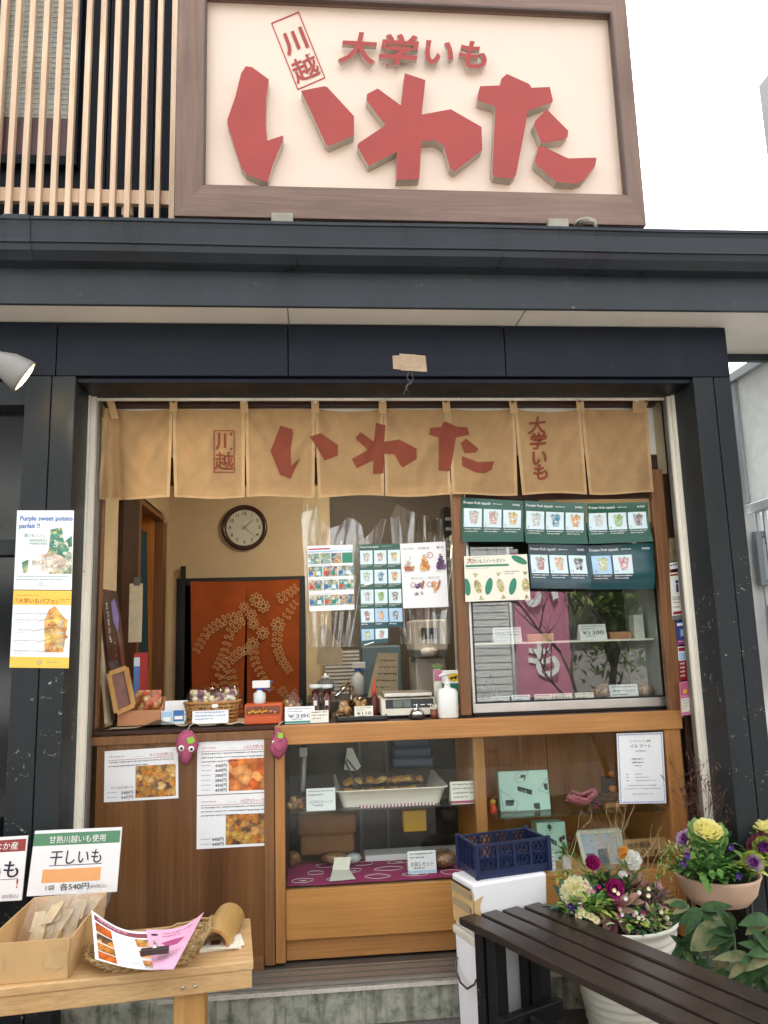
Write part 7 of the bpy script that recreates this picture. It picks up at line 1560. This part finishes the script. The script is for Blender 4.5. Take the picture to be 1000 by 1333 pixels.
GA = 2.39996
def rosette(t, c, up, R, inner, mid, outer, n=46, ruf=.12, seed=0, name='head', frac=(.55, .75)):
    "ruffled head of ornamental kale"
    up = V(up).normalized(); q = up.to_track_quat('Z', 'Y').to_matrix(); b = MB(); rd = random.Random(seed)
    for i in range(n):
        f = (i + 1) / n; a = i * GA + rd.uniform(-.1, .1); el = math.radians(82 - 84 * f ** 0.9); L = R * (.22 + .62 * f ** .8); Wd = L * 1.15
        Rz = Matrix.Rotation(a, 3, 'Z') @ Matrix.Rotation(-el, 3, 'Y')
        m = inner if f < frac[0] else (mid if f < frac[1] else outer)
        petal(b, V(c) + up * (R * .24 * (1 - f)) - up * R * .06, q @ Rz, L, Wd, m, .18 + .22 * (1 - f), ruf * (1.1 if f > .5 else .6), i + seed, 8, 4)
    return b.build(name, t)
def stem(b, p, q, r=.004, m='stem_green', bend=.02, n=6):
    p, q = V(p), V(q); d = V((random.uniform(-1, 1), random.uniform(-1, 1), 0)) * bend
    b.tube([p + (q - p) * (i / n) + d * math.sin(PI * i / n) for i in range(n + 1)], [r * (1 - .4 * i / n) for i in range(n + 1)], m, 6)
def flower(b, c, up, R, m, n=6, cup=.5, centre='sp_gold', layers=1, seed=0):
    up = V(up).normalized(); q = up.to_track_quat('Z', 'Y').to_matrix()
    for l in range(layers):
        for i in range(n):
            petal(b, V(c) + up * .0015 * l, q @ Matrix.Rotation(2 * PI * (i + .5 * l) / n + seed, 3, 'Z') @ Matrix.Rotation(-math.radians(15 + 25 * l), 3, 'Y'), R * (1 - .22 * l), R * .95, m, cup, .06, i + l, 4, 3)
    if centre: b.ball(V(c) + up * R * .12, R * .16, centre, 8)
# white ribbed pot
zp_ = .395; pc = atz(806, 1190, zp_); rp = (atz(879, 1188, zp_) - atz(734, 1192, zp_)).length / 2
prof = [(rp * .62, 0), (rp * .64, .004)]
for i in range(41): z = .01 + (zp_ - .03) * i / 40; prof.append((rp * (.64 + .35 * (z / zp_)) + .0035 * math.sin(i * 2.1) + .001 * math.sin(i * 5), z))
prof += [(rp * 1.0, zp_ - .016), (rp * 1.02, zp_ - .004), (rp * 1.0, zp_), (rp * .94, zp_ - .004), (rp * .92, zp_ - .03)]
wp = T('white_planter', 'large white ribbed planter pot of mixed winter flowers behind the dark bench', 'planter', (pc.x, pc.y, 0)); b = MB(); b.lathe(prof, (pc.x, pc.y, 0), 'pot_white', 48, cap=False); b.build('pot', wp); b = MB(); b.lathe([(.0001, zp_ - .02), (rp * .93, zp_ - .028)], (pc.x, pc.y, 0), 'soil', 30, cap=False); b.build('soil', wp)
ZS = zp_ - .02
def onpot(px, py, dy): # point seen at the pixel, dy in front (-) or behind the pot centre
    return at(px, py, pc.y + dy)
def plant(name, label, cat, base, group=None): return tag(T(name, label, cat, base, group), kind='thing')
def foliage(t, c, R, n, L, Wd, m, up=.5, seed=0, name='leaves', hemi=True, bend=.3, mats=None):
    rd = random.Random(seed); b = MB()
    for i in range(n):
        d = V((rd.gauss(0, 1), rd.gauss(0, 1), abs(rd.gauss(0, 1)) * up + (0 if hemi else rd.uniform(-.5, .5)))).normalized(); k = rd.random() ** .5
        p_ = V(c) + V((d.x * R[0], d.y * R[1], d.z * R[2])) * k
        dd = (d + V((rd.uniform(-.5, .5), rd.uniform(-.5, .5), rd.uniform(-.2, .6)))).normalized()
        leaf(b, p_, dd, (0, 0, 1), L * rd.uniform(.7, 1.2), Wd * rd.uniform(.7, 1.2), mats[i % len(mats)] if mats else m, bend)
    return b.build(name, t)
c = onpot(752, 1166, -.06); t = plant('ornamental_kale', 'cream ornamental kale leaning over the left rim of the white planter', 'kale', V((c.x, c.y, ZS)))
rosette(t, c, (-.35, -.65, .7), .085, 'petal_cream', 'petal_cream', 'leaf_blue', 56, .18, 3, frac=(.78, .86)); foliage(t, c + V((-.01, .02, -.05)), (.085, .06, .05), 26, .06, .045, 'leaf_blue', .3, 5, 'leaves', False); b = MB(); stem(b, (c.x + .02, c.y + .03, ZS - .02), c, .008); b.build('stem', t)
t = plant('primrose_tuft', 'tuft of fresh green leaves with small pale flowers at the front of the white planter', 'plant', V((pc.x - .06, pc.y - .13, ZS)))
c = onpot(765, 1183, -.15); foliage(t, c, (.08, .05, .05), 60, .035, .022, 'leaf_green', .7, 7, mats=['leaf_green', 'leaf_yellow', 'leaf_green', 'leaf_fresh'])
b = MB(); rd = random.Random(4)
for px, py in ((756, 1187), (762, 1191), (769, 1194), (752, 1193), (775, 1198)): flower(b, onpot(px, py, -.19), (0, -1, .4), .016, 'petal_cream', 5)
for px, py in ((742, 1180), (747, 1184)): flower(b, onpot(px, py, -.18), (0, -1, .3), .014, 'petal_violet', 5)
b.build('flowers', t)
for k, (px, py, R, up, l) in enumerate(((797, 1157, .042, (0, -1, .3), 'large open magenta anemone in the middle of the white planter'), (771, 1126, .036, (-.2, -.9, .5), 'rounded magenta anemone standing highest in the white planter'), (781, 1160, .024, (-.5, -.8, .3), 'small half closed magenta anemone left of the large one'))):
    c = onpot(px, py, -.07 + .03 * (k == 1)); t = plant('anemone', l, 'anemone', V((c.x, c.y + .05, ZS))); b = MB(); flower(b, c, up, R, 'petal_magenta', 7, .7 if k else .45, 'petal_violet', 3 if k != 1 else 4, k); b.build('flower', t); b = MB(); stem(b, (c.x, c.y + .06, ZS - .02), c + V((0, .006, 0)), .003); b.build('stem', t); foliage(t, c + V((0, .03, -.05)), (.05, .03, .04), 14, .05, .016, 'leaf_green', .4, k + 20, 'leaves', False)
c = onpot(821, 1120, .0); t = plant('stock_flower', 'white stock spike beside a yellow bloom at the back of the white planter', 'stock', V((c.x, c.y, ZS))); b = MB()
for px, py in ((820, 1112), (826, 1114), (817, 1119), (823, 1121), (829, 1120), (820, 1127), (826, 1127)): flower(b, onpot(px, py, -.01 - .01 * (px % 3)), (.1, -1, .3), .019, 'petal_white', 6, .4, 'leaf_yellow', 2)
b.build('flowers', t); b = MB(); 
for px, py in ((806, 1108), (811, 1106), (814, 1112), (808, 1114)): flower(b, onpot(px, py, .01), (.0, -1, .3), .017, 'petal_orange', 6, .5, None, 2)
b.build('yellow_bloom', t); b = MB(); stem(b, (c.x, c.y + .02, ZS - .02), c, .004); b.build('stem', t); foliage(t, c + V((0, .02, -.07)), (.03, .03, .06), 24, .05, .012, 'leaf_green', .8, 31, mats=['leaf_blue', 'leaf_green'])
c = onpot(811, 1139, -.05); t = plant('viola', 'small white viola under the white stock', 'viola', V((c.x, c.y, ZS))); b = MB(); flower(b, c, (-.2, -1, .3), .018, 'petal_white', 5); flower(b, onpot(806, 1137, -.05), (.3, -1, .1), .014, 'petal_white', 5); b.build('flower', t); foliage(t, c + V((0, .02, -.03)), (.03, .02, .03), 14, .04, .02, 'leaf_deep', .4, 33, 'leaves', False)
c = onpot(845, 1165, -.06); t = plant('heather_bush', 'bushy grey pink heather on the right of the white planter', 'heather', V((c.x, c.y, ZS))); b = MB(); rd = random.Random(6)
b2 = MB()
for i in range(120):
    d = V((rd.gauss(0, .6), rd.gauss(0, .5), rd.uniform(.2, 1))).normalized(); p0 = V((c.x + rd.uniform(-.04, .04), c.y + rd.uniform(-.03, .03), ZS)); p1 = V((c.x, c.y, ZS)) + V((d.x * .11, d.y * .09, d.z * .14)) * rd.uniform(.7, 1.1); b.tube([p0, (p0 + p1) / 2 + V((0, 0, .01)), p1], .0012, 'stem_brown', 4)
    for k in range(9): f = .35 + .65 * k / 9; q = p0 + (p1 - p0) * f; leaf(b2, q, (rd.uniform(-1, 1), rd.uniform(-1, 1), rd.uniform(0, 1)), (0, 0, 1), .012, .005, ('leaf_heather', 'petal_pink', 'leaf_blue', 'leaf_heather')[(i + k) % 4], .2, n=2)
b.build('stems', t); b2.build('foliage', t)
c = onpot(800, 1190, -.16); t = plant('burgundy_foliage', 'burgundy striped leafy plant drooping over the front rim of the white planter', 'plant', V((c.x, c.y + .04, ZS)))
b = MB(); rd = random.Random(12)
for px, py, ang, L in ((783, 1190, 200, .07), (786, 1200, 240, .08), (795, 1203, 265, .08), (778, 1183, 170, .07), (790, 1180, 120, .06), (806, 1199, 300, .07), (803, 1175, 60, .06), (812, 1185, 20, .06), (770, 1195, 190, .06), (815, 1175, 80, .07), (825, 1165, 60, .07), (835, 1150, 50, .06), (800, 1168, 100, .06), (842, 1156, 20, .05)):
    a = math.radians(ang); leaf(b, onpot(800 + (px - 800) * .5, 1188 + (py - 1188) * .4, -.13), V((math.cos(a), -.5, math.sin(a) * .9)), (0, -.6, .8), L, .028, rd.choice(('leaf_burg', 'leaf_pinkgreen', 'leaf_burg')), .25)
b.build('leaves', t)
c = onpot(822, 1200, -.17); t = plant('variegated_ivy', 'cream edged ivy trailing over the right front rim of the white planter', 'ivy', V((c.x, c.y + .03, ZS))); foliage(t, c, (.08, .03, .03), 40, .034, .022, 'leaf_yellow', .3, 41, 'leaves', False, mats=['leaf_yellow', 'leaf_green', 'petal_cream', 'leaf_deep'])
c = onpot(803, 1150, .03); t = plant('filler_foliage', 'dark green leaves filling the back of the white planter', 'plant', V((c.x, c.y + .03, ZS))); foliage(t, V((c.x, c.y, ZS + .04)), (.15, .10, .10), 130, .06, .03, 'leaf_deep', .6, 51, mats=['leaf_deep', 'leaf_green', 'leaf_blue', 'leaf_burg'])
c = onpot(873, 1192, -.05); t = plant('viola', 'pale yellow viola hanging over the right rim of the white planter', 'viola', V((c.x, c.y, ZS))); b = MB(); flower(b, onpot(888, 1194, -.1), (.4, -1, .2), .018, 'petal_cream', 5); flower(b, onpot(880, 1183, -.08), (.3, -1, .3), .013, 'petal_pink', 5); b.build('flowers', t); foliage(t, onpot(877, 1195, -.07), (.04, .03, .03), 22, .04, .018, 'leaf_blue', .4, 61, 'leaves', False)
t = plant('filler_foliage', 'dense small green leaves and buds along the front of the white planter', 'plant', V((pc.x, pc.y - .1, ZS)))
for k, (px, py, dy, rx_, rz_, n_, mm) in enumerate(((850, 1203, -.12, .05, .02, 110, ['leaf_green', 'leaf_yellow', 'petal_cream', 'leaf_deep']), (832, 1207, -.15, .05, .02, 80, ['leaf_heather', 'leaf_deep', 'leaf_blue']), (868, 1198, -.06, .04, .03, 90, ['leaf_heather', 'petal_pink', 'leaf_deep']), (745, 1190, -.12, .06, .03, 90, ['leaf_blue', 'leaf_deep', 'leaf_green']), (775, 1178, -.13, .06, .035, 110, ['leaf_green', 'leaf_yellow', 'leaf_fresh']), (850, 1195, -.14, .06, .03, 110, ['leaf_deep', 'leaf_heather', 'leaf_yellow']), (822, 1160, -.06, .06, .05, 120, ['leaf_burg', 'leaf_deep', 'leaf_pinkgreen']), (785, 1150, .0, .08, .05, 120, ['leaf_green', 'leaf_blue', 'leaf_deep']), (858, 1172, -.05, .05, .05, 110, ['leaf_heather', 'petal_pink', 'leaf_deep']))): foliage(t, onpot(px, py, dy), (rx_, .05, rz_), n_, .028, .014, mm[0], .6, 140 + k, 'leaves', False, mats=mm)
b = MB(); rd = random.Random(77)
for i in range(34): flower(b, onpot(rd.uniform(740, 870), rd.uniform(1150, 1200), -.17), (rd.uniform(-.4, .4), -1, .4), .009, rd.choice(('petal_cream', 'petal_pink', 'petal_magenta', 'petal_white')), 5, .4, None)
b.build('buds', t)
# corokia twigs
t = plant('wire_bush', 'straw coloured twisted twigs rising from the back of the white planter', 'bush', V((pc.x, pc.y + .03, ZS))); b = MB(); rd = random.Random(21)
def twig(p, d, L, r, dep):
    pts = [V(p)]; d = V(d).normalized()
    for i in range(6): d = (d + V((rd.uniform(-.45, .45), rd.uniform(-.35, .35), rd.uniform(-.15, .4)))).normalized(); pts.append(pts[-1] + d * L / 6)
    b.tube(pts, [r * (1 - .12 * i) for i in range(7)], 'stem_straw', 5)
    if dep > 0:
        for k in range(2 if dep > 1 else 1): q = pts[rd.randint(2, 5)]; twig(q, d + V((rd.uniform(-1, 1), rd.uniform(-.6, .6), rd.uniform(-.2, .6))), L * .55, r * .65, dep - 1)
for px, py, k in ((788, 1070, 5), (770, 1062, 4), (832, 1068, 4), (797, 1082, 4), (776, 1085, 3)):
    for i in range((k + 1) // 2): e_ = onpot(px + rd.uniform(-10, 10), py + rd.uniform(-6, 10), .05); s_ = V((pc.x + rd.uniform(-.06, .06) + (px - 800) * .001, pc.y + .03, ZS)); twig(s_, e_ - s_, (e_ - s_).length * .97, .0018, 2)
b.build('twigs', t); b = MB()
for i in range(90): q = onpot(rd.uniform(768, 806), rd.uniform(1085, 1140), rd.uniform(0, .05)); leaf(b, q, (rd.uniform(-1, 1), rd.uniform(-1, .5), rd.uniform(-.5, 1)), (0, 0, 1), .014, .006, rd.choice(('leaf_straw', 'leaf_pinkgreen', 'leaf_straw', 'petal_pink')), .2, n=2)
b.build('foliage', t)
t = plant('trailing_vine', 'thin yellow green vine sprawling from the white planter towards the clay bowl', 'vine', V((pc.x + .08, pc.y, ZS))); b = MB(); b2 = MB()
for pts in ([(850, 1175), (858, 1140), (862, 1115), (870, 1105), (882, 1120)], [(850, 1175), (866, 1130), (878, 1098), (884, 1108)], [(760, 1160), (748, 1140), (732, 1140), (722, 1146)], [(762, 1155), (742, 1132), (724, 1138)], [(852, 1160), (856, 1130), (868, 1120), (874, 1150)]):
    P_ = [onpot(x, y, .0) for x, y in pts]; b.tube(P_, .002, 'leaf_yellow', 5)
    for i in range(26): f = rd.random() * (len(P_) - 1); k = int(f); q = P_[k].lerp(P_[k + 1], f - k); leaf(b2, q, (rd.uniform(-1, 1), rd.uniform(-1, .3), rd.uniform(-.6, .8)), (0, 0, 1), .026, .009, rd.choice(('leaf_yellow', 'leaf_straw', 'leaf_green')), .3, n=3)
b.build('stems', t); b2.build('leaves', t)
# clay bowl on a stand
zq_ = .50; bc = atz(933, 1135, zq_); rb = (atz(992, 1146, zq_) - atz(873, 1136, zq_)).length / 2
BASE = bc - V((0, 0, .115))
bo = T('clay_bowl', 'shallow pale clay bowl planted with ornamental kale on a black stand', 'planter', BASE); b = MB(); hB = .115
b.lathe([(rb * .45, 0), (rb * .68, .012), (rb * .87, hB * .42), (rb * .96, hB * .85), (rb * 1.0, hB * .97), (rb * .99, hB), (rb * .93, hB * .99), (rb * .9, hB * .8), (rb * .8, hB * .7)], BASE, 'pot_clay', 48); b.build('bowl', bo); b = MB(); b.lathe([(.0001, hB * .9), (rb * .92, hB * .84)], BASE, 'soil', 30, cap=False); b.build('soil', bo)
ps = T('plant_stand', 'black iron plant stand under the clay bowl', 'plant stand', (bc.x, bc.y, 0)); zst = BASE.z
M('iron', (26, 25, 26), .5, var=.15)
b = MB(); b.tube([(bc.x + rb * .7 * math.cos(2 * PI * i / 32), bc.y + rb * .7 * math.sin(2 * PI * i / 32), zst + .045) for i in range(33)], .006, 'iron', 6, cap=False); b.tube([(bc.x + rb * .62 * math.cos(2 * PI * i / 32), bc.y + rb * .62 * math.sin(2 * PI * i / 32), .12) for i in range(33)], .005, 'iron', 6, cap=False); b.build('ring', ps)
for k in range(4): a = PI / 4 + k * PI / 2 + .25; b = MB(); b.tube([(bc.x + rb * .7 * math.cos(a), bc.y + rb * .7 * math.sin(a), zst + .06), (bc.x + rb * .66 * math.cos(a), bc.y + rb * .66 * math.sin(a), zst * .5), (bc.x + rb * .74 * math.cos(a), bc.y + rb * .74 * math.sin(a), 0.001)], .007, 'iron', 6); b.build('leg', ps)
ZQ = BASE.z + hB * .85
def onb(px, py, dy): return at(px, py, bc.y + dy)
for k, (px, py, R, up, cols, l, n) in enumerate((
    (921, 1087, .08, (-.05, -.46, .88), ('petal_butter', 'kale_green', 'kale_green'), 'tall butter yellow kale rose with green outer leaves in the middle of the clay bowl', 56),
    (897, 1096, .06, (-.6, -.4, .6), ('petal_purple', 'petal_lilac', 'petal_lilac'), 'lilac kale half hidden behind the butter yellow one', 40),
    (993, 1079, .08, (-.1, -.46, .88), ('petal_butter', 'petal_butter', 'kale_green'), 'butter yellow kale at the right edge above the clay bowl', 50),
    (994, 1106, .075, (-.4, -.8, .4), ('petal_purple', 'leaf_yellow', 'leaf_burg'), 'large purple hearted kale cut by the right edge', 46),
    (980, 1123, .052, (-.25, -.9, .3), ('petal_purple', 'petal_lilac', 'leaf_yellow'), 'small purple kale rosette with yellow leaves at the right of the bowl', 44))):
    c = onb(px, py, (-.03, .04, .02, -.05, -.12)[k]); t = plant('ornamental_kale', l, 'kale', V((bc.x + (px - 932) * .0016, bc.y, ZQ)))
    rosette(t, c, up, R, *cols, n, (.03 if k in (0, 2) else .10), k * 7, frac=((.9, .95) if k == 0 else (.85, .9) if k == 2 else (.5, .75)))
    b = MB(); stem(b, (bc.x + (px - 932) * .0014, c.y + .03, ZQ - .03), c - V(up).normalized() * R * .2, .008, 'stem_brown' if k == 0 else 'stem_green'); b.build('stem', t)
    if k >= 3: foliage(t, c + V((-.035, .01, -.02)), (.05, .03, .05), 14, .06, .04, 'leaf_yellow', .2, 70 + k, 'leaves', False, mats=['leaf_yellow', 'kale_green'])
    if k in (0, 2): 
        b = MB(); q = V(up).normalized().to_track_quat('Z', 'Y').to_matrix()
        for i in range(24): petal(b, c - V(up).normalized() * (.012 + .05 * i / 24), q @ Matrix.Rotation(i * GA, 3, 'Z') @ Matrix.Rotation(math.radians(-14 + 36 * i / 24), 3, 'Y'), .082 - .02 * i / 24, .075, 'kale_green', .1, .12, i, 8, 4)
        b.build('leaves', t)
t = plant('pansy_clump', 'mounding green pansy clump spilling over the left front of the clay bowl', 'pansy', V((bc.x - .05, bc.y - .06, ZQ)))
foliage(t, onb(915, 1132, -.12), (.12, .06, .04), 190, .035, .018, 'leaf_green', .5, 81, mats=['leaf_green', 'leaf_fresh', 'leaf_green', 'leaf_deep']); b = MB()
for px, py in ((888, 1124), (893, 1114), (950, 1103), (960, 1140)): flower(b, onb(px, py, -.17), (.1, -1, .2), .015, 'petal_violet', 5, .3)
b.build('flowers', t)
b = MB()
for i, (px, py) in enumerate(((918, 1150), (914, 1144), (921, 1158), (925, 1140), (935, 1139))): leaf(b, onb(px, py - 8, -.19), (.1 * (i - 2), -.4, -.8), (0, -1, .2), .035, .026, 'leaf_fresh', .2)
b.build('trailing_leaves', t)
t = plant('pansy_clump', 'dark green pansy clump behind the bowl between two kales', 'pansy', V((bc.x + .06, bc.y + .05, ZQ))); foliage(t, onb(952, 1112, .03), (.07, .05, .08), 100, .03, .018, 'leaf_deep', .6, 83, mats=['leaf_deep', 'leaf_deep', 'leaf_green']); foliage(t, onb(945, 1130, -.02), (.07, .05, .04), 50, .04, .02, 'leaf_deep', .5, 84, 'lower_leaves')
t = plant('filler_foliage', 'low green leaves covering the soil at the right half of the clay bowl', 'plant', V((bc.x + .06, bc.y - .06, ZQ)))
foliage(t, onb(930, 1142, -.13), (.08, .04, .03), 130, .026, .015, 'leaf_fresh', .6, 92, 'front_leaves', False, mats=['leaf_green', 'leaf_fresh', 'leaf_deep']); foliage(t, onb(950, 1138, -.1), (.09, .05, .03), 130, .03, .016, 'leaf_green', .5, 91, mats=['leaf_deep', 'leaf_green', 'leaf_deep', 'leaf_fresh'])
t = plant('moss_trail', 'fine yellow green trailing plant at the left end of the clay bowl', 'plant', V((bc.x - .12, bc.y - .04, ZQ))); foliage(t, onb(884, 1115, -.06), (.06, .05, .06), 130, .022, .007, 'leaf_yellow', .6, 85, 'leaves', False, mats=['leaf_yellow', 'leaf_green', 'leaf_straw'])
t = plant('dry_shrub', 'thin leafless shrub with dark reddish twigs rising behind the clay bowl', 'shrub', V((bc.x - .02, bc.y + .05, ZQ))); b = MB(); b2 = MB(); rd = random.Random(17)
leafmat('leaf_dry', (70, 44, 44), (120, 90, 80))
def shoot(p, e_, r, k):
    p, e_ = V(p), V(e_); dv = V((rd.uniform(-.02, .02), rd.uniform(-.02, .02), 0)); P_ = [p + (e_ - p) * (i / 6) + dv * math.sin(PI * i / 6) for i in range(7)]; b.tube(P_, [r * (1 - .11 * i) for i in range(7)], 'stem_brown', 5)
    for i in range(14): f = rd.uniform(.25, 1) * 6; j = min(5, int(f)); q = P_[j].lerp(P_[j + 1], f - j); d = V((rd.uniform(-1, 1), rd.uniform(-.6, .6), rd.uniform(-.1, 1))); leaf(b2, q, d, (0, 0, 1), .022, .005, 'leaf_dry', .1, n=2)
    if k: 
        for i in range(k): f = rd.uniform(.35, .9) * 6; j = min(5, int(f)); q = P_[j].lerp(P_[j + 1], f - j); shoot(q, q + ((e_ - p).normalized() * .6 + V((rd.uniform(-.8, .8), rd.uniform(-.5, .5), rd.uniform(-.2, .4)))).normalized() * (e_ - p).length * .4, r * .6, 0)
for px, py in ((872, 985), (905, 1000), (921, 1004), (936, 996), (945, 1010), (966, 1016), (890, 1020), (958, 1005), (912, 990), (930, 985)): shoot((bc.x - .02 + rd.uniform(-.02, .02), bc.y + .05, ZQ - .02), onb(px, py, .08), .0019, 3)
b.build('twigs', t); b2.build('leaves', t)
# hellebores in the foreground corner
def hellebore(name, label, base, whorls, seed, m='leaf_hell'):
    t = plant(name, label, 'hellebore', base); rd = random.Random(seed); b = MB(); 
    for (px, py, Y, L, n, a0, a1, w) in whorls:
        c = at(px, py, Y); stem(b, base, c, .006, 'stem_green', .03, 8)
    b.build('stems', t); b = MB()
    for (px, py, Y, L, n, a0, a1, w) in whorls:
        c = at(px, py, Y)
        n += 2; L *= .88
        for i in range(n):
            a = math.radians(a0 + (a1 - a0) * (i / max(1, n - 1)) + rd.uniform(-8, 8)); d = V((math.cos(a), -.45 + rd.uniform(-.25, .25), math.sin(a) * .8)); leaf(b, c, d, (0, -.75, .6), L * rd.uniform(.85, 1.15), L * w, m if rd.random() < .8 else 'leaf_mottled', rd.uniform(.2, .45), .22, 7, wave=.008)
    b.build('leaves', t); return t
Yq = -.95
pb = at(985, 1420, Yq); pb.z = .16; pb2 = at(910, 1400, -.75); pb2.z = .02
pt_ = T('plant_tub', 'dark plastic tub of hellebores hidden low at the right edge', 'planter', (pb.x, pb.y, 0)); b = MB(); b.lathe([(.13, 0), (.16, .17), (.165, .18), (.15, .18), (.148, .15), (.0001, .15)], (pb.x, pb.y, 0), 'black_plastic', 28); b.build('tub', pt_)
hellebore('hellebore', 'tall hellebore with broad fingered leaves directly under the clay bowl', pb2, [(912, 1183, -.74, .115, 7, -160, 15, 0.34), (930, 1190, -.72, .10, 5, -120, 0, 0.34), (896, 1178, -.72, .10, 3, 150, 215, 0.29)], 3)
hellebore('hellebore', 'large hellebore with leaf whorls at the right edge of the picture', pb, [(976, 1245, Yq, .125, 8, -200, 60, 0.29), (1000, 1195, Yq + .05, .13, 6, -190, 20, 0.36), (955, 1215, Yq + .1, .11, 4, 100, 210, 0.32), (1005, 1240, Yq - .05, .12, 6, 120, 250, 0.32)], 5)
hellebore('hellebore', 'small low hellebore with pale limp leaves behind the dark bench', V((pb2.x - .06, pb2.y + .04, .02)), [(888, 1232, -.72, .085, 5, -150, 120, 0.34), (905, 1252, -.74, .08, 5, -170, 0, 0.34), (928, 1275, -.8, .08, 6, -180, 60, .4), (945, 1262, -.85, .07, 5, -160, 40, .4)], 7)
t = plant('mottled_plant', 'big mottled fading leaves between the two hellebores', 'plant', V((pb2.x + .03, pb2.y, .02))); b = MB()
for px, py, a, L, w in ((938, 1208, 200, .13, .62), (940, 1240, 250, .09, .45), (950, 1205, 160, .08, .45)): a = math.radians(a); leaf(b, at(px, py, -.82), (math.cos(a), -.4, math.sin(a) * .7), (0, -.8, .6), L, L * w, 'leaf_mottled', .3, .15, 7, wave=.014)
b.build('leaves', t); b = MB(); stem(b, (pb2.x + .03, pb2.y, .02), at(940, 1210, -.82), .006); b.build('stem', t)

# ------------------------------------------------------------------ across the lane, seen only in the glass
M('siding', (214, 216, 214), .7, var=.04); M('block_wall', (104, 100, 92), .9, var=.2, vs=6, bmp=.4, bs=30); M('nobori_pink', (196, 122, 148), .8, var=.06); M('bark', (70, 60, 52), .9, var=.25, vs=12, bmp=.5, bs=40)
oh = T('opposite_house', 'white clapboard house across the lane reflected in the glass', 'house', (-1.5, -11, 0)); b = MB(); b.box(-7, 3.15, -13, -9.04, 0, 5.2, 'siding')
for k in range(44): b.box(-7, 3.15, -9.04, -9.0 + .012, .2 + k * .115, .2 + k * .115 + .1, 'siding')
b.build('wall', oh); b = MB(); b.prism([(-7.4, -8.5, 5.1), (3.5, -8.5, 5.1), (3.5, -11, 6.6), (-7.4, -11, 6.6)], (0, .05, -.12), 'roof_tiles'); b.build('roof', oh)
for x in (-5, -1.5, 1.2): b = MB(); b.box(x, x + 1.1, -9.0 + .013, -8.97, 1.2, 2.4, 'window_dark'); w_ = b.build('window', oh)
b = MB()
for r in range(4):
    for k in range(40): x = -8 + k * .4 + (r % 2) * .2; b.box(x + .004, x + .396, -5.6, -5.35 + .006 * ((k * 7 + r * 3) % 4), .18 * r + .002, .18 * r + .176, 'block_wall')
b.build('block_wall', label='low stone block wall across the lane reflected in the show case', cat='wall')
nb_ = T('banner_flag', 'pink upright shop banner across the lane reflected in the cold case', 'banner', (2.6, -5.0, 0)); b = MB(); b.grid(lambda u, v: V((2.2 + .62 * u, -5.0 + .03 * math.sin(u * 5 + v * 3), .75 + 1.6 * v)), 12, 20, 'nobori_pink'); b.text('い', (2.5, -4.96, 1.75), (1, 0, 0), (0, 0, 1), .5, 'ink_white', -.001, 'c', .03); b.text('も', (2.5, -4.96, 1.0), (1, 0, 0), (0, 0, 1), .42, 'ink_white', -.001, 'c', .03); b.build('flag', nb_); b = MB(); b.tube([(2.17, -5, 0), (2.17, -5, 2.5)], .015, 'white_plastic'); b.tube([(2.17, -5, 2.4), (2.85, -5, 2.4)], .01, 'white_plastic'); b.build('pole', nb_)
leafmat('leaf_tree', (86, 118, 54), (136, 156, 84))
def tree(x, y, h, w, label, leaves, seed, z0=.3):
    t = T('roadside_tree', label, 'tree', (x, y, 0)); rd = random.Random(seed); b = MB(); b2 = MB()
    def br(p, d, L, r, k):
        P_ = [V(p)]; d = V(d).normalized()
        for i in range(5): d = (d + V((rd.uniform(-.25, .25), rd.uniform(-.25, .25), rd.uniform(-.05, .2)))).normalized(); P_.append(P_[-1] + d * L / 5)
        b.tube(P_, [r * (1 - .13 * i) for i in range(6)], 'bark', 6)
        if k > 0:
            for i in range(3): br(P_[rd.randint(2, 5)], d + V((rd.uniform(-1, 1), rd.uniform(-1, 1), rd.uniform(-.1, .7))), L * .62, r * .55, k - 1)
        for i in range(leaves): q = P_[rd.randint(1, 5)] + V((rd.gauss(0, w), rd.gauss(0, w), rd.gauss(0, w))); leaf(b2, q, (rd.uniform(-1, 1), rd.uniform(-1, 1), rd.uniform(-.6, .5)), (0, 0, 1), .16, .06, 'leaf_tree', .2, n=2)
    br((x, y, 0), (rd.uniform(-.1, .1), 0, 1), h, .07 if leaves else .035, 3); b.build('trunk', t)
    if leaves: b2.build('crown', t)
tree(3.5, -5.9, 1.7, .3, 'leafy evergreen nearest the banner across the lane', 80, 1); tree(4.6, -6.2, 1.9, .32, 'tall leafy evergreen right of the banner across the lane', 80, 2); tree(6.0, -6.0, 1.8, .3, 'leafy evergreen farthest right across the lane', 60, 3); tree(2.9, -4.4, 1.3, .1, 'bare branching tree beside the pink banner across the lane', 0, 4)
tree(-4.5, -6.2, 1.8, .25, 'leafy evergreen at the left across the lane', 20, 5); tree(-2.2, -6.0, 1.2, .2, 'short leafy tree by the block wall across the lane', 20, 6)
